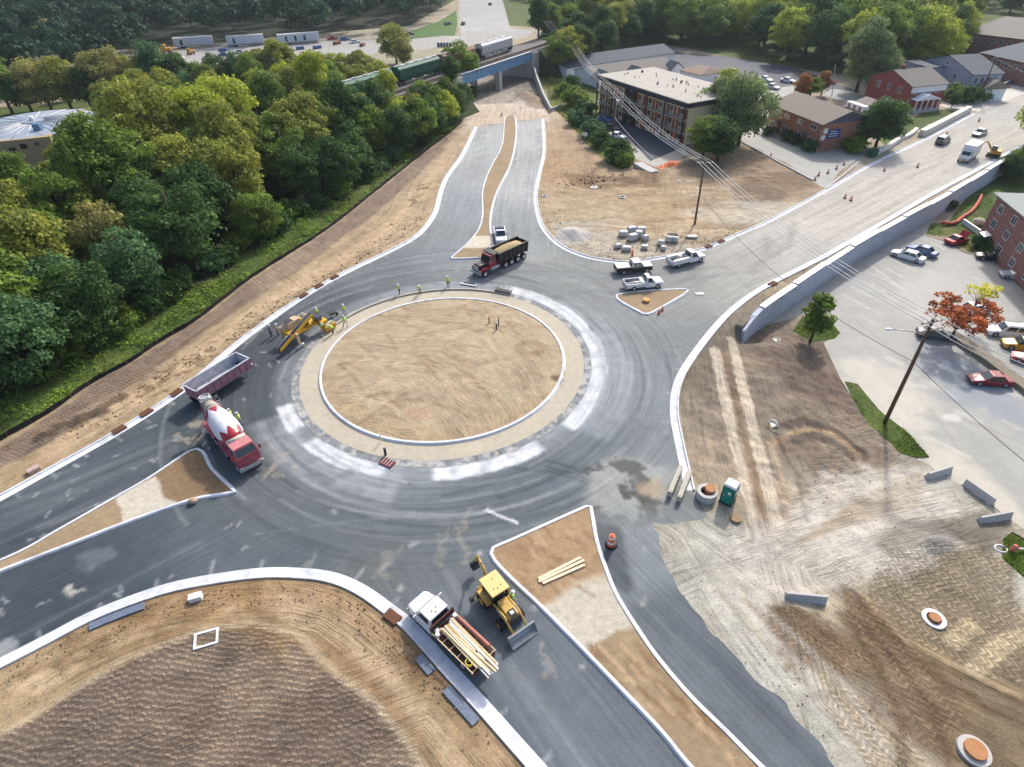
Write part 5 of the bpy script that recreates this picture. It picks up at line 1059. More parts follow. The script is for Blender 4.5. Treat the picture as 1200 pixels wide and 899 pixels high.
def box_truck():
    l, a = P_((1145, 178), (1119, 197)); a2 = a; t = thing('box_truck', 'white box truck coming down the sandy road by the right kerb', 'box truck', l, a)
    b = MB(); b.box((-.9, 0, 2.1), (4.8, 2.4, 2.5), WHITE, bev=.05); b.build('cargo_box', t)
    b = MB(); b.box((-.2, 0, .75), (6.6, .9, .25), DARK); b.build('chassis', t); b = MB(); b.box((2.3, 0, 1.15), (1.5, 2.0, .8), WHITE, bev=.08); b.build('body', t)
    cabin(t, (1.6, 2.95), (1.65, 2.35), 1.5, 2.3, .98, .85, WHITE, sidesplit=False); b = MB(); b.box((3.1, 0, .7), (.15, 2.1, .3), METAL, bev=.03); b.build('front_bumper', t)
    wheels(t, (-2.2, 2.3), 1.05, .42, .25); lights(t, 3.06, .75, 1.1, -3.3, 1.0, 1.0)
box_truck()
def excavator():
    q = G(1163, 184); t = thing('excavator', 'small yellow excavator arm beside the box truck under the yellow tree', 'excavator', q, 2.4)
    b = MB()
    for s in (-1, 1): b.box((0, s * .8, .35), (2.6, .45, .6), DARK, bev=.2)
    b.build('crawler_track', t); b = MB(); b.box((-.2, 0, 1.15), (2.0, 1.7, .7), YEL, bev=.08); b.build('body', t); b = MB(); b.box((.2, .4, 1.9), (1.0, .8, 1.0), GLASS, bev=.05); b.build('cab', t)
    b = MB(); b.tube([(.6, -.2, 1.2), (2.0, -.2, 2.8), (3.1, -.2, 2.4)], [.2, .16, .12], YEL, 8); b.build('boom', t); b = MB(); b.tube([(3.0, -.2, 2.5), (3.4, -.2, .9)], [.13, .1], WOODP, 8); b.build('dipper', t); b = MB(); b.box((3.3, -.2, .6), (.6, .6, .5), DARK, bev=.06); b.build('bucket', t)
excavator()
# ------------------------------------------------------------------ buildings
def local_frame(P0, P1, P2):
    """rectangle from three roof/base corners: front-left, front-right, back-right -> origin, heading, length, depth"""
    a, b, c = [np.array(p[:2]) for p in (P0, P1, P2)]; u = (b - a) / np.linalg.norm(b - a); n = np.array([-u[1], u[0]]); d = (c - b) @ n
    return a, math.atan2(u[1], u[0]), np.linalg.norm(b - a), d
def bthing(name, label, a, rz, z=0, cat='building'): return thing(name, label, cat, (a[0], a[1], z), rz)
def win(t, x, z, w, h, y=0, frame=WHITE, nx=0, name='window', face='front', L=0, D=0, th=.06, mull=True):
    """face 'front': on plane y (facing -y); 'right': plane x=L facing +x, x given along depth; 'left': plane x=0"""
    def bx(b, c, d, m):
        if face == 'front': b.box((c[0], y - c[1], c[2]), (d[0], d[1], d[2]), m)
        elif face == 'right': b.box((L + c[1], c[0], c[2]), (d[1], d[0], d[2]), m)
        else: b.box((L - c[1], c[0], c[2]), (d[1], d[0], d[2]), m)
    b = MB(); f = .07
    bx(b, (x, th / 2, z + h / 2), (w + 2 * f, th, f), frame); bx(b, (x, th / 2, z - h / 2), (w + 2 * f + .06, th + .06, f), frame)
    for s in (-1, 1): bx(b, (x + s * (w / 2 + f / 2), th / 2, z), (f, th, h), frame)
    if mull: bx(b, (x, th / 2 + .003, z), (.05, th - .01, h), frame)
    o = b.build(name, t); b = MB(); bx(b, (x, .012, z), (w, .02, h), WGLASS); b.build('pane', o); return o
def gable_roof(b, x0, x1, y0, y1, z, h, m, ov=.35, th=.16, hip=0):
    ym = (y0 + y1) / 2; y0 -= ov; y1 += ov; X0, X1 = x0 - ov, x1 + ov
    if hip:
        P = [(X0, y0, z), (X1, y0, z), (X1, y1, z), (X0, y1, z)]; A = (X0 + hip, ym, z + h); B = (X1 - hip, ym, z + h)
        v = [b.bm.verts.new(p) for p in P] + [b.bm.verts.new(A), b.bm.verts.new(B)] + [b.bm.verts.new((p[0], p[1], z - th)) for p in P]
        for f in ((0, 1, 5, 4), (1, 2, 5), (2, 3, 4, 5), (3, 0, 4), (6, 7, 1, 0), (7, 8, 2, 1), (8, 9, 3, 2), (9, 6, 0, 3), (9, 8, 7, 6)): b.bm.faces.new([v[i] for i in f]).material_index = b.mi(m)
    else: b.prism([(y0, z - ov * .3), (ym, z + h), (y1, z - ov * .3), (y1, z - ov * .3 + th), (ym, z + h + th), (y0, z - ov * .3 + th)], 'x', X0, X1, m)
SH_G = mat('grey_shingles', S(134, 128, 122), .9, noise=.2, scale=6, bump=.02); SH_D = mat('dark_shingles', S(98, 104, 114), .9, noise=.2, scale=6, bump=.02); SH_B = mat('tan_shingles', S(150, 140, 128), .9, noise=.18, scale=6, bump=.02)
BRK = brickmat('red_brick', S(196, 128, 102), S(168, 104, 84), S(176, 156, 140)); BRK2 = brickmat('deep_red_brick', S(188, 92, 80), S(160, 78, 70), S(160, 128, 116)); BRK3 = brickmat('mottled_brick', S(190, 130, 114), S(140, 98, 98), S(160, 140, 130), 1, .5, .18)
SIDG = mat('white_siding', (.74, .76, .80), .7, noise=.06)

def motel():
    zt = 9.2; P0, P1, P2 = W(704, 88, zt), W(808, 121, zt), W(852, 103, zt); a, rz, L, D = local_frame(P0, P1, P2); D = min(max(D, 11), 18); print('motel', L, D)
    t = bthing('motel', 'three storey motel with cream walls, red doors and a flat pale roof', a, rz); CR_ = mat('cream_stucco', S(238, 220, 184, .85), .85, noise=.1); DB = mat('dark_fascia', S(58, 62, 70), .7); RD = mat('door_red', S(176, 84, 62), .6); GR = mat('balcony_grey', S(190, 182, 170), .8)
    b = MB(); b.box((L / 2, D / 2 + .1, 4.1), (L, D - .2, 8.2), CR_); b.build('wall', t)
    b = MB(); b.box((L / 2, D / 2 - .15, 8.75), (L + 1.2, D + 1.4, 1.0), DB, bev=.03); b.build('fascia', t)
    b = MB(); b.box((L / 2, D / 2 - .15, 9.29), (L + .8, D + 1.0, .1), mat('roof_gravel', S(206, 200, 188, .58), .9, noise=.16, scale=.6)); rf = b.build('roof', t)
    r = random.Random(2)
    for i in range(34):
        b = MB(); x = r.uniform(3, L - 2); y = D * (.5 + r.choice((-.16, .16)) + r.uniform(-.06, .06)); h = r.uniform(.3, .7); b.cyl((x, y, 9.3), (x, y, 9.3 + h), .09 + .06 * r.random(), DARK if r.random() < .8 else WHITE, n=8); b.build('vent_pipe', rf)
    nb = 9
    for s in range(3):
        z0 = s * 2.75
        if s: b = MB(); b.box((L / 2, -.4, z0), (L, 1.1, .18), GR); b.box((L / 2, -.93, z0 + .5), (L, .05, .08), GR); b.box((L / 2, -.93, z0 + 1.0), (L, .05, .06), DARK)
        if s:
            for k in range(int(L / .5)): b.box((.25 + k * .5, -.93, z0 + .55), (.03, .03, .95), DARK)
            b.build('balcony', t)
        for k in range(nb):
            x = (k + .5) * L / nb
            for sgn in (-1, 1):
                b = MB(); b.box((x + sgn * 1.35, .16, z0 + 1.15), (.85, .08, 2.0), RD); d = b.build('door', t); b = MB(); b.ell((x + sgn * 1.35 + .3, .1, z0 + 1.1), (.04, .04, .04), METAL, 1); b.build('handle', d)
            win(t, x - .1, z0 + 1.5, 1.2, 1.1, y=.2, frame=GR)
            b = MB(); b.box((x - .1, .1, z0 + .55), (.7, .3, .4), METAL, bev=.03); b.build('air_conditioner', t)
    for k in range(6): b = MB(); b.box((k * L / 5 if k not in (0, 5) else (.15 if k == 0 else L - .15), -.9, 4.2), (.28, .28, 8.4), DB); b.build('column', t)
    for x in (L * .36, L * .44): b = MB(); b.box((x, -.35, 4.2), (1.1, 1.0, 8.2), mat('stair_dark', S(78, 58, 52), .8)); b.build('stair_tower', t)
    for y in (D * .3, D * .7): win(t, y, 4.2, .8, 1.0, face='right', L=L, frame=GR)
motel()

def gable_house(name, label, pxs, zt, wallm, roofm, rh, gr='side', windows=(), base=0, hip=0, minD=None, chim=None, cat='house', doors=True, ov=.4):
    P0, P1, P2 = [W(p[0], p[1], zt) for p in pxs]; a, rz, L, D = local_frame(P0, P1, P2); D = max(D, minD or 4); t = bthing(name, label, a, rz, base, cat); h = zt - base
    print(name, round(L, 1), round(D, 1))
    b = MB(); b.box((L / 2, D / 2, h / 2), (L, D, h), wallm)
    if not hip:
        b.prism([(0, h), (D, h), (D / 2, h + rh)], 'x', .0, L, wallm)
    b.build('wall', t); b = MB(); gable_roof(b, 0, L, 0, D, h, rh, roofm, ov=ov, hip=hip); rf = b.build('roof', t)
    if chim: b = MB(); b.box((L * chim[0], D * chim[1], h + rh + .2), (.8, .7, 1.5), BRK2); b.build('chimney', rf)
    for wdw in windows:
        f, x, z, w_, hh = wdw
        if f == 'F': win(t, x * L, z, w_, hh)
        elif f == 'R': win(t, x * D, z, w_, hh, face='right', L=L)
        elif f == 'L': win(t, x * D, z, w_, hh, face='left', L=0)
    return t, L, D
# behind the motel
gable_house('motel_annexe', 'long low white building with a dark grey roof behind the motel', [(664, 80), (790, 62), (776, 54)], 3.0, SIDG, SH_D, 2.0, windows=[('F', .1 + .13 * k, 1.5, 1.2, 1.2) for k in range(7)], minD=8)
t_, L_, D_ = gable_house('motel_annexe', 'shorter white building with grey roof and gables between motel and rear lot', [(703, 92), (795, 80), (785, 68)], 3.0, SIDG, SH_G, 2.0, windows=[('F', .06 + .12 * k, 1.5, 1.1, 1.2) for k in range(8)], minD=8)
for k, x in enumerate((.04, .45, .95)):
    b = MB(); b.prism([(x * L_ - 2.4, 3.0), (x * L_ + 2.4, 3.0), (x * L_, 4.9)], 'y', -1.4, .5, SIDG); b.box((x * L_, -.5, 1.5), (4.4, 1.6, 3.0), SIDG); b.build('gable_wing', t_)
    b = MB(); b.prism([(x * L_ - 2.8, 2.85), (x * L_, 5.0), (x * L_ + 2.8, 2.85), (x * L_ + 2.8, 3.0), (x * L_, 5.2), (x * L_ - 2.8, 3.0)], 'y', -1.6, 3, SH_D); b.build('wing_roof', t_)
gable_house('garage', 'small white garage with a low brown roof on the dark rear lot', [(797, 82), (822, 88), (841, 81)], 3.2, SIDG, mat('brown_roof', S(160, 138, 122), .9), 1.3, hip=2.5, minD=6, windows=[('F', .7, 1.6, .8, .8), ('R', .6, 1.6, .8, .8)], cat='garage', ov=.3)
# brick office
t_, L_, D_ = gable_house('brick_office', 'two storey red brick office with long grey roof and a blue sign', [(904, 122), (965, 146), (1006, 134)], 5.8, BRK, SH_B, 2.2, windows=[('F', .1, 4.6, 1.6, 1.0), ('F', .35, 4.6, 1.6, 1.0), ('F', .6, 4.6, 1.6, 1.0), ('F', .86, 4.6, 1.8, 1.0), ('F', .1, 1.7, 2.0, 1.4), ('F', .38, 1.7, 2.0, 1.4), ('F', .62, 1.7, 2.0, 1.4), ('F', .88, 1.7, 2.0, 1.4), ('R', .72, 4.4, .8, .8)], minD=9)
b = MB()
for sx in (.24, .75): b.prism([(sx * L_ - .9, 2.6), (sx * L_ + .9, 2.6), (sx * L_, 3.2)], 'y', -1.0, 0, SH_D); b.box((sx * L_, -.03, 1.2), (1.0, .08, 2.2), DARK)
b.build('door_canopy', t_)
b = MB(); b.prism([(.02, 5.8), (D_ - .02, 5.8), (D_ / 2, 7.98)], 'x', L_ + .01, L_ + .03, SH_D); b.build('gable_cladding', t_)
BLUE = mat('sign_blue', S(58, 96, 156), .5)
b = MB(); b.box((L_ + .08, D_ * .27, 3.6), (.12, 3.2, 1.9), BLUE); sg = b.build('sign', t_)
b = MB()
for k, (y0, y1, z) in enumerate(((-1.0, .6, .5), (-1.3, 1.2, 0), (-1.3, .9, -.5))): b.box((L_ + .15, D_ * .27 + (y0 + y1) / 2, 3.6 + z), (.02, y1 - y0, .14), WHITE)
b.build('lettering', sg)
for y, z in ((D_ * .07, 4.4), (D_ * .05, 3.0)): b = MB(); b.box((L_ + .2, y, z), (.4, .9, 1.0), WHITE, bev=.04); b.build('air_conditioner', t_)
# small brick house with dormer, red brick house, grey house, long roofs
t_, L_, D_ = gable_house('brick_cottage', 'small brick cottage with tan roof and white dormers left of the red house', [(990, 125), (1012, 133), (1040, 122)], 3.4, BRK2, SH_B, 1.8, windows=[('R', .5, 1.6, 1.2, 1.2)], minD=8)
b = MB(); b.box((L_ * .5, .6, 4.0), (L_ * .9, 1.4, 1.6), SIDG); b.build('dormer', t_)
for k in range(3): win(t_, L_ * (.22 + .28 * k), 4.0, .8, 1.1, y=-.1)
t_, L_, D_ = gable_house('brick_house', 'two storey red brick house with white porch, white eaves and grey roof', [(1070, 102), (1111, 98), (1092, 82)], 6.0, BRK2, SH_G, 2.6, chim=(.3, .55), windows=[('F', .15 + .2 * k, 4.7, 1.1, 1.3) for k in range(4)] + [('L', .25 + .25 * k, 4.6, .9, 1.5) for k in range(3)] + [('L', .5, 1.7, .9, 1.4)], minD=9)
b = MB(); b.box((L_ / 2, -.06, 5.2), (L_, .1, 1.5), SIDG); b.build('siding_band', t_)
b = MB(); b.prism([(.5, 3.0), (L_ * .75, 3.0), (L_ * .37, 4.4)], 'y', -2.4, -.05, SIDG, .02); b.build('porch_roof', t_)
for k in range(5): b = MB(); b.box((.8 + k * (L_ * .75 - 1.2) / 4, -2.2, 1.5), (.22, .22, 3.0), WHITE); b.build('porch_post', t_)
b = MB(); b.box((L_ * .37, -1.2, .25), (L_ * .75, 2.4, .5), CONC); b.build('porch_floor', t_)
GS = mat('blue_grey_siding', S(172, 182, 204, .85), .75, noise=.08)
t_, L_, D_ = gable_house('grey_house', 'blue grey timber house with white trim and slate roof up the hill', [(1142, 88), (1176, 86), (1166, 66)], 6.2, GS, SH_D, 3.0, windows=[('F', .12 + .22 * k, 4.8, .9, 1.4) for k in range(4)] + [('L', .3, 4.6, .9, 1.5), ('L', .7, 4.6, .9, 1.5), ('L', .5, 7.4, .7, 1.0), ('L', .3, 1.7, .9, 1.5), ('L', .7, 1.7, .9, 1.5)], minD=10)
b = MB(); b.box((-2.6, D_ * .75, 3.1), (5.2, D_ * .5, 6.2), GS); b.build('side_wing', t_); b = MB(); b.box((-2.6, D_ * .75, 6.3), (5.6, D_ * .5 + .4, .25), SH_D); b.build('wing_roof', t_)
win(t_, -2.6, 4.6, .9, 1.5, y=D_ * .5); win(t_, -3.8, 4.6, .9, 1.5, y=D_ * .5); win(t_, -2.8, 1.7, .9, 1.5, y=D_ * .5)
b = MB(); b.prism([(1, 3.0), (L_ + 1.5, 3.0), (L_ * .6, 5.2)], 'y', -3.4, -.05, SH_B, .02); b.box((L_ * .55, -1.6, 1.5), (L_ * .9, 3.0, 3.0), SIDG); b.build('porch', t_)
for (pp, lab, zt, rh, rm) in (([(1130, 38), (1215, 48), (1225, 24)], 'long brown grey roofed building at the top right corner', 6, 3, SH_G), ([(1150, 62), (1230, 80), (1250, 50)], 'dark roofed building just below the top right corner', 6, 3, SH_D), ([(820, 8), (900, 18), (925, 2)], 'brown roofed apartment block seen above the tree tops', 8, 3, mat('plum_roof', S(120, 104, 104), .9))):
    gable_house('apartment_block', lab, pp, zt, BRK3, rm, rh, minD=12, windows=[('F', .08 + .12 * k, 4.3, 1.2, 1.3) for k in range(8)], cat='building')
# brick apartment at the right edge, on the lower level
zt = LOTZ + 8.6; P0 = W(1171, 227, zt); P1 = W(1262, 300, zt); a = P0[:2]; u = (P1 - P0)[:2]; rz = math.atan2(u[1], u[0]); L = 30.0; D = 13.0
t_ = bthing('brick_apartment', 'mottled brick apartment building at the right edge beside the lower car park', a, rz, LOTZ)
b = MB(); b.box((L / 2, D / 2, 4.3), (L, D, 8.6), BRK3); b.build('wall', t_)
b = MB(); gable_roof(b, 0, L, 0, D, 8.6, 1.6, mat('pale_grey_roof', S(170, 176, 172), .85, noise=.08), ov=.6, hip=5); b.build('roof', t_)
for k in range(6):
    for z in (1.9, 4.4, 6.9): win(t_, 2.5 + k * 4.6, z, 1.3, 1.3)
for z in (4.4, 6.9): win(t_, D * .3, z, 1.2, 1.3, face='left', L=0); win(t_, D * .7, z, 1.2, 1.3, face='left', L=0)
b = MB(); b.box((2.6, -.5, 2.6), (1.9, 1.0, .1), WHITE, rx=.4); b.build('awning', t_)

# round building at the left edge
c = W(39, 144, 8.2); Rr = 12.5; t_ = thing('round_building', 'round beige building with a ribbed metal roof above the wood', 'building', (c[0], c[1], 0)); BG = mat('beige_render', S(186, 164, 128), .85, noise=.08)
b = MB(); b.cyl((0, 0, 0), (0, 0, 7.6), Rr, mat('pale_band', S(214, 206, 190), .8), n=56); b.build('wall', t_)
b = MB(); n = 56; rg = []
for r_, z in ((Rr + .5, 7.55), (Rr + .5, 7.95), (Rr, 8.0), (2.2, 8.45), (2.2, 8.7), (.05, 8.75)): rg.append([b.bm.verts.new((r_ * math.cos(k * 2 * math.pi / n), r_ * math.sin(k * 2 * math.pi / n), z)) for k in range(n)])
b.rings(rg, mat('roof_metal', S(176, 186, 200), .45, .3, noise=.08), False, True); rf = b.build('roof', t_)
for k in range(28):
    an = k * 2 * math.pi / 28; b = MB(); b.tube([(Rr * math.cos(an), Rr * math.sin(an), 8.06), (2.3 * math.cos(an), 2.3 * math.sin(an), 8.5)], .07, WHITE if k % 2 else METAL, 4); b.build('roof_seam', rf)
b = MB(); b.cyl((0, 0, 8.6), (0, 0, 9.6), .5, WHITE, n=12); b.build('roof_vent', rf)
for x, y in ((-4, -9.3), (-9, -8.6), (5, -6)): b = MB(); b.box((x, y, 8.9), (1.6, 1.3, 1.3), mat('hvac_blue', S(120, 150, 180), .5), bev=.06); b.build('roof_unit', rf)
pa = W(58, 160, 8.0) - c; pb = W(-60, 172, 8.0) - c; u = pb[:2] - pa[:2]; L = np.linalg.norm(u); an = math.atan2(u[1], u[0]); mid = (pa + pb)[:2] / 2
nrm = np.array([math.sin(an), -math.cos(an)]); nrm = nrm if nrm[1] < 0 else -nrm; mc = mid - nrm * 1.5
b = MB(); b.box((mc[0], mc[1], 4.0), (L, 3.0, 8.0), BG, rz=an); fr = b.build('front_block', t_)
for k, (s, w_, h_, z) in enumerate(((.16, .7, .6, 6.8), (.3, 1.3, 1.0, 6.6), (.42, 1.3, 4.0, 4.6), (.62, 2.4, 5.0, 3.6), (.85, 2.4, 5.0, 3.6))):
    p = pa[:2] + u * s + nrm * .03; b = MB(); b.box((p[0], p[1], z), (w_, .1, h_), WGLASS, rz=an); b.build('window', t_)

# ------------------------------------------------------------------ retaining wall with stepped coping
WB = brickmat('pale_block_wall', S(206, 212, 226, .8), S(192, 200, 218, .8), S(170, 178, 194, .7), 1.0, .9, .4, .02)
t_ = thing('retaining_wall', 'long pale block retaining wall stepping along the raised road', 'retaining wall', (float(WALL[0][0]), float(WALL[0][1]), 0)); o0 = np.array([WALL[0][0], WALL[0][1]])
Wl = WALL - o0; b = MB(); A0 = offset(WALL, 0) - o0; A1 = offset(WALL, .7) - o0; rg = []
for i in range(len(Wl)):
    zt = .28 if i > 3 else -.35 + i * .15
    rg.append([b.bm.verts.new((A0[i][0], A0[i][1], LOTZ - 1.2)), b.bm.verts.new((A0[i][0], A0[i][1], zt)), b.bm.verts.new((A1[i][0], A1[i][1], zt)), b.bm.verts.new((A1[i][0], A1[i][1], LOTZ - 1.2))])
b.rings(rg, WB); b.build('wall', t_)
c0 = offset(WALL, -.06) - o0; c1 = offset(WALL, .76) - o0; i = 4; k = 0
while i < len(WALL) - 2:
    j = min(i + 6, len(WALL) - 1); z = .30 + .2 * (k % 2); b = MB(); rg = []
    for q in range(i, j + 1): rg.append([b.bm.verts.new((c0[q][0], c0[q][1], z)), b.bm.verts.new((c1[q][0], c1[q][1], z)), b.bm.verts.new((c1[q][0], c1[q][1], z + .16)), b.bm.verts.new((c0[q][0], c0[q][1], z + .16))])
    b.rings(rg, WHITE); b.build('coping', t_); i = j; k += 1
def low_wall(label, pts, h, th, m=CONC, z0=0, zt=None):
    P = resample(np.array([G(*p)[:2] if isinstance(p, tuple) else p for p in pts]), 2.0); o = P[0].copy(); t = thing('concrete_wall', label, 'wall', (o[0], o[1], z0)); A = offset(P, 0) - o; B = offset(P, th) - o; b = MB(); rg = []
    n = len(P)
    for i in range(n):
        z = h if not isinstance(h, tuple) else h[0] + (h[1] - h[0]) * i / (n - 1)
        rg.append([b.bm.verts.new((A[i][0], A[i][1], -.4)), b.bm.verts.new((A[i][0], A[i][1], z)), b.bm.verts.new((B[i][0], B[i][1], z)), b.bm.verts.new((B[i][0], B[i][1], -.4))])
    b.rings(rg, m); b.build('wall', t); return t
low_wall('curved pale retaining wall from the bridge down the grass bank', [(622, 84), (628, 100), (636, 118), (645, 132)], (4.0, 1.2), .5)
low_wall('short concrete wall turning off the foot of the bank wall', [(645, 132), (652, 129), (658, 127)], 1.0, .4)
low_wall('stepped white wall below the small lawn, lower section', [(1028, 182), (1042, 175), (1058, 164)], 1.1, .7, WHITE)
low_wall('stepped white wall below the small lawn, middle section', [(1060, 164), (1068, 160), (1075, 154)], .8, .7, WHITE)
low_wall('long white topped wall beside the lawn and sandy road', [(1082, 161), (1105, 149), (1137, 132)], 1.5, 1.3, mat('wall_top_pale', S(232, 226, 216), .8, noise=.06))
low_wall('grey green wall along the road to the grey house', [(1150, 118), (1170, 106), (1196, 92), (1230, 78)], 1.3, .4, mat('grey_green_wall', S(150, 160, 158), .8))
low_wall('thin white garden wall running down the grass beside the red car', [(1126, 262), (1138, 270), (1151, 279)], .9, .35, WHITE, z0=LOTZ)
low_wall('low pale loading platform edge at the motel bay corner', [(742, 196), (752, 202), (762, 207)], .9, 2.0)

low_wall('low concrete edge between the brown dirt and the pale drive of the brick office', [(868, 167), (910, 190), (951, 212)], .28, .35)
low_wall('second low concrete edge beyond the pale drive beside the waste container', [(968, 222), (990, 205), (1008, 190)], .2, .35)
low_wall('long low brown retaining strip between the two parts of the lower car park', [(1108, 394), (1150, 424), (1210, 470), (1290, 535)], .6, 1.6, mat('brown_strip', S(150, 140, 122), .9, noise=.25), z0=LOTZ)
# ------------------------------------------------------------------ railway bridge and train
TZ = 8.0; ra, rb = W(540, 87.5, TZ), W(622, 60.5, TZ); u = (rb - ra)[:2]; LB = float(np.linalg.norm(u)); rz = math.atan2(u[1], u[0]); print('bridge', LB, ra)
t_ = thing('railway_bridge', 'blue steel girder railway bridge over the unfinished road', 'bridge', (ra[0], ra[1], 0), rz)
BLU = mat('girder_blue', S(142, 184, 222), .5, noise=.1)
b = MB(); b.box((LB / 2, 0, TZ - 1.3), (LB, .12, 2.6), BLU); b.box((LB / 2, 0, TZ), (LB, .7, .12), mat('flange_pale', S(196, 206, 222), .6)); b.box((LB / 2, 0, TZ - 2.6), (LB, .6, .1), BLU); b.build('girder', t_)
b = MB()
for k in range(26): b.box((LB * (k + .5) / 26, -.18, TZ - 1.3), (.08, .3, 2.4), BLU)
b.build('girder_stiffeners', t_)
b = MB(); b.box((LB / 2, 11, TZ - 1.3), (LB, .2, 2.6), BLU); b.build('girder', t_)
b = MB(); b.box((LB / 2, 5.5, TZ - .6), (LB, 10.8, .3), DARK); b.build('deck', t_)
px_, _ = proj([ra[0] + math.cos(rz) * LB * .55, ra[1] + math.sin(rz) * LB * .55, 0])
for y_ in (.6, 10): b = MB(); b.box((LB * .52, y_, (TZ - 2.7) / 2), (1.5, 1.6, TZ - 2.7), CONC, bev=.1); b.build('pier', t_)
for x in (-2.2, LB + 2.2): b = MB(); b.box((x, 5.5, TZ / 2 - .2), (4.2, 12.5, TZ - .4), CONC); b.build('abutment', t_)
BAL = mat('ballast', S(128, 122, 120), .95, noise=.3, scale=6, bump=.05); EMB = mat('embankment_soil', S(74, 88, 50, .6), .95, noise=.3, scale=1)
for x0, x1 in ((-118, -4.3), (LB + 4.3, LB + 150)):
    b = MB(); b.prism([(-9, -.1), (-1.2, TZ - .3), (12, TZ - .3), (21, -.1)], 'x', x0, x1, EMB); o = b.build('embankment'); o.location = (ra[0], ra[1], 0); o.rotation_euler = (0, 0, rz); tag(o, kind='structure')
b = MB(); b.box((LB / 2 + 15, 5.0, TZ - .17), (LB + 266, 10.4, .28), BAL); bl = b.build('ballast'); bl.location = (ra[0], ra[1], 0); bl.rotation_euler = (0, 0, rz); tag(bl, kind='structure')
t_ = thing('railway_track', 'pair of empty rails on timber sleepers along the bridge edge', 'railway track', (ra[0], ra[1], TZ), rz)
b = MB()
for y in (1.7, 3.15): b.box((LB / 2 + 15, y, .12), (LB + 262, .08, .16), mat('rail_steel', S(150, 130, 120), .5, .5))
b.build('rail', t_); b = MB()
for k in range(370): b.box((-114 + k * .8, 2.42, .02), (.24, 2.5, .1), mat('sleeper', S(90, 78, 70), .9))
b.build('sleepers', t_)
def hopper(x, L, m, lab, roof=None):
    t = thing('freight_car', lab, 'freight car', (ra[0] + math.cos(rz) * x - math.sin(rz) * 7.2, ra[1] + math.sin(rz) * x + math.cos(rz) * 7.2, TZ), rz, 'freight cars on the bridge'); h = L / 2
    b = MB(); b.prism([(-1.2, 1.4), (-1.5, 2.0), (-1.5, 3.9), (-.9, 4.45), (.9, 4.45), (1.5, 3.9), (1.5, 2.0), (1.2, 1.4)], 'x', -h + .9, h - .9, m); b.build('body', t)
    b = MB(); b.box((0, 0, 4.55), (L - 1.6, .8, .12), roof or METAL); 
    for k in range(5): b.box((-h + 2 + k * (L - 4) / 4, 0, 4.66), (.9, .6, .14), METAL)
    b.build('roof_walk', t)
    b = MB()
    for s in (-1, 1):
        for k in range(12): b.box((-h + 1.2 + k * (L - 2.4) / 11, s * 1.53, 2.95), (.1, .08, 1.9), m)
    b.build('side_ribs', t)
    b = MB()
    for k in (-1, 0, 1): b.box((k * L * .26, 0, 1.1), (L * .16, 1.8, .9), m, taper=(1.4, 1.2))
    b.build('hopper_bay', t)
    for s in (-1, 1):
        b = MB(); b.box((s * (h - 1.8), 0, .75), (2.6, 2.2, .35), DARK); bg = b.build('bogie', t); b = MB()
        for dx in (-.85, .85):
            for y in (-.78, .78): b.cyl((s * (h - 1.8) + dx, y - .06, .45), (s * (h - 1.8) + dx, y + .06, .45), .45, DARK, n=14)
        b.build('wheels', bg); b = MB(); b.box((s * (h - .4), 0, 2.0), (.1, 2.4, 2.6), DARK); b.box((s * (h + .1), 0, .95), (.9, .25, .25), DARK); b.build('end_frame', t)
GN = mat('hopper_green', S(52, 108, 88), .6, noise=.15, scale=1); TW = mat('hopper_white', S(206, 208, 212), .6, noise=.15, scale=1); RBN = mat('hopper_rust', S(160, 124, 104), .8, noise=.35, scale=.8)
x = LB - 11.0
for L, m, lab, tq in ((19.5, TW, 'dirty white freight car above the right half of the bridge', 0), (18, RBN, 'rusty brown freight car above the left half of the bridge', 0), (19.5, GN, 'green hopper freight car just left of the bridge', 0), (19.5, GN, 'green hopper freight car second left of the bridge, partly behind trees', 0)):
    hopper(x, L, m, lab); x -= L + .9
# site trailers in the far yard
def site_trailer(a, b_, lab, L, dec=False):
    A, B = G(*a), G(*b_); c = (A + B) / 2; an = heading(A, B); t = thing('site_trailer', lab, 'trailer', (c[0], c[1], 0), an); b = MB(); b.box((0, 0, 2.4), (L, 2.8, 3.2), mat('trailer_white', S(226, 230, 238), .6, noise=.05), bev=.05); b.build('body', t)
    b = MB(); b.box((0, 0, 4.06), (L + .1, 2.9, .12), WHITE, bev=.03); b.build('roof', t)
    for k in range(3 if dec else 1): b = MB(); b.box((-L * .3 + k * L * .22, -1.42, 2.3), (1.0, .06, 2.0), WGLASS); b.build('window', t)
    b = MB(); b.box((0, 0, .6), (L * .9, 1.0, .3), DARK); b.build('chassis', t)
    for x in (-L * .33, -L * .26):
        for s in (-1, 1): b = MB(); b.cyl((x, s * 1.0, .5), (x, s * 1.35, .5), .5, TYRE, n=14); b.build('wheel', t)
site_trailer((206, 57), (251, 54), 'plain white box trailer, leftmost in the far yard', 16); site_trailer((267, 55), (311, 52), 'white trailer with a dark door, middle of the far yard', 15.5); site_trailer((325, 53), (377, 49), 'long white office trailer with windows, rightmost in the far yard', 18, True)
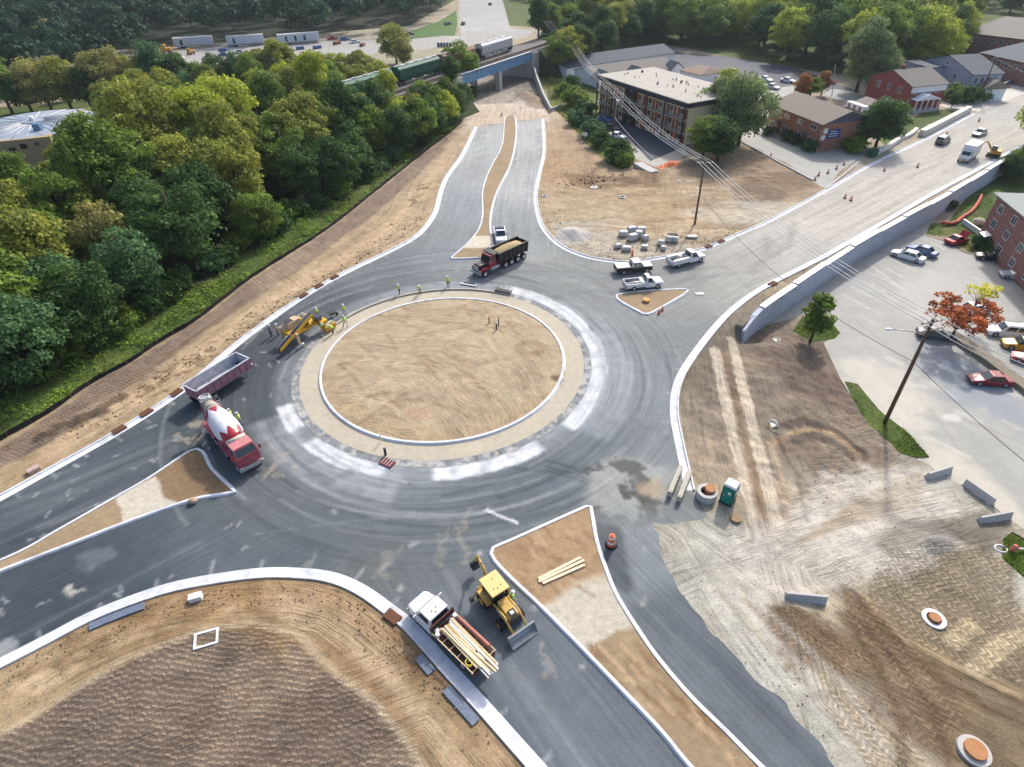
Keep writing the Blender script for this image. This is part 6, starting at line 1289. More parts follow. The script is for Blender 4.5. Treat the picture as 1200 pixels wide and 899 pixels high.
def yard_machine(p, lab, m, rz, s=1.0):
    q = G(*p); t = thing('yard_machine', lab, 'machine', q, rz); b = MB(); b.box((0, 0, 1.4 * s), (3.2 * s, 1.8 * s, 1.0 * s), m, bev=.1); b.build('body', t); b = MB(); b.box((-.5 * s, 0, 2.4 * s), (1.4 * s, 1.5 * s, 1.2 * s), m, bev=.08); b.build('cab', t)
    for x in (-1.1, 1.1):
        for y in (-1, 1): b = MB(); b.cyl((x * s, y * .8 * s, .6 * s), (x * s, y * 1.15 * s, .6 * s), .6 * s, TYRE, n=14); b.build('wheel', t)
    b = MB(); b.tube([(1.2 * s, 0, 1.5 * s), (2.6 * s, 0, 2.2 * s), (3.3 * s, 0, .8 * s)], .16 * s, m); b.build('boom', t)
yard_machine((196, 64), 'orange truck like machine at the left end of the far yard', mat('deep_orange', (.6, .26, .03), .6), .3, 1.3); yard_machine((224, 64), 'dull yellow machine standing in front of the leftmost trailer', YEL, 1.2, .8); yard_machine((290, 68), 'brown machine below the middle trailer', WOODP, 2.2, .9); yard_machine((180, 62), 'grey machine beside the orange one in the far yard', METAL, .1)
for k in range(5):
    q = G(514 + k * 3.5, 55); t_ = thing('storage_tank', 'dark blue tank in the row beyond the train', 'tank', q, 0, 'row of dark blue tanks beyond the train'); b = MB(); b.cyl((0, 0, 0), (0, 0, 1.6), .55, mat('tank_blue', S(70, 96, 120), .6), n=12); b.build('shell', t_)
for k, (x, y, r) in enumerate(((545, 63, 3.2), (536, 68, 2.6), (556, 58, 2.4))):
    q = G(x, y); b = MB(); b.ell((0, 0, 0), (r * 1.3, r, r * .55), mat('reddish_spoil', S(164, 132, 104), .95, noise=.35, scale=1, bump=.3), 3)
    for v in b.bm.verts: v.co += v.co.normalized() * random.uniform(-.25, .25)
    o = b.build('spoil_heap'); o.location = q; tag(o, ('largest reddish spoil heap beyond the train', 'left reddish spoil heap beyond the train', 'right reddish spoil heap beyond the train')[k], 'soil heap')
# ------------------------------------------------------------------ trees, bushes, weeds
def leafmat(name, rgb, var=.35, k=1.25):
    m = bpy.data.materials.new(name); m.use_nodes = True; t = m.node_tree; b = t.nodes['Principled BSDF']; out = t.nodes['Material Output']
    at = N_(t, 'ShaderNodeAttribute', attribute_name='tint'); cr = N_(t, 'ShaderNodeValToRGB'); c = S(*rgb, k); e = cr.color_ramp.elements
    e[0].position = 0; e[0].color = (*(c * (1 - var) * np.array([.9, 1, .9])), 1); e[1].position = 1; e[1].color = (*np.clip(c * (1 + var) * np.array([1.1, 1.12, .8]), 0, 1), 1)
    t.links.new(at.outputs['Fac'], cr.inputs[0]); t.links.new(cr.outputs[0], b.inputs['Base Color']); b.inputs['Roughness'].default_value = .65; b.inputs['Specular IOR Level'].default_value = .2
    tl = N_(t, 'ShaderNodeBsdfTranslucent'); t.links.new(cr.outputs[0], tl.inputs[0]); mx = N_(t, 'ShaderNodeMixShader'); mx.inputs[0].default_value = .38
    t.links.new(b.outputs[0], mx.inputs[1]); t.links.new(tl.outputs[0], mx.inputs[2]); t.links.new(mx.outputs[0], out.inputs[0]); return m
def leaves_mesh(name, C, Nn, sz, tint, m, g=rng):
    n = len(C); a = g.normal(size=(n, 3)); Nn = Nn / (np.linalg.norm(Nn, axis=1)[:, None] + 1e-9); U = np.cross(Nn, a); U /= np.linalg.norm(U, axis=1)[:, None] + 1e-9; V = np.cross(Nn, U)
    s = sz[:, None]; asp = g.uniform(.45, .9, (n, 1)); V4 = np.stack([C - U * s, C - V * s * asp + Nn * s * .15, C + U * s, C + V * s * asp + Nn * s * .15], 1).reshape(-1, 3)
    me = bpy.data.meshes.new(name); me.vertices.add(4 * n); me.vertices.foreach_set('co', V4.astype(np.float32).ravel()); me.loops.add(4 * n); me.loops.foreach_set('vertex_index', np.arange(4 * n, dtype=np.int32))
    me.polygons.add(n); me.polygons.foreach_set('loop_start', (np.arange(n) * 4).astype(np.int32)); me.polygons.foreach_set('loop_total', np.full(n, 4, np.int32)); me.update(calc_edges=True)
    me.attributes.new('tint', 'FLOAT', 'POINT').data.foreach_set('value', np.repeat(tint, 4).astype(np.float32)); me.materials.append(m); return me
def crown(name, m, R_=4.5, Hc=7.5, nl=46, per=95, lobe=(.8, 1.9), leaf=(.12, .27), seed=1, z0=2.5, shape='round', open_=.0, flat=1.0):
    """clumps of leaves on limbs spread through the crown's volume"""
    g = np.random.default_rng(seed); L = []
    while len(L) < nl:
        p = g.uniform(-1, 1, 3); r = np.linalg.norm(p)
        if r > 1 or r < .35 + open_: continue
        if shape == 'cone': 
            f = 1 - .75 * (p[2] * .5 + .5); p[0] *= f; p[1] *= f
        if shape == 'vase': f = .55 + .45 * (p[2] * .5 + .5); p[0] *= f; p[1] *= f
        L.append(p)
    L = np.array(L); ctr = L * np.array([R_, R_, Hc / 2]) * .84 + np.array([0, 0, z0 + Hc / 2]); Cs = []; Ns = []; Sz = []; Ti = []
    for c in ctr:
        lr = g.uniform(*lobe); k = int(per * (lr / lobe[1]) ** 2 * g.uniform(.7, 1.2)) + 10; d = g.normal(size=(k, 3)); d /= np.linalg.norm(d, axis=1)[:, None]; d[:, 2] = np.where(d[:, 2] < -.25, -d[:, 2] * .6, d[:, 2])
        rr = lr * g.uniform(.45, 1.08, k) ** .5; P = c + d * rr[:, None] * np.array([1, 1, .8 * flat]); Cs.append(P); Ns.append(d * .8 + g.normal(size=(k, 3)) * .55 + np.array([0, 0, .35])); Sz.append(g.uniform(*leaf, k)); base = g.uniform(.15, .85); Ti.append(np.clip(base + g.normal(0, .16, k), 0, 1))
    me = leaves_mesh(name, np.vstack(Cs), np.vstack(Ns), np.concatenate(Sz), np.concatenate(Ti), m, g); return me, ctr
BARK = mat('bark', S(96, 84, 70), .95, noise=.3, scale=5, bump=.03); BARKP = mat('pale_bark', S(170, 160, 146), .9, noise=.2)
def trunk_mesh(ctr, h, r=.28, m=BARK, seed=0, nb=14):
    g = np.random.default_rng(seed); b = MB(); b.tube([(0, 0, -.4), (.05, .03, h * .3), (.12, -.08, h * .6), (0, .05, h * .88)], [r * 1.3, r, r * .65, r * .2], m, 7)
    for i in g.choice(len(ctr), min(nb, len(ctr)), replace=False):
        c = ctr[i]; z = min(max(c[2] * .55, h * .15), h * .7); b.tube([(0, 0, z), tuple(np.array([c[0] * .45, c[1] * .45, (z + c[2]) / 2 + .2])), tuple(c)], [r * .42, r * .26, r * .08], m, 5)
    bmesh.ops.recalc_face_normals(b.bm, faces=b.bm.faces); me = bpy.data.meshes.new('trunk'); b.bm.to_mesh(me); b.bm.free(); me.materials.append(m); return me
LM = {k: leafmat('leaf_' + k, c, v) for k, c, v in (('deep', (66, 90, 50), .4), ('mid', (100, 118, 54), .4), ('olive', (128, 130, 64), .38), ('lime', (142, 150, 58), .35), ('yellow', (182, 176, 56), .35), ('blue', (78, 106, 76), .35), ('tan', (136, 130, 84), .3), ('rust', (150, 104, 66), .45), ('red', (156, 90, 62), .55), ('willow', (112, 124, 92), .35))}
VAR = []
for i, kw in enumerate((dict(R_=4.8, Hc=9.5, nl=92, per=215, shape='round'), dict(R_=4.3, Hc=10, nl=84, per=215, shape='vase'), dict(R_=5.2, Hc=8.6, nl=96, per=215, open_=.1), dict(R_=4.0, Hc=10.5, nl=84, per=215), dict(R_=4.6, Hc=9.4, nl=80, per=205, lobe=(.7, 1.6), open_=.15), dict(R_=5.4, Hc=9.4, nl=104, per=205, lobe=(.9, 1.7)))):
    kw['z0'] = 1.0
    me, ctr = crown('crown', LM['mid'], seed=20 + i, **kw); VAR.append((me, trunk_mesh(ctr, kw['Hc'] + 1.5, seed=i)))
def tree(p, kind, label, s=1.0, v=None, sz=None, rz=None, group=None, name='broadleaf_tree', cat='tree', meshes=None):
    me, tm = meshes or VAR[random.randrange(len(VAR)) if v is None else v]
    t = thing(name, label, cat, (float(p[0]), float(p[1]), float(p[2])), random.uniform(0, 6.28) if rz is None else rz, group); t.scale = (s, s, sz or s * random.uniform(.9, 1.12))
    a = bpy.data.objects.new('trunk', tm); COL.objects.link(a); a.parent = t
    c = bpy.data.objects.new('crown', me); COL.objects.link(c); c.parent = t; c.material_slots[0].link = 'OBJECT'; c.material_slots[0].material = LM[kind]
    return t
def poisson(poly, dmin, n=6000, seed=1, jit=None):
    g = np.random.default_rng(seed); pa = np.array(poly); lo, hi = pa.min(0), pa.max(0); Q = g.uniform(lo, hi, (n, 2)); Q = Q[inpoly(Q, poly)]; out = []
    for q in Q:
        dm = dmin if jit is None else dmin * (1 + jit * (q[1] - 60) / 100)
        if all((q[0] - o[0]) ** 2 + (q[1] - o[1]) ** 2 > dm * dm for o in out): out.append(q)
    return np.array(out)
def in_view(q, m=40, z=6):
    x, y = proj((q[0], q[1], z)); return -m < x < 1200 + m and -m - 30 < y < 900 + m * 2
rz_ = math.atan2((rb - ra)[1], (rb - ra)[0])
woodA = GP([(-90, 520), (0, 470), (60, 433), (130, 392), (200, 350), (250, 322), (330, 268), (400, 228), (455, 192), (500, 164), (533, 140), (541, 122), (541, 108), (500, 124), (440, 143), (380, 158), (300, 172), (230, 190), (150, 205), (100, 214), (60, 225), (0, 245), (-90, 262)])
kinds_lab = {'deep': 'dark green tree in the wood left of the ring road', 'mid': 'mid green tree in the wood left of the ring road', 'olive': 'olive tree in the wood left of the ring road', 'lime': 'light yellowish green tree in the wood left of the ring road', 'blue': 'bluish green tree in the wood left of the ring road', 'tan': 'brownish thin leaved tree in the wood left of the ring road'}
edge = [GP([(0, 470), (60, 433), (130, 392), (200, 350), (250, 322), (330, 268), (400, 228), (455, 192), (500, 164), (533, 140)])]
nA = 0
for q in poisson(woodA, 6.7, 9000, 5, .14):
    if not in_view(q, 60): continue
    d = dline(np.array([q]), edge[0])[0]; x, y = proj((q[0], q[1], 9)); f = random.random(); nn_ = fbm(np.array([q]), .035, 91)[0]
    if d < 8: k = 'deep' if f < .62 else ('blue' if f < .78 else 'mid')
    elif x > 430 and y < 150: k = 'lime' if f < .3 else 'mid'
    else: k = ('olive' if f < .40 else 'lime' if f < .70 else 'mid' if f < .88 else 'tan' if f < .95 else 'deep') if nn_ > .47 else ('mid' if f < .38 else 'olive' if f < .62 else 'deep' if f < .8 else 'blue' if f < .88 else 'lime')
    s = random.uniform(1.05, 1.5) * (.72 if d < 4 else 1); gx, gy = proj((q[0], q[1], 0)); vr = (q - ra[:2]); tr_ = abs(-vr[0] * math.sin(rz_) + vr[1] * math.cos(rz_))
    if gx < 140 and gy < 300: s *= .6
    tv_ = -vr[0] * math.sin(rz_) + vr[1] * math.cos(rz_); al_ = vr[0] * math.cos(rz_) + vr[1] * math.sin(rz_); zb_ = 0.0
    if -118 < al_ < 0:
        zb_ = float(np.interp(tv_, [-9, -1.2, 12, 21], [0, 7.6, 7.6, 0]))
        if -1.5 < tv_ < 11: continue
        if gx > 455: s *= .55 if tv_ > -6 else .8
    tree((q[0], q[1], zb_), k, kinds_lab[k], s, group=k + ' trees of the wood left of the road'); nA += 1
print('wood A', nA)
# ones that stand out in the near wood
tree(G(30, 395), 'yellow', 'bright yellow green tree at the left edge above the big dark green one', .78, 2, name='broadleaf_tree'); tree(G(35, 452), 'blue', 'large bluish green tree at the lower left corner of the wood', 1.15, 5); tree(G(118, 395), 'deep', 'dark tree right of the large bluish one at the wood edge', 1.0, 0)
tree(G(105, 290), 'lime', 'bright lime tree in the left middle of the wood', 1.05, 1); tree(G(265, 250), 'lime', 'bright lime tree standing above the centre of the wood', 1.15, 5); tree(G(465, 75), 'olive', 'tall yellow brown tree in front of the far yard', 1.25, 2); tree(G(475, 83), 'tan', 'loose olive tree just below the tall yellow brown one', 1.0, 1)
for k, (x, y, kd, s) in enumerate(((470, 182, 'deep', 1.0), (488, 172, 'mid', 1.0), (505, 160, 'deep', .95), (520, 150, 'lime', .85), (480, 160, 'olive', 1.05), (500, 148, 'mid', 1.0), (535, 140, 'deep', .8), (524, 138, 'mid', .9), (543, 130, 'deep', .7), (460, 172, 'lime', 1.0), (440, 185, 'mid', 1.05))):
    tree(G(x, y), kd, kinds_lab[kd], s, group=kd + ' trees of the wood left of the road')
for k in range(17):
    lx = -38 - k * 5.0; vy = random.choice((-6.5, -4, -5)); zz = float(np.interp(vy, [-9, -1.2, 12, 21], [0, 7.6, 7.6, 0])); kd = random.choice(['mid', 'olive', 'deep', 'lime', 'olive', 'mid'])
    tree((ra[0] + math.cos(rz_) * lx - math.sin(rz_) * vy, ra[1] + math.sin(rz_) * lx + math.cos(rz_) * vy, zz), kd, kinds_lab[kd], random.uniform(.85, 1.1) * (.75 if k < 1 else 1), group=kd + ' trees of the wood left of the road')
# screen of trees behind the round building and along the far yard
for k, (x, y, kd, s) in enumerate(((-20, 134, 'deep', 1.1), (15, 133, 'mid', 1.1), (38, 132, 'deep', 1.0), (62, 131, 'tan', 1.3), (85, 130, 'olive', 1.15), (108, 128, 'deep', 1.0), (128, 125, 'tan', 1.25), (148, 121, 'tan', 1.15), (165, 119, 'olive', 1.0), (190, 116, 'blue', 1.35), (212, 113, 'deep', 1.2), (238, 110, 'mid', .95), (262, 107, 'deep', 1.05), (284, 105, 'blue', 1.1), (305, 106, 'olive', 1.05), (330, 104, 'olive', 1.3), (352, 102, 'mid', 1.0), (376, 100, 'olive', 1.1), (400, 98, 'lime', .95), (424, 97, 'olive', 1.05), (446, 94, 'lime', .9), (300, 116, 'mid', 1.1), (340, 118, 'lime', 1.0), (250, 122, 'mid', 1.0), (200, 130, 'olive', 1.05), (225, 124, 'blue', 1.0), (165, 140, 'lime', .95), (140, 150, 'olive', .95), (125, 165, 'lime', .75), (112, 182, 'mid', .7), (385, 118, 'mid', 1.1), (420, 115, 'olive', 1.0), (180, 150, 'olive', 1), (92, 212, 'olive', .7), (210, 145, 'mid', 1), (260, 140, 'olive', 1.0), (310, 132, 'lime', 1.0), (350, 135, 'olive', 1.05), (395, 132, 'mid', 1.05), (150, 172, 'mid', 1), (440, 108, 'olive', 1.0), (455, 120, 'mid', 1.0))):
    tree(G(x, y), kd, {'deep': 'dark green', 'mid': 'mid green', 'olive': 'olive', 'lime': 'light green', 'blue': 'bluish green', 'tan': 'yellow brown'}[kd] + ' tree in the belt between the round building and the far yard', s * (1.15 if x < 195 else .98 if x < 430 else .75), group=kd + ' trees in the belt by the far yard')
tree(G(80, 118), 'lime', 'young bright green tree at the foot of the far wood behind the brown ones', .6, 3)
me, ctr = crown('crown', LM['tan'], R_=3.0, Hc=9, nl=16, per=40, lobe=(.6, 1.2), seed=77, z0=5); bare = (me, trunk_mesh(ctr, 14, .35, BARKP, 5, 16))
tree(G(68, 80), 'tan', 'tall pale half bare tree leaning at the top left corner', 1.3, meshes=bare); tree(G(240, 256), 'willow', 'pale bare branched tree in the middle of the near wood', 1.0, meshes=bare)
# trees on the right half
RT = [(675, 62, 'deep', 1.2, 'dark tree on the embankment beyond the grey pole'), (662, 54, 'mid', 1.2, 'mid green tree on the embankment right of the bridge'), (690, 50, 'olive', 1.3, 'olive tree at the left end of the belt behind the motel'), (645, 56, 'deep', 1.2, 'dark tree where the track leaves the bridge'), (655, 82, 'deep', 1.05, 'dark tree left of the pole beside the railway bridge'), (648, 68, 'deep', .95, 'dark rounded tree at the right end of the bridge'), (640, 76, 'mid', .8, 'small tree between bridge and dark rounded tree'),
      (865, 170, 'willow', 1.25, 'large grey green willow like tree in front of the rear lot'), (845, 158, 'willow', 1.05, 'grey green tree touching the right end of the motel'), (823, 186, 'mid', .85, 'yellow green bushy tree at the near corner of the motel'), (840, 190, 'deep', .85, 'dark bushy tree between motel corner and willow'), (848, 128, 'lime', .85, 'yellow topped slender tree behind the willow'),
      (936, 118, 'rust', .62, 'small orange tree behind the brick office, left one'), (962, 112, 'rust', .55, 'small orange tree behind the brick office, right one'), (948, 116, 'mid', .6, 'small green tree between the two orange ones'), (1003, 108, 'willow', 1.35, 'large grey green tree behind the brick cottage'), (1020, 112, 'willow', 1.1, 'grey green tree leaning over the brick cottage'),
      (1026, 172, 'deep', .95, 'dark evergreen beside the brick office'), (1012, 172, 'deep', .75, 'smaller dark evergreen against the brick office wall'), (1078, 88, 'lime', 1.35, 'tall bright yellow green tree behind the red brick house'), (1095, 84, 'lime', 1.15, 'yellow green tree right of the tall one behind the red house'), (1062, 82, 'deep', 1.0, 'dark tree at the left of the tall yellow green one'),
      (1205, 176, 'lime', 1.1, 'yellow green roadside tree at the right edge over the sandy road, upper one'), (1222, 212, 'lime', .85, 'yellow green roadside tree at the right edge, lower one'), (1178, 212, 'deep', .55, 'small dark tree behind the end of the retaining wall'), (1195, 205, 'mid', .7, 'green tree behind the end of the retaining wall'), (1115, 132 - 6, 'deep', .4, 'dark shrub beside the red house porch')]
for x, y, k, s, lab in RT: tree(G(x, y), k, lab, s * (1.15 if s > .8 else 1))
band = GP([(655, 52), (700, 50), (760, 46), (800, 56), (860, 58), (930, 72), (985, 88), (1030, 96), (1060, 84), (1120, 66), (1128, 40), (1125, 22), (1040, 6), (930, -12), (905, 12), (850, 22), (760, 4), (690, 18), (660, 34)])
for q in poisson(band, 10.2, 4000, 9):
    k = random.choice(['deep', 'deep', 'mid', 'mid', 'lime', 'olive']); x, y = proj((q[0], q[1], 8))
    if x > 900 and random.random() < .5: k = random.choice(['lime', 'lime', 'mid'])
    tree((q[0], q[1], 0), k, {'deep': 'dark green', 'mid': 'mid green', 'lime': 'yellow green', 'olive': 'olive'}[k] + ' tree in the belt behind the motel and rear lot', random.uniform(1.35, 1.9), group=k + ' trees behind the motel')
for k in range(11):
    lx = LB + 6 + k * 7.4; vy = random.choice((-7, -3, 1, 13, 16)); zz = float(np.interp(vy, [-9, -1.2, 12, 21], [0, 7.6, 7.6, 0])); kd = random.choice(['deep', 'mid', 'deep', 'olive'])
    tree((ra[0] + math.cos(rz_) * lx - math.sin(rz_) * vy, ra[1] + math.sin(rz_) * lx + math.cos(rz_) * vy, zz), kd, {'deep': 'dark green', 'mid': 'mid green', 'olive': 'olive'}[kd] + ' tree on the railway embankment right of the bridge', random.uniform(1.0, 1.3), group=kd + ' trees on the right embankment')
for k, (x, y, kd) in enumerate(((1140, 18, 'deep'), (1120, 14, 'lime'), (1182, 16, 'deep'), (1228, 18, 'mid'), (1245, 30, 'deep'))):
    tree(G(x, y), kd, {'deep': 'dark green', 'mid': 'mid green', 'lime': 'light green'}[kd] + ' tree above the long roofs at the top right corner', random.uniform(1.1, 1.4), group=kd + ' trees above the top right roofs')
# street tree and red maple on the lower lot
me, ctr = crown('crown', LM['mid'], R_=2.5, Hc=6.6, nl=56, per=90, lobe=(.5, .95), leaf=(.12, .24), seed=41, z0=1.2, shape='cone'); st = (me, trunk_mesh(ctr, 6.5, .14, BARK, 3))
tree(G(949, 401), 'mid', 'young green tree on the small grass corner beside the wall end', 1.15, meshes=st, sz=1.0, name='street_tree')
me, ctr = crown('crown', LM['red'], R_=4.9, Hc=4.6, nl=60, per=100, lobe=(.45, .95), leaf=(.11, .22), seed=43, z0=2.4, open_=.1); mp = (me, trunk_mesh(ctr, 5.2, .2, BARK, 3, 26))
tree(G(1112, 400), 'red', 'red and orange maple standing over the car park', 1.0, meshes=mp, sz=1.0, name='maple_tree'); me, ctr = crown('crown', LM['yellow'], R_=2.2, Hc=2.6, nl=16, per=50, lobe=(.4, .8), leaf=(.11, .2), seed=44, z0=3.4); mp2 = (me, trunk_mesh(ctr, 4.2, .12, BARK, 3))
tree(G(1133, 376), 'yellow', 'small yellow leaved tree growing behind the red maple', 1.0, meshes=mp2, sz=1.0)
# bushes
me, ctr = crown('foliage', LM['deep'], R_=2.6, Hc=3.2, nl=40, per=90, lobe=(.6, 1.1), leaf=(.12, .25), seed=61, z0=-.3); bsh = me; btr = trunk_mesh(ctr, 2.2, .12, BARK, 1)
def bush(p, k, label, s=1, sz=None, group=None):
    t = thing('bush', label, 'bush', tuple(map(float, p)), random.uniform(0, 6), group); t.scale = (s, s, sz or s); a = bpy.data.objects.new('stem', btr); COL.objects.link(a); a.parent = t
    c = bpy.data.objects.new('foliage', bsh); COL.objects.link(c); c.parent = t; c.material_slots[0].link = 'OBJECT'; c.material_slots[0].material = LM[k]
for x, y, k, s, lab in ((673, 125, 'mid', 1.7, 'large yellow green bush at the top of the motel bank'), (684, 138, 'deep', 1.5, 'large dark bush on the motel bank below the yellow green one'), (676, 146, 'blue', 1.2, 'bluish bush on the left of the motel bank'), (694, 160, 'blue', 1.3, 'round bluish bush left of the small white sign'), (703, 172, 'deep', 1.2, 'round bush between the sign and the lowest bush'), (722, 188, 'deep', 1.5, 'big round bush at the foot of the utility pole'), (730, 194, 'mid', 1.0, 'small bush at the lowest tip of the motel bank'), (660, 112, 'mid', 1.2, 'bush near the top of the bank beside the curved wall'), (668, 105, 'deep', 1.4, 'dark bush beside the left end of the motel'),
                         (552, 112, 'deep', .9, 'dark bush at the left bridge abutment'), (548, 120, 'mid', .9, 'leafy bush below the left bridge abutment'), (900, 158, 'deep', .7, 'clipped hedge under the left windows of the brick office'), (922, 165, 'deep', .75, 'clipped hedge in the middle front of the brick office'), (932, 169, 'deep', .6, 'small hedge right of the middle hedge of the brick office'), (948, 177, 'deep', .85, 'clipped hedge at the right front of the brick office'), (1000, 178, 'mid', 1.1, 'round green bush against the side of the brick office'), (1118, 118, 'mid', 1.5, 'spreading bush between the red house and the grey house'), (1135, 120, 'deep', 1.4, 'dark bush below the grey house'), (1150, 118, 'mid', 1.0, 'bush beside the leaning pole'), (1148, 290, 'deep', .8, 'dark shrub at the corner of the brick apartment'), (1158, 296, 'deep', .8, 'dark shrub along the wall of the brick apartment'), (1168, 304, 'deep', .7, 'small shrub beside the black sedan'), (1112, 245, 'deep', .6, 'low shrub in the shade of the retaining wall')):
    bush(G(x, y), k, lab, s)
eb = resample(np.array(edge[0]), 4.2)
for k in range(1, len(eb) - 1):
    q = eb[k] + np.array([random.uniform(-2.2, .6), random.uniform(-1.5, 1.5)]); kd = random.choice(['deep', 'deep', 'mid', 'blue'])
    bush((q[0], q[1], 0), kd, {'deep': 'dark green', 'mid': 'mid green', 'blue': 'bluish'}[kd] + ' bush filling the foot of the wood edge above the weedy bank', random.uniform(.8, 1.35), group=kd + ' bushes along the wood edge')
# far wood at the top left: one mass of crowns
def mass(name, poly, step, m, seed, R0=6.6, zr=(11, 17), leaf=(.45, .95), per=420, lab=None):
    g = np.random.default_rng(seed); Q = poisson(poly, step, 9000, seed); Cs = []; Ns = []; Sz = []; Ti = []
    for q in Q:
        h = g.uniform(*zr); r = R0 * g.uniform(.75, 1.2); base = np.clip(g.normal(.45, .22), .05, .95); nl = 9
        for c in range(nl):
            d0 = g.normal(size=3); d0 /= np.linalg.norm(d0); d0[2] = abs(d0[2]) * 1.1 - .25; cc = np.array([q[0], q[1], h * .6]) + d0 * np.array([r * .62, r * .62, h * .36]); k = int(per / nl); d = g.normal(size=(k, 3)); d /= np.linalg.norm(d, axis=1)[:, None]; d[:, 2] = np.where(d[:, 2] < -.2, -d[:, 2], d[:, 2])
            Cs.append(cc + d * r * .45 * g.uniform(.75, 1.05, (k, 1))); Ns.append(d + g.normal(size=(k, 3)) * .4); Sz.append(g.uniform(*leaf, k)); Ti.append(np.clip(base + g.normal(0, .13, k), 0, 1))
    me = leaves_mesh(name, np.vstack(Cs), np.vstack(Ns), np.concatenate(Sz), np.concatenate(Ti), m, g); o = bpy.data.objects.new(name, me); COL.objects.link(o); tag(o, lab, 'woodland', kind='stuff'); print(name, len(Q)); return o
mass('distant_wood', GP([(-160, 100), (0, 116), (90, 100), (165, 84), (200, 60), (300, 50), (400, 45), (474, 39), (512, 22), (528, 8), (530, -24), (300, -30), (0, -32), (-240, -20)]), 6.8, leafmat('leaf_far', (52, 78, 66), .4, .8), 5, lab='dense dark wood along the whole top left beyond the far yard')
mass('distant_wood', GP([(600, -2), (660, 8), (690, 8), (780, 0), (860, -4), (1000, -14), (1260, 0), (1300, -40), (600, -40)]), 9, LM['mid'], 8, lab='dark wood along the top right behind the tree belt')
mass('distant_wood', GP([(1095, 12), (1215, 14), (1320, 24), (1320, -38), (1060, -38)]), 8.5, LM['deep'], 12, lab='dark wood at the top right corner above the long roofs')
# weeds and long grass on the bank beside the silt fence
def weeds(name, poly, n, m, lab, h=(.1, .7), leaf=(.12, .3), seed=3):
    g = np.random.default_rng(seed); pa = np.array(poly); Q = g.uniform(pa.min(0), pa.max(0), (n * 3, 2)); Q = Q[inpoly(Q, poly)][:n]; f = fbm(Q, .35, 33); keep = g.random(len(Q)) < np.clip((f - .3) * 3, .05, 1); Q = Q[keep]; f = f[keep]; z = H(Q) + g.uniform(0, 1, len(Q)) * (h[0] + (h[1] - h[0]) * np.clip((f - .3) * 2, 0, 1))
    me = leaves_mesh(name, np.c_[Q, z], g.normal(size=(len(Q), 3)) * .7 + [0, 0, .8], g.uniform(*leaf, len(Q)), np.clip(fbm(Q, .6, 35) + g.normal(0, .15, len(Q)), 0, 1), m, g); o = bpy.data.objects.new(name, me); COL.objects.link(o); tag(o, lab, 'undergrowth', kind='stuff')
bank = GP([(-60, 548), (0, 514), (62, 479), (107, 447), (150, 424), (190, 397), (232, 372), (300, 320), (380, 269), (440, 222), (490, 182), (535, 148), (541, 128), (520, 136), (480, 158), (430, 195), (380, 225), (300, 272), (230, 318), (150, 368), (80, 405), (0, 440), (-60, 460)])
weeds('weeds', bank, 60000, leafmat('leaf_weed', (104, 126, 56), .45), 'thick green weeds on the bank between silt fence and wood', (.05, .8), (.1, .24))
weeds('weeds', GP([(628, 86), (645, 84), (665, 100), (700, 130), (735, 168), (742, 192), (728, 197), (700, 182), (664, 142), (650, 130), (640, 112)]), 12000, leafmat('leaf_dry', (140, 142, 76), .35), 'rough yellowish grass on the bank below the motel', (.05, .4), (.12, .26), 4)
weeds('weeds', GP([(1088, 275), (1092, 262), (1112, 262), (1130, 238), (1148, 225), (1165, 235), (1153, 283), (1140, 296), (1118, 284)]), 5000, LM['mid'], 'patchy grass strip between the retaining wall and the brick apartment', (.02, .25), (.06, .14), 5)
weeds('weeds', GP([(990, 447), (1005, 450), (1030, 480), (1038, 487), (1062, 505), (1089, 536), (1073, 537), (1055, 532), (1044, 520), (1020, 500), (1000, 470)]), 6000, LM['mid'], 'narrow grass strip around the large utility pole', (.02, .2), (.05, .12), 6)
weeds('weeds', GP([(931, 388), (942, 374), (960, 367), (976, 382), (984, 390), (978, 396), (952, 401)]), 3000, LM['mid'], 'grass corner under the young tree', (.02, .2), (.05, .12), 7)
weeds('weeds', GP([(1177, 632), (1186, 626), (1213, 641), (1213, 686), (1194, 671), (1176, 655)]), 4000, LM['mid'], 'grass corner at the right edge by the hydrant', (.02, .18), (.05, .1), 8)
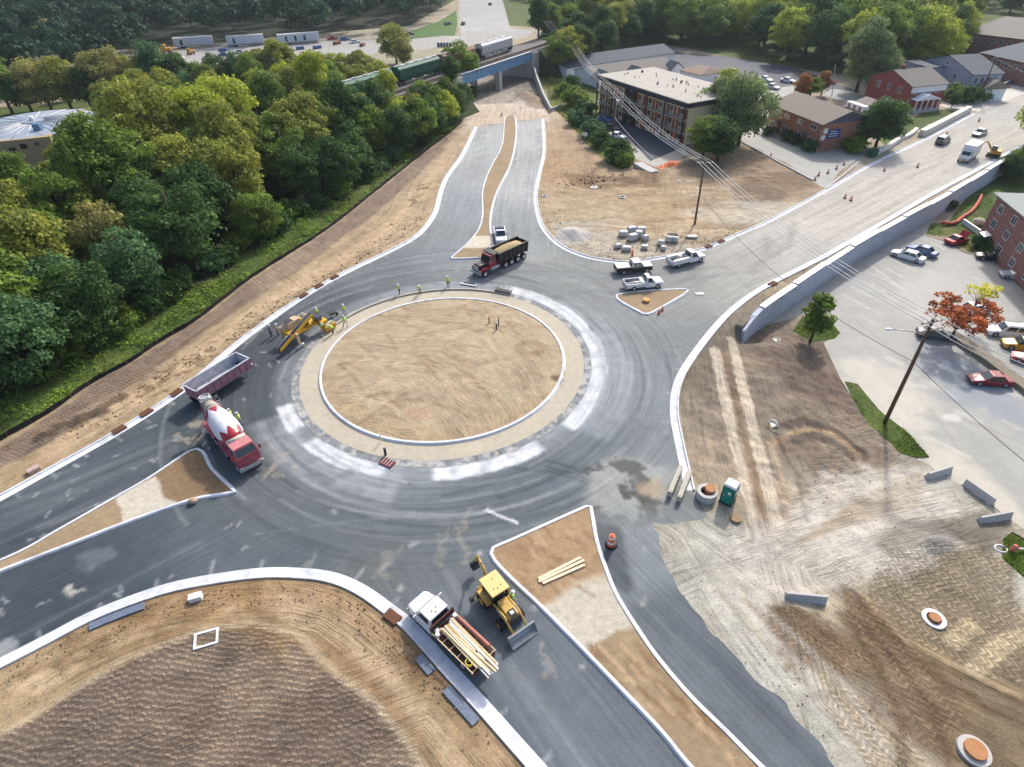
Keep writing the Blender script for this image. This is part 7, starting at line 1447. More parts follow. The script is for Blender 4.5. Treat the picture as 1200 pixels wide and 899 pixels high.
# ------------------------------------------------------------------ poles, lamps, wires
def pole_height(base, top):
    p = G(*base); lo, hi = 1, 25
    for _ in range(40):
        m = (lo + hi) / 2; x, y = proj((p[0], p[1], p[2] + m))
        if y > top[1]: lo = m
        else: hi = m
    return p, m
TOPS = {}
def pole(key, base, top, label, arm=None, arms=1, arm_rz=0.0, r=.17, m=WOODP, lean=True, transformer=False):
    p, h = pole_height(base, top); print('pole', key, round(h, 1)); t = thing('utility_pole', label, 'utility pole', tuple(map(float, p)), 0)
    # small true lean so that the head ends where it stands in the photo
    q = W(top[0], top[1], p[2] + h); dx, dy = (q - p)[:2]; dx = max(-1.6, min(1.6, dx)); dy = 0 if not lean else max(-1.0, min(1.0, dy)); P = lambda z: (dx * z / h, dy * z / h, z)
    b = MB(); b.tube([(0, 0, -.3), P(h * .5), P(h)], [r * 1.15, r, r * .75], m, 9); b.build('pole', t); tops = []
    for k in range(arms):
        z = h - .35 - k * 1.0; c = P(z); b = MB(); b.box((c[0], c[1], z), (2.6, .12, .14), mat('crossarm', S(176, 164, 150), .8), rz=arm_rz); ca = b.build('crossarm', t)
        for s in (-1.2, -.5, .5, 1.2):
            e = (c[0] + s * math.cos(arm_rz), c[1] + s * math.sin(arm_rz), z + .2); b = MB(); b.cyl((e[0], e[1], z + .05), e, .06, METAL, n=8); b.build('insulator', ca)
            if k == 0: tops.append(np.array([p[0] + e[0], p[1] + e[1], p[2] + e[2]]))
    if not tops: c = P(h); tops = [np.array([p[0] + c[0], p[1] + c[1], p[2] + h])]
    if transformer: c = P(h - 2.2); b = MB(); b.cyl((c[0] + .45, c[1] - .2, h - 2.7), (c[0] + .45, c[1] - .2, h - 1.7), .32, METAL); b.build('transformer', t)
    if arm:
        z, an, L = arm; c = P(z * h); d = np.array([math.cos(an), math.sin(an)]); b = MB(); b.tube([c, (c[0] + d[0] * L * .5, c[1] + d[1] * L * .5, z * h + .5), (c[0] + d[0] * L, c[1] + d[1] * L, z * h + .7)], .055, METAL); la = b.build('lamp_arm', t)
        b = MB(); b.ell((c[0] + d[0] * (L + .35), c[1] + d[1] * (L + .35), z * h + .68), (.45, .2, .13), mat('lamp_head_white', (.7, .7, .7), .4), rz=an); b.build('lamp_head', la)
    TOPS[key] = (tops, p, h, (dx, dy)); return t
pole('a', (1037, 495), (1094, 374), 'tall weathered utility pole with crossarms and street lamp on the strip by the lower lot', arm=(.86, math.pi * .98, 3.6), arms=2, arm_rz=.25, r=.2)
pole('b', (814, 263), (826, 188), 'reddish utility pole with street lamp on the dirt beyond the parked pickups', arm=(.62, 2.95, 3.4), arm_rz=-.1)
pole('c', (717, 180), (722, 107), 'reddish utility pole with transformer in front of the motel', arms=2, arm_rz=-.2, transformer=True)
pole('d', (672, 86), (672, 52), 'grey utility pole left of the motel', arms=1, m=METAL)
pole('e', (641, 82), (641, 24), 'utility pole with street lamp beside the railway bridge', arm=(.72, 2.9, 4.6), arms=1)
pole('f', (1146, 119), (1168, 66), 'leaning utility pole by the stone wall and the grey house', arms=1, arm_rz=.6)
pole('g', (975, 112), (979, 76), 'thin utility pole at the right end of the rear lot', arms=0, r=.1, m=METAL); pole('h', (797, 168), (798, 135), 'thin grey post at the near corner of the motel', arms=0, r=.08, m=METAL)
WIRE = mat('wire_alloy', (.6, .6, .6), .5, noise=.05); WIRED = mat('wire_black', (.04, .04, .045), .6)
def wire(a, b_, label, sag=1.2, r=.038, m=WIRE):
    a = np.array(a, float); b_ = np.array(b_, float); P = [a * (1 - t) + b_ * t - np.array([0, 0, sag * 4 * t * (1 - t)]) for t in np.linspace(0, 1, 22)]; b = MB(); b.tube([tuple(p - a) for p in P], r, m, 5); o = b.build('power_line'); o.location = tuple(a); tag(o, label, 'power line'); return o
hd = lambda k, z=0: TOPS[k][1] + np.array([TOPS[k][3][0] * (1 - z), TOPS[k][3][1] * (1 - z), TOPS[k][2] * (1 - z)])
ord_ = ('left outer', 'left inner', 'right inner', 'right outer')
for i in range(4): wire(TOPS['a'][0][i], TOPS['b'][0][i], ord_[i] + ' wire from the lower lot pole to the pole behind the pickups', 1.5)
for i in range(4): wire(TOPS['b'][0][i], TOPS['c'][0][i], ord_[i] + ' wire from the pole behind the pickups to the motel pole', 1.2)
for i in range(4): wire(TOPS['c'][0][i], TOPS['d'][0][i], ord_[i] + ' wire between the motel pole and the grey pole', 1.2)
for i in range(4): wire(TOPS['d'][0][i], TOPS['e'][0][i], ord_[i] + ' wire between the grey pole and the bridge pole', .8)
offs = W(1290, 470, 7.0)
for i in range(4): wire(TOPS['a'][0][i], offs + np.array([i * 1.0, i * .5, 0]), ord_[i] + ' wire leaving the lower lot pole towards the right edge', .8)
wire(hd('a', .38), W(1330, 640, 3.0), 'black cable from the lower lot pole towards the lower right', .6, .03, WIRED); wire(hd('a', .38), hd('b', .5), 'black cable from the lower lot pole to the pole behind the pickups', 2.5, .03, WIRED)
wire(hd('b', .4), hd('c', .4), 'lower pale cable between pickups pole and motel pole', 1.6, .03); wire(hd('f', .05), W(1260, 105, 6), 'wire from the leaning pole to the right edge', .5, .03); wire(hd('f', .1), W(1045, 72, 9), 'wire from the leaning pole across to the tall yellow green tree', 1.0, .03)
b = MB(); b.box((0, 0, .9), (.06, 1.3, .9), WHITE, bev=.02); sg = b.build('board'); q = G(685, 166); t_ = thing('roadside_sign', 'small blank white sign on the bank left of the motel bay', 'sign', q, .9); sg.parent = t_; sg.location = (0, 0, .8); b = MB(); b.cyl((0, 0, 0), (0, 0, 1.9), .05, METAL); b.build('post', t_)

# ------------------------------------------------------------------ site furniture
DR = MB(); t_ = None
def barrel(p, label, group=None, s=1.0, z=None):
    q = G(*p); t = thing('traffic_barrel', label, 'traffic barrel', tuple(map(float, q)), random.uniform(0, 3), group); t.scale = (s,) * 3
    b = MB(); zs = [0, .22, .26, .46, .5, .7, .74, .95, 1.0]; rs = [.29, .28, .27, .265, .25, .245, .23, .22, .12]; rg = []
    for z_, r_ in zip(zs, rs): rg.append([b.bm.verts.new((r_ * math.cos(k * math.pi / 9), r_ * math.sin(k * math.pi / 9), .08 + z_)) for k in range(18)])
    b.rings(rg, ORANGE); wi = b.mi(WHITE)
    for f in b.bm.faces:
        zc = f.calc_center_median().z - .08
        if .26 < zc < .46 or .5 < zc < .72 and False or .74 < zc < .95: f.material_index = wi
    b.build('drum', t); b = MB(); b.cyl((0, 0, 0), (0, 0, .1), .45, TYRE, .36, n=18); b.build('base', t); b = MB(); b.box((0, 0, 1.14), (.22, .05, .1), ORANGE, bev=.02); b.build('handle', t); return t
barrel((716, 639), 'orange and white traffic barrel on the road beside the big median', s=1.25)
for k, (x, y) in enumerate(((1002, 206), (1013, 203), (1023, 198), (1032, 193), (998, 211))): barrel((x - 43 + 0, y), 'orange barrel in the row across the pale drive of the brick office', 'barrels across the pale drive', .75)
for (x, y, lab) in ((1075, 196, 'orange barrel alone in the middle of the sandy road'), (1036, 200, 'orange barrel on the sandy road near the left kerb'), (990, 232, 'small barrel at the left kerb of the sandy road'), (997, 235, 'barrel low on the sandy road near its left kerb'), (903, 184, 'barrel on the pale drive left of the row'), (1126, 137, 'barrel at the far end of the white topped wall'), (1147, 142, 'barrel at the bend of the sandy road'), (1121, 116, 'barrel on the pavement before the leaning pole'), (1142, 121, 'barrel right beside the leaning pole'), (1112, 116, 'barrel left of the other one before the leaning pole'), (639, 104, 'orange barrel beside the curved bank wall'), (588, 136, 'barrel at the tip of the narrow median'), (1109, 158, 'barrel beside the dark sport utility car')): barrel((x, y), lab, s=.75)
def cone(p, label):
    q = G(*p); t = thing('traffic_cone', label, 'traffic cone', tuple(map(float, q))); b = MB(); b.cyl((0, 0, .04), (0, 0, .75), .19, ORANGE, .04, n=14); b.build('cone', t); b = MB(); b.box((0, 0, .03), (.42, .42, .05), ORANGE, bev=.01); b.build('base', t)
cone((741, 300), 'orange cone among the pallets of stone, upper one'); cone((741, 297), 'orange cone among the pallets of stone, lower one') ; cone((776, 364), 'orange cone knocked against the triangular median'); cone((772, 368), 'orange cone on the road at the corner of the triangular median')
def jersey(a, b_, label):
    A, B = G(*a), G(*b_); c = (A + B) / 2; L = float(np.linalg.norm(A - B)); t = thing('concrete_barrier', label, 'barrier', (float(c[0]), float(c[1]), float(min(A[2], B[2]))), heading(A, B)); b = MB()
    b.prism([(-.32, 0), (-.32, .1), (-.2, .35), (-.1, .88), (.1, .88), (.2, .35), (.32, .1), (.32, 0)], 'x', -L / 2, L / 2, CONC, .015)
    b.build('barrier_body', t)
    for x in (-L * .25, L * .25): b = MB(); b.box((x, 0, .04), (.5, .66, .1), DARK); b.build('drain_slot', t)
jersey((920, 699), (966, 706), 'grey concrete barrier lying alone on the sandy dirt below the haul road'); jersey((1085, 561), (1112, 553), 'concrete barrier closing the haul road at the grass tip'); jersey((1129, 568), (1163, 592), 'concrete barrier standing slanted at the edge of the lower lot'); jersey((1146, 612), (1182, 606), 'concrete barrier nearest the right edge above the grass corner')
# portable toilet
l, a = place((858, 578), (846, 596)); t_ = thing('portable_toilet', 'dark green portable toilet with a white roof on the dirt', 'portable toilet', l, a); GT = mat('toilet_green', (.01, .15, .13), .45, noise=.1)
b = MB(); b.box((0, 0, 1.2), (1.15, 1.15, 2.1), GT, bev=.05)
for s in (-1, 1): b.box((0, s * .59, 1.2), (.9, .03, 1.6), GT, bev=.01)
b.build('cabin', t_); b = MB(); b.box((0, 0, .08), (1.25, 1.25, .14), DARK); b.build('skid', t_); b = MB(); b.box((0, 0, 2.33), (1.2, 1.2, .22), mat('toilet_roof_white', (.7, .72, .74), .5), bev=.08, taper=(.8, .8)); b.build('roof', t_)
b = MB(); b.box((.6, 0, 1.15), (.04, .8, 1.8), mat('toilet_door', (.015, .2, .17), .45), bev=.01); dr = b.build('door', t_); b = MB(); b.box((.63, -.3, 1.15), (.04, .08, .14), WHITE); b.build('handle', dr); b = MB(); b.box((.63, .12, 1.6), (.02, .28, .28), WHITE); b.build('notice', dr); b = MB(); b.box((.1, .61, 1.6), (.6, .02, .5), WHITE); b.build('side_notice', t_)
# the two long plank-like forms beside the kerb end
l, a = place((788, 588), (803, 551)); t_ = thing('plank_stack', 'pair of long pale metal walkway sections lying at an angle by the kerb end', 'plank stack', l, a)
for k, (y, x, z) in enumerate(((.45, 0, .35), (-.5, -.2, .35))):
    b = MB(); b.prism([(y - .22, .1), (y - .22, .75), (y - .1, .8), (y + .1, .8), (y + .22, .75), (y + .22, .1)], 'x', x - 1.9, x + 1.9, mat('bleached_timber', S(206, 198, 180), .8, noise=.15), .02); b.build('plank', t_)
    b = MB(); b.box((x, y, .83), (3.5, .1, .04), CONC)
    for q in range(5): b.box((x - 1.5 + q * .75, y, .4), (.06, .5, .6), DARK)
    b.build('ledge', t_)
def manhole(p, label, r=1.0, h=.35, cover=True, m=CONC, cr=.5, off=0.0, cm=None):
    q = G(*p); t = thing('manhole', label, 'manhole', tuple(map(float, q)), random.uniform(0, 3)); b = MB(); n = 28
    rg = [[b.bm.verts.new((R2 * math.cos(k * 2 * math.pi / n), R2 * math.sin(k * 2 * math.pi / n), z)) for k in range(n)] for R2, z in ((r, -.1), (r * .97, h), (r * .62, h), (r * .6, h * .3))]
    b.rings(rg, m, False, False); b.build('ring', t); b = MB(); b.cyl((0, 0, h * .2), (0, 0, h * .4), r * .62, BLACK, n=20); b.build('shaft', t)
    if cover: b = MB(); b.cyl((off, off * .3, h * .5), (off, off * .3, h + .22), cr, cm or mat('rusty_cover', S(196, 140, 96, .7), .8, noise=.2), n=18); b.build('cover', t)
manhole((1093, 727), 'white concrete manhole with a rust orange cover in the tread marked soil', .9, .3, cr=.42, m=mat('manhole_white', (.66, .66, .66), .8)); manhole((1139, 882), 'manhole with a large rust orange lid at the bottom right', 1.0, .4, cr=.66); manhole((827, 582), 'pale manhole with orange cap beside the kerb end', .95, .8, cr=.5, off=.35); manhole((910, 399), 'small pale manhole ring on the brown slope', .55, .15, False); manhole((696, 220), 'dark drain ring on the north dirt beside the bush bank', .7, .15, False, METAL); manhole((729, 232), 'small white drain ring in the middle of the north dirt', .7, .25, False); manhole((862, 609), 'flat round soil coloured lid beside the portable toilet', .55, .06, True, mat('soil_lid', S(168, 142, 112), .9), .5, 0, mat('soil_lid', S(168, 142, 112), .9)); manhole((638, 230), 'small pale drain ring beside the north kerb', .6, .15, False)
# square frame, white box, drain inlets in the kerbs
def frame(p, rz, w_, d_, label, name='drain_surround', m=WHITE, hole=True, h=.14):
    q = G(*p); t = thing(name, label, 'drain', tuple(map(float, q)), rz); b = MB(); f = .16
    for s in (-1, 1): b.box((s * (w_ / 2 - f / 2), 0, h / 2), (f, d_, h), m); b.box((0, s * (d_ / 2 - f / 2), h / 2 + .003), (w_ - 2 * f, f, h), m)
    b.build('frame', t); b = MB(); b.box((0, 0, .03), (w_ - 2 * f, d_ - 2 * f, .04), mat('frame_soil', S(186, 160, 126), .9)); b.build('infill', t)
q1, q2 = G(231, 755), G(255, 748); frame((242, 749), heading(q1, q2), 1.75, 1.35, 'white square drain frame lying on the tan dirt at the lower left')
l, a = place((223, 704), (237, 700)); b = MB(); b.box((0, 0, .25), (1.0, .6, .5), WHITE, bev=.03); o = b.build('concrete_block'); o.location = l; o.rotation_euler = (0, 0, a); tag(o, 'small white block beside the lower left kerb', 'block')
l, a = place((33, 556), (48, 548)); b = MB(); b.box((0, 0, .2), (1.1, .7, .45), mat('pinkish_block', S(206, 176, 168), .85), bev=.03); o = b.build('concrete_block'); o.location = l; o.rotation_euler = (0, 0, a); tag(o, 'pinkish block beside the upper left kerb', 'block')
def inlet(p, line, label, L=1.35):
    q = G(*p)[:2]; i = int(np.argmin(np.hypot(*(line - q).T))); i = min(max(i, 1), len(line) - 2); t_ = line[i + 1] - line[i - 1]; an = math.atan2(t_[1], t_[0]); t = thing('kerb_inlet', label, 'drain inlet', (float(line[i][0]), float(line[i][1]), .02), an)
    b = MB(); b.box((0, 0, .1), (L, .85, .16), mat('rust_grate', S(122, 76, 56), .85, noise=.35, scale=3)); b.build('grate_frame', t); b = MB()
    for k in range(6): b.box((-L / 2 + .2 + k * (L - .4) / 5, 0, .19), (.07, .7, .03), WOODP)
    b.build('grate_bars', t)
for p, lab in (((202, 462), 'rusty kerb inlet below the dump trailer'), ((175, 482), 'rusty kerb inlet second below the dump trailer'), ((142, 503), 'grey kerb inlet third below the dump trailer'), ((356, 347), 'rusty kerb inlet left of the three near the paver'), ((376, 337), 'rusty kerb inlet middle of the three near the paver'), ((396, 326), 'rusty kerb inlet right of the three near the paver')): inlet(p, nwk, lab)
inlet((462, 727), swk, 'rust orange kerb inlet beside the flatbed truck'); inlet((832, 290), nek, 'dark kerb inlet beside the dusty service truck'); inlet((846, 285), nek, 'dark kerb inlet farther right beyond the dusty service truck'); inlet((905, 333), sek, 'rusty kerb inlet at the start of the retaining wall')
l, a = place((815, 345), (825, 345)); b = MB(); b.box((0, 0, .04), (1.2, .5, .06), CONC); b.box((0, .34, .03), (1.3, .2, .04), BLACK); o = b.build('drain_slab'); o.location = l; o.rotation_euler = (0, 0, a); tag(o, 'small pale drain slab in the road right of the triangular median', 'drain')
q = G(227, 589); b = MB(); b.ell((0, 0, .25), (.42, .36, .3), mat('pinkish_stone', S(206, 176, 152), .85, noise=.2), 3); o = b.build('stone'); o.location = q; tag(o, 'rounded pinkish stone against the lower edge of the left median', 'stone')
for pa_, pb_, lab in (((497, 762), (513, 780), 'strip of grey blue form boards behind the kerb beside the flatbed truck'), ((530, 797), (570, 842), 'strip of grey blue form boards behind the kerb at the bottom'), ((110, 725), (165, 704), 'wet strip of form boards behind the lower left kerb')):
    j0, j1 = [int(np.argmin(np.hypot(*(swk - G(*q_)[:2]).T))) for q_ in (pa_, pb_)]; seg_ = offset(swk, -.72)[j0:j1 + 1]; o0 = seg_[0].copy(); b = MB(); A = seg_ - o0; B = offset(seg_, .34) - o0; C_ = offset(seg_, -.34) - o0
    b.rings([[b.bm.verts.new((*B[i], -.05)), b.bm.verts.new((*B[i], .13)), b.bm.verts.new((*C_[i], .16)), b.bm.verts.new((*C_[i], -.05))] for i in range(len(A))], mat('form_board_blue_grey', S(118, 130, 150, .7), .5, noise=.35, scale=4)); o = b.build('form_boards'); o.location = (float(o0[0]), float(o0[1]), 0); tag(o, lab, 'form boards')
for k, (x, y) in enumerate(((262, 60), (300, 61), (316, 59), (244, 66), (330, 60), (352, 58), (395, 52), (214, 70), (270, 70), (340, 66), (372, 57), (425, 54), (455, 53), (205, 66))):
    q = G(x, y); t = thing('material_stack', 'stack of building material lying in the far yard before the trailers', 'material stack', q, k * .7, 'materials stacked in the far yard'); m_ = (mat('stack_blue', S(96, 124, 168), .7), mat('stack_brown', S(150, 110, 84), .8), CONC, DARK, mat('stack_green', S(110, 130, 96), .8))[k % 5]
    b = MB(); b.box((0, 0, .7), (3.4, 1.6, 1.0), m_, bev=.1); b.build('load', t); b = MB(); b.box((0, 0, .1), (3.6, 1.8, .18), WOODP); b.build('pallet_base', t)
# lumber on the median
l, a = place((638, 680), (678, 661))
for k, (dy, L, lab) in enumerate(((-.35, 4.0, 'lower plank on the big median'), (0.0, 4.4, 'middle plank on the big median'), (.3, 4.2, 'upper plank on the big median'))):
    b = MB(); b.box((0, 0, .06), (L, .24, .1), mat('fresh_board', S(240, 214, 184, .85), .8, noise=.08), bev=.01); o = b.build('timber_plank'); o.location = (l[0] - math.sin(a) * dy, l[1] + math.cos(a) * dy, .13); o.rotation_euler = (0, 0, a + (k - 1) * .03); tag(o, lab, 'plank')
# pallets of wrapped stone and boulders
PALL = [((730, 277), 1.5, 1.2, .9), ((740, 272), 1.6, 1.1, .9), ((751, 273), 1.5, 1.1, 1.0), ((741, 282), 1.6, 1.1, 1.1), ((748, 279), 1.2, 1.1, 1.2), ((756, 282), 1.1, .9, .9), ((724, 291), 1.2, .9, .7), ((734, 294), 1.5, 1.1, .7), ((755, 292), 1.0, .8, .6), ((774, 288), 1.1, .9, .9), ((783, 284), 1.1, .9, 1.0), ((790, 284), 1.2, .9, .9), ((777, 293), .8, .7, .6), ((810, 279), 1.8, .9, .3), ((788, 278), 1.5, .8, .5)]
for k, (p, w_, d_, h_) in enumerate(PALL):
    q = G(*p); lab = 'pale wrapped pallet of stone in the cluster beyond the black pickup'; gp_ = 'stone pallets beyond the pickups'
    if k >= 13: lab = ('flat pale slab beside the reddish utility pole', 'dark wooden crate behind the small cluster of pallets')[k - 13]; gp_ = None
    t = thing('stone_pallet', lab, 'pallet', tuple(map(float, q)), random.uniform(-.5, .5), gp_); b = MB(); m_ = mat('wrapped_stone', S(206, 206, 206), .6, noise=.12, scale=3, bump=.03) if k < 14 else mat('dark_crate', S(96, 84, 78), .8)
    b.box((0, 0, .12 + h_ / 2), (w_, d_, h_), m_, bev=.22 if h_ > .6 else .06)
    b.build('stone_load', t); b = MB(); b.box((0, 0, .06), (w_ * 1.02, d_ * 1.02, .12), mat('pallet_wood', S(150, 124, 96), .9)); b.build('pallet_base', t)
l, a = place((706, 299), (713, 293)); t_ = thing('metal_frame', 'small white metal frame standing by the north kerb left of the pallets', 'frame', l, .2); b = MB(); b.tube([(-.8, 0, 0), (-.8, 0, 1.1), (.8, 0, 1.1), (.8, 0, 0)], .05, WHITE); b.tube([(-.8, 0, .6), (.8, 0, .6)], .04, WHITE); b.build('rails', t_)
# silt fence, orange snake fence, orange mesh
S0 = resample(catmull([W(a, b, 0)[:2] for a, b in SILT], 5), 1.2); o0 = S0[0].copy(); t_ = thing('silt_fence', 'low black silt fence along the foot of the weedy bank', 'fence', (float(o0[0]), float(o0[1]), 0)); b = MB(); rg = []
A = offset(S0, 0) - o0; B = offset(S0, .03) - o0; r_ = random.Random(1)
for i in range(len(S0)): z = .62 + r_.uniform(-.12, .08); rg.append([b.bm.verts.new((A[i][0], A[i][1], -.05)), b.bm.verts.new((A[i][0] + r_.uniform(-.08, .08), A[i][1], z)), b.bm.verts.new((B[i][0] + .02, B[i][1] + .02, z)), b.bm.verts.new((B[i][0], B[i][1], -.05))])
b.rings(rg, mat('black_fabric', (.015, .015, .016), .8)); b.build('fabric', t_); b = MB()
for i in range(0, len(S0), 2): b.box((A[i][0], A[i][1] - .04, .4), (.05, .05, .85), WOODP)
b.build('stakes', t_)
P = resample(catmull([G(*p)[:2] for p in ((1103, 264), (1118, 263), (1126, 257), (1138, 249), (1146, 238), (1149, 231))], 6), .6); o0 = P[0]; b = MB(); b.tube([(p[0] - o0[0], p[1] - o0[1], .35 + .1 * math.sin(i * 1.7)) for i, p in enumerate(P)], .3, mat('faded_orange_red', (.50, .10, .06), .7, noise=.3, scale=3), 7); o = b.build('orange_netting'); o.location = (float(o0[0]), float(o0[1]), H1(*o0)); tag(o, 'rolled orange safety netting snaking between retaining wall and apartment', 'netting')
q = G(784, 194); b = MB(); r_ = random.Random(2); V = [[b.bm.verts.new(((i - 7) * .45, (j - 2.5) * .4 + (i - 7) * .12, max(0, .8 * math.sin(math.pi * i / 14) * math.sin(math.pi * j / 5) + r_.uniform(-.12, .2)))) for j in range(6)] for i in range(15)]
b.rings(V, mat('bright_netting', (.78, .2, .07), .7, noise=.25, scale=3), False, False, False); o = b.build('orange_netting'); o.location = q; o.rotation_euler = (0, 0, .35); tag(o, 'crumpled orange netting at the entrance of the motel bay', 'netting')
# hydrant with hose, green bin, bale, misc
q = G(1185, 647); t_ = thing('fire_hydrant', 'pinkish red hydrant with a white hose at the right edge', 'hydrant', q); b = MB(); b.cyl((0, 0, 0), (0, 0, .8), .2, mat('hydrant_red', (.62, .16, .14), .5)); b.ell((0, 0, .82), (.22, .22, .18), mat('hydrant_red', (.62, .16, .14), .5)); b.cyl((-.35, 0, .55), (.35, 0, .55), .1, mat('hydrant_red', (.62, .16, .14), .5)); b.build('body', t_)
b = MB(); b.tube([(.3 + .0, 0, .5), (.9, .1, .3), (1.6, .0, .3)], .09, WHITE); b.tube([(-.4 + .5 * math.cos(k) - .4, .3 + .4 * math.sin(k), .12) for k in np.linspace(0, 7, 24)], .08, WHITE); b.build('hose', t_)
q = G(1021, 184); t_ = thing('dumpster', 'dark green waste container beside the stepped white wall', 'dumpster', q, .5); b = MB(); b.box((0, 0, .8), (1.9, 1.3, 1.3), mat('bin_green', (.02, .09, .05), .5), bev=.05, taper=(1.1, 1.15)); b.build('bin', t_); b = MB(); b.box((0, 0, 1.5), (2.1, 1.5, .1), mat('bin_lid', (.02, .06, .04), .5), bev=.03); b.build('lid', t_)
q = G(1145, 263); b = MB(); b.ell((0, 0, .5), (1.1, .8, .7), mat('pale_rock', S(214, 200, 176), .9, noise=.2, bump=.05), 3)
for v in b.bm.verts: v.co += v.co.normalized() * random.uniform(-.12, .12)
o = b.build('boulder'); o.location = q; tag(o, 'pale boulder on the grass beside the thin white garden wall', 'boulder')
q = G(903, 499); t_ = thing('drain_pipe', 'white bent pipe standing in a dark hole on the brown slope', 'pipe', q); b = MB(); b.tube([(-.2, .2, .1), (-.2, .2, .8), (.2, -.2, .9), (.5, -.8, .5)], .09, WHITE); b.build('pipe', t_); b = MB(); b.ell((0, 0, .02), (.9, .6, .08), BLACK); b.build('hole', t_)
for k, (x, y) in enumerate(((573.5, 381), (584.5, 382.5), (582, 389))):
    q = G(x, y); b = MB(); b.box((0, 0, .5), (.14, .14, 1.0), BLACK); o = b.build('stake'); o.location = (q[0], q[1], .3); tag(o, ('left dark stake of three in the central island', 'right dark stake of three in the central island', 'lowest dark stake of three in the central island')[k], 'stake')
def post(p, h, label, z=.2, m=LUMB): q = G(*p); b = MB(); b.box((0, 0, h / 2), (.09, .09, h), m); o = b.build('survey_stake'); o.location = (q[0], q[1], z + q[2]); tag(o, label, 'stake')
post((447, 518), 1.0, 'timber stake at the lower rim of the central island'); post((661, 443), .9, 'timber stake at the right rim of the central island')
q = G(757, 354); b = MB(); b.cyl((0, 0, 0), (0, 0, .35), .5, mat('ochre_pipe', S(214, 164, 96, .8), .8), n=18); o = b.build('capped_pipe'); o.location = (q[0], q[1], .12); tag(o, 'ochre round cap inside the triangular median', 'cap')
# small works at the lower rim of the island and at the far end of the fresh kerb
q = G(454, 543); t_ = thing('kerb_inlet', 'dark red drain grate with cement bags at the lower rim of the ring', 'drain inlet', q, -.5); b = MB(); b.box((0, 0, .08), (1.5, .9, .12), mat('dark_red_grate', S(128, 52, 58), .8)); b.build('grate_frame', t_)
b = MB()
for k in range(4): b.box((-.5 + k * .33, 0, .16), (.07, .8, .05), METAL)
b.build('grate_bars', t_)
q = G(452, 533); b = MB(); b.cyl((0, 0, 0), (0, 0, .9), .14, BLACK); o = b.build('marker_post'); o.location = q; tag(o, 'short black post above the dark red drain grate', 'post')
q = G(590, 343); t_ = thing('form_rack', 'small metal form rack at the end of the fresh kerb', 'rack', q, -.4); b = MB()
for y in (-.4, .4): b.tube([(-1.2, y, .1), (-1.2, y, .9), (1.2, y, .9), (1.2, y, .1)], .05, METAL)
for x in (-1.2, -.4, .4, 1.2): b.tube([(x, -.4, .9), (x, .4, .9)], .04, METAL)
b.build('rails', t_); b = MB(); b.box((0, 0, .3), (2.4, .8, .12), DARK); b.build('tray', t_)
l, a = place((540, 333), (558, 336)); b = MB(); b.box((0, 0, .1), (2.6, .3, .14), METAL); b.box((0, .35, .15), (1.8, .12, .2), DARK); o = b.build('screed_board'); o.location = l; o.rotation_euler = (0, 0, a); tag(o, 'grey screed board on the road in front of the dump truck', 'tool')
q = G(390, 371); t_ = thing('wheelbarrow', 'dark wheelbarrow on the road between the two workers near the paver', 'wheelbarrow', q, .6); b = MB(); b.box((0, 0, .55), (.9, .6, .3), DARK, bev=.05, taper=(1.3, 1.25)); b.build('tray', t_); b = MB(); b.cyl((.65, -.06, .2), (.65, .06, .2), .2, TYRE); b.build('wheel', t_); b = MB()
for s in (-1, 1): b.tube([(.6, s * .1, .25), (-.4, s * .28, .5), (-1.1, s * .3, .65)], .025, METAL)
b.build('handles', t_)
# loose stones and clods along the kerbs and heaps: nobody could count them
_asp = np.array(asphalt); _lot = np.array(lot)
def rs_(q): return inpoly(q, _asp) | inpoly(q, _lot) | (np.minimum.reduce([dline(q, L) for L in (nwk, nek, sek, swk)]) < .5)
def stones(name, pts, n, m, lab, spread=1.4, sz=(.05, .22), seed=4):
    g = random.Random(seed); b = MB(); k = b.mi(m); L = resample(np.array([G(*p)[:2] for p in pts]), .3)
    XY = np.array([L[g.randrange(len(L))] + (g.gauss(0, spread), g.gauss(0, spread)) for i in range(n)]); bad = rs_(XY); ZH = H(XY)
    for i in range(n):
        x, y = XY[i]; s = g.uniform(*sz) * g.uniform(.5, 1); z = ZH[i] + .05 + s * .3
        if bad[i]: continue
        P = [(x + s * g.uniform(.6, 1.2) * math.cos(a), y + s * g.uniform(.6, 1.2) * math.sin(a), z + s * g.uniform(-.1, .1)) for a in (0, 1.57, 3.14, 4.71)]; v = [b.bm.verts.new(p) for p in P] + [b.bm.verts.new((x, y, z + s * g.uniform(.4, .8))), b.bm.verts.new((x, y, z - s * .6))]
        for j in range(4): b.bm.faces.new((v[j], v[(j + 1) % 4], v[4])).material_index = k; b.bm.faces.new((v[(j + 1) % 4], v[j], v[5])).material_index = k
    o = b.build(name); tag(o, lab, 'rubble', kind='stuff')
CL = mat('clod', S(150, 122, 92), .95, noise=.3); CLP = mat('pale_rubble', S(200, 192, 178), .9, noise=.2)
stones('clods', [(70, 500), (130, 480), (300, 378), (420, 305), (500, 250)], 900, CL, 'clods of soil on the tan strip along the upper left kerb'); stones('clods', [(640, 250), (700, 295), (800, 290), (860, 270)], 420, CLP, 'loose stones around the pallets beyond the pickups', 2.2, (.05, .25), 5)
stones('clods', [(730, 212), (765, 208), (670, 215)], 260, mat('dark_clod', S(110, 88, 68), .95), 'dark clods below the motel bank', 1.6, (.1, .4), 6); stones('clods', [(1000, 450), (960, 560), (1060, 550), (980, 570)], 420, CL, 'clods on the brown slope', 4, (.03, .13), 7); stones('clods', [(605, 108), (630, 112), (615, 120)], 200, CLP, 'rubble under the railway bridge', 2.5, (.15, .6), 8)
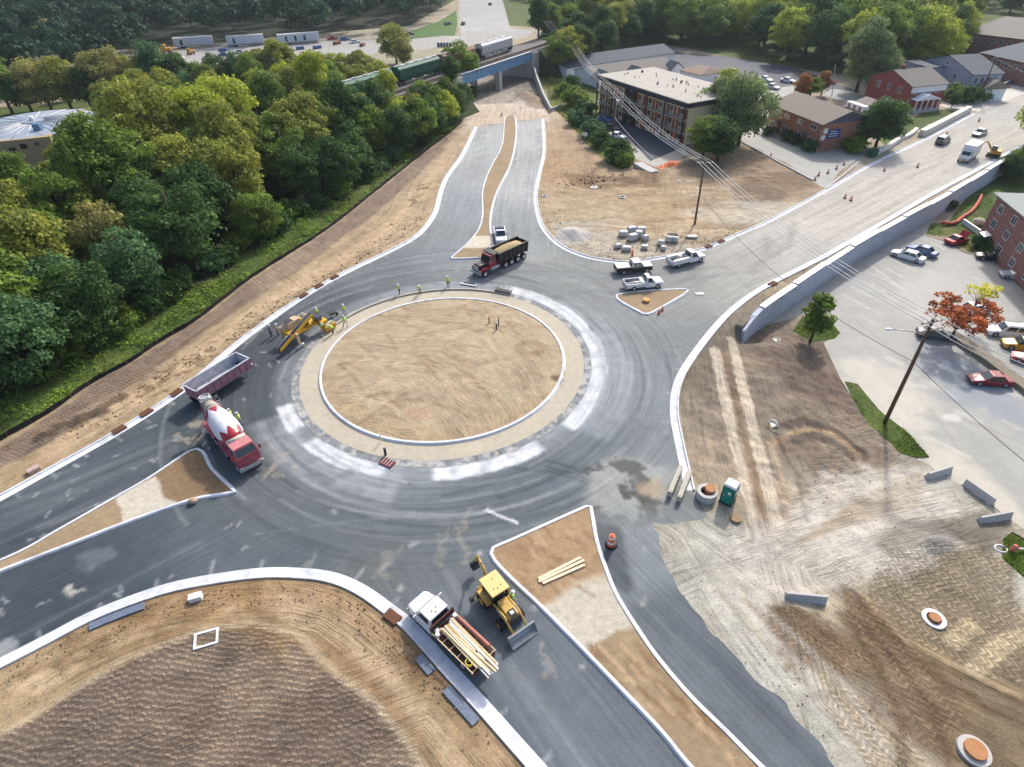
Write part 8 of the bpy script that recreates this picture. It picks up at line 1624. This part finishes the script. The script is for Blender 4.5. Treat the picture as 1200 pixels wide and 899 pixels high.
stones('clods', [(20, 790), (180, 715), (300, 692), (400, 710), (470, 760), (560, 860)], 700, CL, 'clods along the lower left kerb', 1.0, (.03, .14), 9); stones('clods', [(900, 720), (1000, 800), (1100, 880), (1050, 740)], 700, mat('dark_clod', S(110, 88, 68), .95), 'clods in the churned soil at the lower right', 4, (.03, .09), 10)

# ------------------------------------------------------------------ people
VEST = mat('vest_lime', (.50, .74, .14), .7, noise=.08); VESTO = mat('shirt_lime', (.42, .66, .16), .8, noise=.1); TR = mat('work_trousers', S(62, 66, 84), .9, noise=.2); TRL = mat('light_trousers', S(176, 180, 184), .9, noise=.15); TRB = mat('tan_trousers', S(128, 110, 92), .9, noise=.2); SKIN = mat('skin', S(196, 144, 112), .6, noise=.05); HAT = mat('hard_hat_white', (.74, .75, .76), .35, noise=.03); BLUES = mat('shirt_blue', S(84, 104, 140), .85, noise=.15); BOOT = mat('boots', S(70, 52, 42), .8)
def person(p, rz, label, pose='stand', shirt=VESTO, trs=TR, vest=True, z=None, sc_=1.0):
    q = G(*p); t = thing('person', label, 'person', (float(q[0]), float(q[1]), float(q[2] if z is None else z)), rz); t.scale = (sc_,) * 3
    lean = {'stand': 0.06, 'work': .62, 'walk': .1, 'sit': .05}[pose]; ph = .93 if pose != 'sit' else .55; hip = np.array([0, 0, ph]); up = lambda d: hip + np.array([math.sin(lean) * d, 0, math.cos(lean) * d])
    V = [tuple(hip), tuple(up(.22)), tuple(up(.42)), tuple(up(.52)), tuple(up(.60) + [.02, 0, 0]), tuple(up(.69) + [.03, 0, 0]), tuple(up(.78) + [.03, 0, 0])]; Rr = [.15, .135, .165, .09, .06, .095, .085]; E_ = [(i, i + 1) for i in range(6)]
    def chain(start, pts, rs):
        k = start
        for q_, r_ in zip(pts, rs): V.append(tuple(q_)); Rr.append(r_); E_.append((k, len(V) - 1)); k = len(V) - 1
        return k
    st_ = {'stand': (.08, -.06), 'walk': (.30, -.28), 'work': (.16, -.12), 'sit': (.45, .45)}[pose]
    for s, dx in ((1, st_[0]), (-1, st_[1])):
        kz = .5 if pose != 'sit' else .52; kn = (dx * .6 + .04, s * .12, kz); chain(0, [(0, s * .1, ph - .06), kn, (dx, s * .13, .1), (dx + .05, s * .13, .05), (dx + .19, s * .14, .045)], (.1, .075, .055, .05, .045))
        sh = up(.46) + np.array([0, s * .19, 0]); f = {'stand': .12, 'walk': .2 * s, 'work': .32, 'sit': .3}[pose]; el = sh + np.array([f * .6, s * .07, -.27]); wr = el + np.array([f * .9 + .05, -s * .03, -.2]); w_ = chain(2, [sh, el, wr], (.07, .048, .034))
        d = (wr - el) / np.linalg.norm(wr - el); hand = wr + d * .07; hb = chain(w_, [hand], (.03,))
        for j, (o_, ln) in enumerate(((-.03, .075), (-.01, .09), (.01, .085), (.03, .065))): b0 = hand + np.array([0, o_, 0]) + d * .02; chain(hb, [b0 + d * ln * .5, b0 + d * ln + np.array([0.01, 0, -.015])], (.010, .008))
        chain(hb, [wr + d * .04 + np.array([.035, -s * .02, 0]), wr + d * .08 + np.array([.05, -s * .02, -.01])], (.012, .009))
    me = bpy.data.meshes.new('body'); me.from_pydata(V, E_, []); o = bpy.data.objects.new('body', me); COL.objects.link(o); md = o.modifiers.new('skin', 'SKIN'); md.use_smooth_shade = True
    for i, r_ in enumerate(Rr): me.skin_vertices[0].data[i].radius = (r_, r_)
    me.skin_vertices[0].data[0].use_root = True; s2 = o.modifiers.new('sub', 'SUBSURF'); s2.levels = s2.render_levels = 1
    dg = bpy.context.evaluated_depsgraph_get(); m2 = bpy.data.meshes.new_from_object(o.evaluated_get(dg)); bpy.data.objects.remove(o); m2.materials.clear()
    for m_ in (SKIN, shirt, trs, BOOT): m2.materials.append(m_)
    hipz = ph
    for f in m2.polygons:
        c = np.array(f.center); f.use_smooth = True; arm = abs(c[1]) > .2 and c[2] > .25; dist = (c - hip)[2]; dd = math.hypot(c[0], c[2] - ph)
        if arm: f.material_index = 1 if np.linalg.norm(c - up(.46)) < .45 else 0
        elif c[2] < .12 and pose != 'sit' or c[2] < .09: f.material_index = 3
        elif dist < .03 or (pose == 'sit' and c[0] > .15 and c[2] < ph): f.material_index = 2
        elif (c - hip) @ np.array([math.sin(lean), 0, math.cos(lean)]) > .56: f.material_index = 0
        else: f.material_index = 1
    o = bpy.data.objects.new('body', m2); COL.objects.link(o); o.parent = t
    if vest:
        b = MB(); rg = []
        for d, rx, ry in ((.02, .155, .2), (.2, .15, .19), (.38, .165, .215), (.47, .14, .2), (.52, .09, .12)): c = up(d); rg.append([b.bm.verts.new((c[0] + rx * math.cos(k * math.pi / 8), ry * math.sin(k * math.pi / 8), c[2] - rx * math.cos(k * math.pi / 8) * math.sin(lean))) for k in range(16)])
        b.rings(rg, VEST, True, False); si = b.mi(mat('reflective_band', (.6, .6, .58), .4))
        b.build('vest', t)
    hd_ = up(.80) + np.array([.03, 0, 0]); b = MB(); b.ell(tuple(hd_ + [0, 0, .0]), (.135, .12, .1), HAT, 2); b.cyl(tuple(hd_ + [.02, 0, -.03]), tuple(hd_ + [.02, 0, -.015]), .165, HAT, n=16); b.build('hard_hat', t)
    b = MB(); fc = up(.69) + np.array([.12, 0, .0]); b.box(tuple(fc), (.03, .025, .04), SKIN, bev=.008)
    for s in (-1, 1): b.ell((fc[0] - .005, s * .035, fc[2] + .03), (.008, .012, .007), DARK, 1); b.ell((fc[0] - .11, s * .098, fc[2]), (.02, .012, .03), SKIN, 1)
    b.box((fc[0] - .005, 0, fc[2] - .045), (.012, .045, .008), mat('lips', S(150, 90, 80), .7)); b.build('face', t)
    return t
person((372.5, 373), -.6, 'worker in lime vest and dark trousers standing on the road left of the wheelbarrow'); person((404, 369), -1.2, 'worker in lime vest and light trousers standing above the fresh kerb', trs=TRL, pose='walk'); person((405.5, 383), 2.6, 'worker in pale green shirt and light trousers stepping over the fresh kerb', trs=TRL, pose='walk', z=0)
person((391, 391), -2.4, 'worker bending over the fresh kerb with tan trousers', 'work', trs=TRB); person((378.5, 389), -1.0, 'worker crouching beside the mould of the paver', 'work', trs=TRB); person((318, 394), .2, 'person in blue clothes standing behind the paver', shirt=BLUES, vest=False, trs=mat('blue_jeans', S(52, 70, 110), .9)); 
person((468.5, 345), -1.9, 'worker in lime vest walking beside the top of the ring', 'walk'); person((492.5, 344), -1.6, 'worker in lime vest bending over the kerb at the top of the ring', 'work', trs=TRB); person((525.5, 336), -1.5, 'worker in lime vest standing near the screed board')
person((283, 498), 2.8, 'worker in lime vest standing beside the mixer drum', trs=TRL); person((273.5, 494), 2.8, 'worker with white hard hat mostly hidden behind the mixer drum', trs=TRL, sc_=1.0); person((600, 708), .3, 'worker in lime vest standing beside the backhoe cab', 'stand', trs=mat('maroon_trousers', S(120, 50, 66), .9))
person((326, 393), .5, 'person in beige clothes standing next to the engine of the paver', shirt=mat('beige_shirt', S(206, 182, 142), .85), vest=False, trs=TRB)

# ------------------------------------------------------------------ the faint autumn air
def haze(dens=.0001):
    b = MB(); b.box((0, 290, 20.0), (1300, 700, 52), BLACK); o = b.build('haze'); tag(o, 'thin pale autumn haze over the whole site', 'haze', kind='stuff'); m = bpy.data.materials.new('haze_air'); m.use_nodes = True; t = m.node_tree; t.nodes.clear()
    out = t.nodes.new('ShaderNodeOutputMaterial'); v = t.nodes.new('ShaderNodeVolumePrincipled'); v.inputs['Color'].default_value = (.72, .86, 1, 1); v.inputs['Density'].default_value = dens; v.inputs['Anisotropy'].default_value = .3; t.links.new(v.outputs[0], out.inputs['Volume']); o.data.materials.clear(); o.data.materials.append(m)
haze()
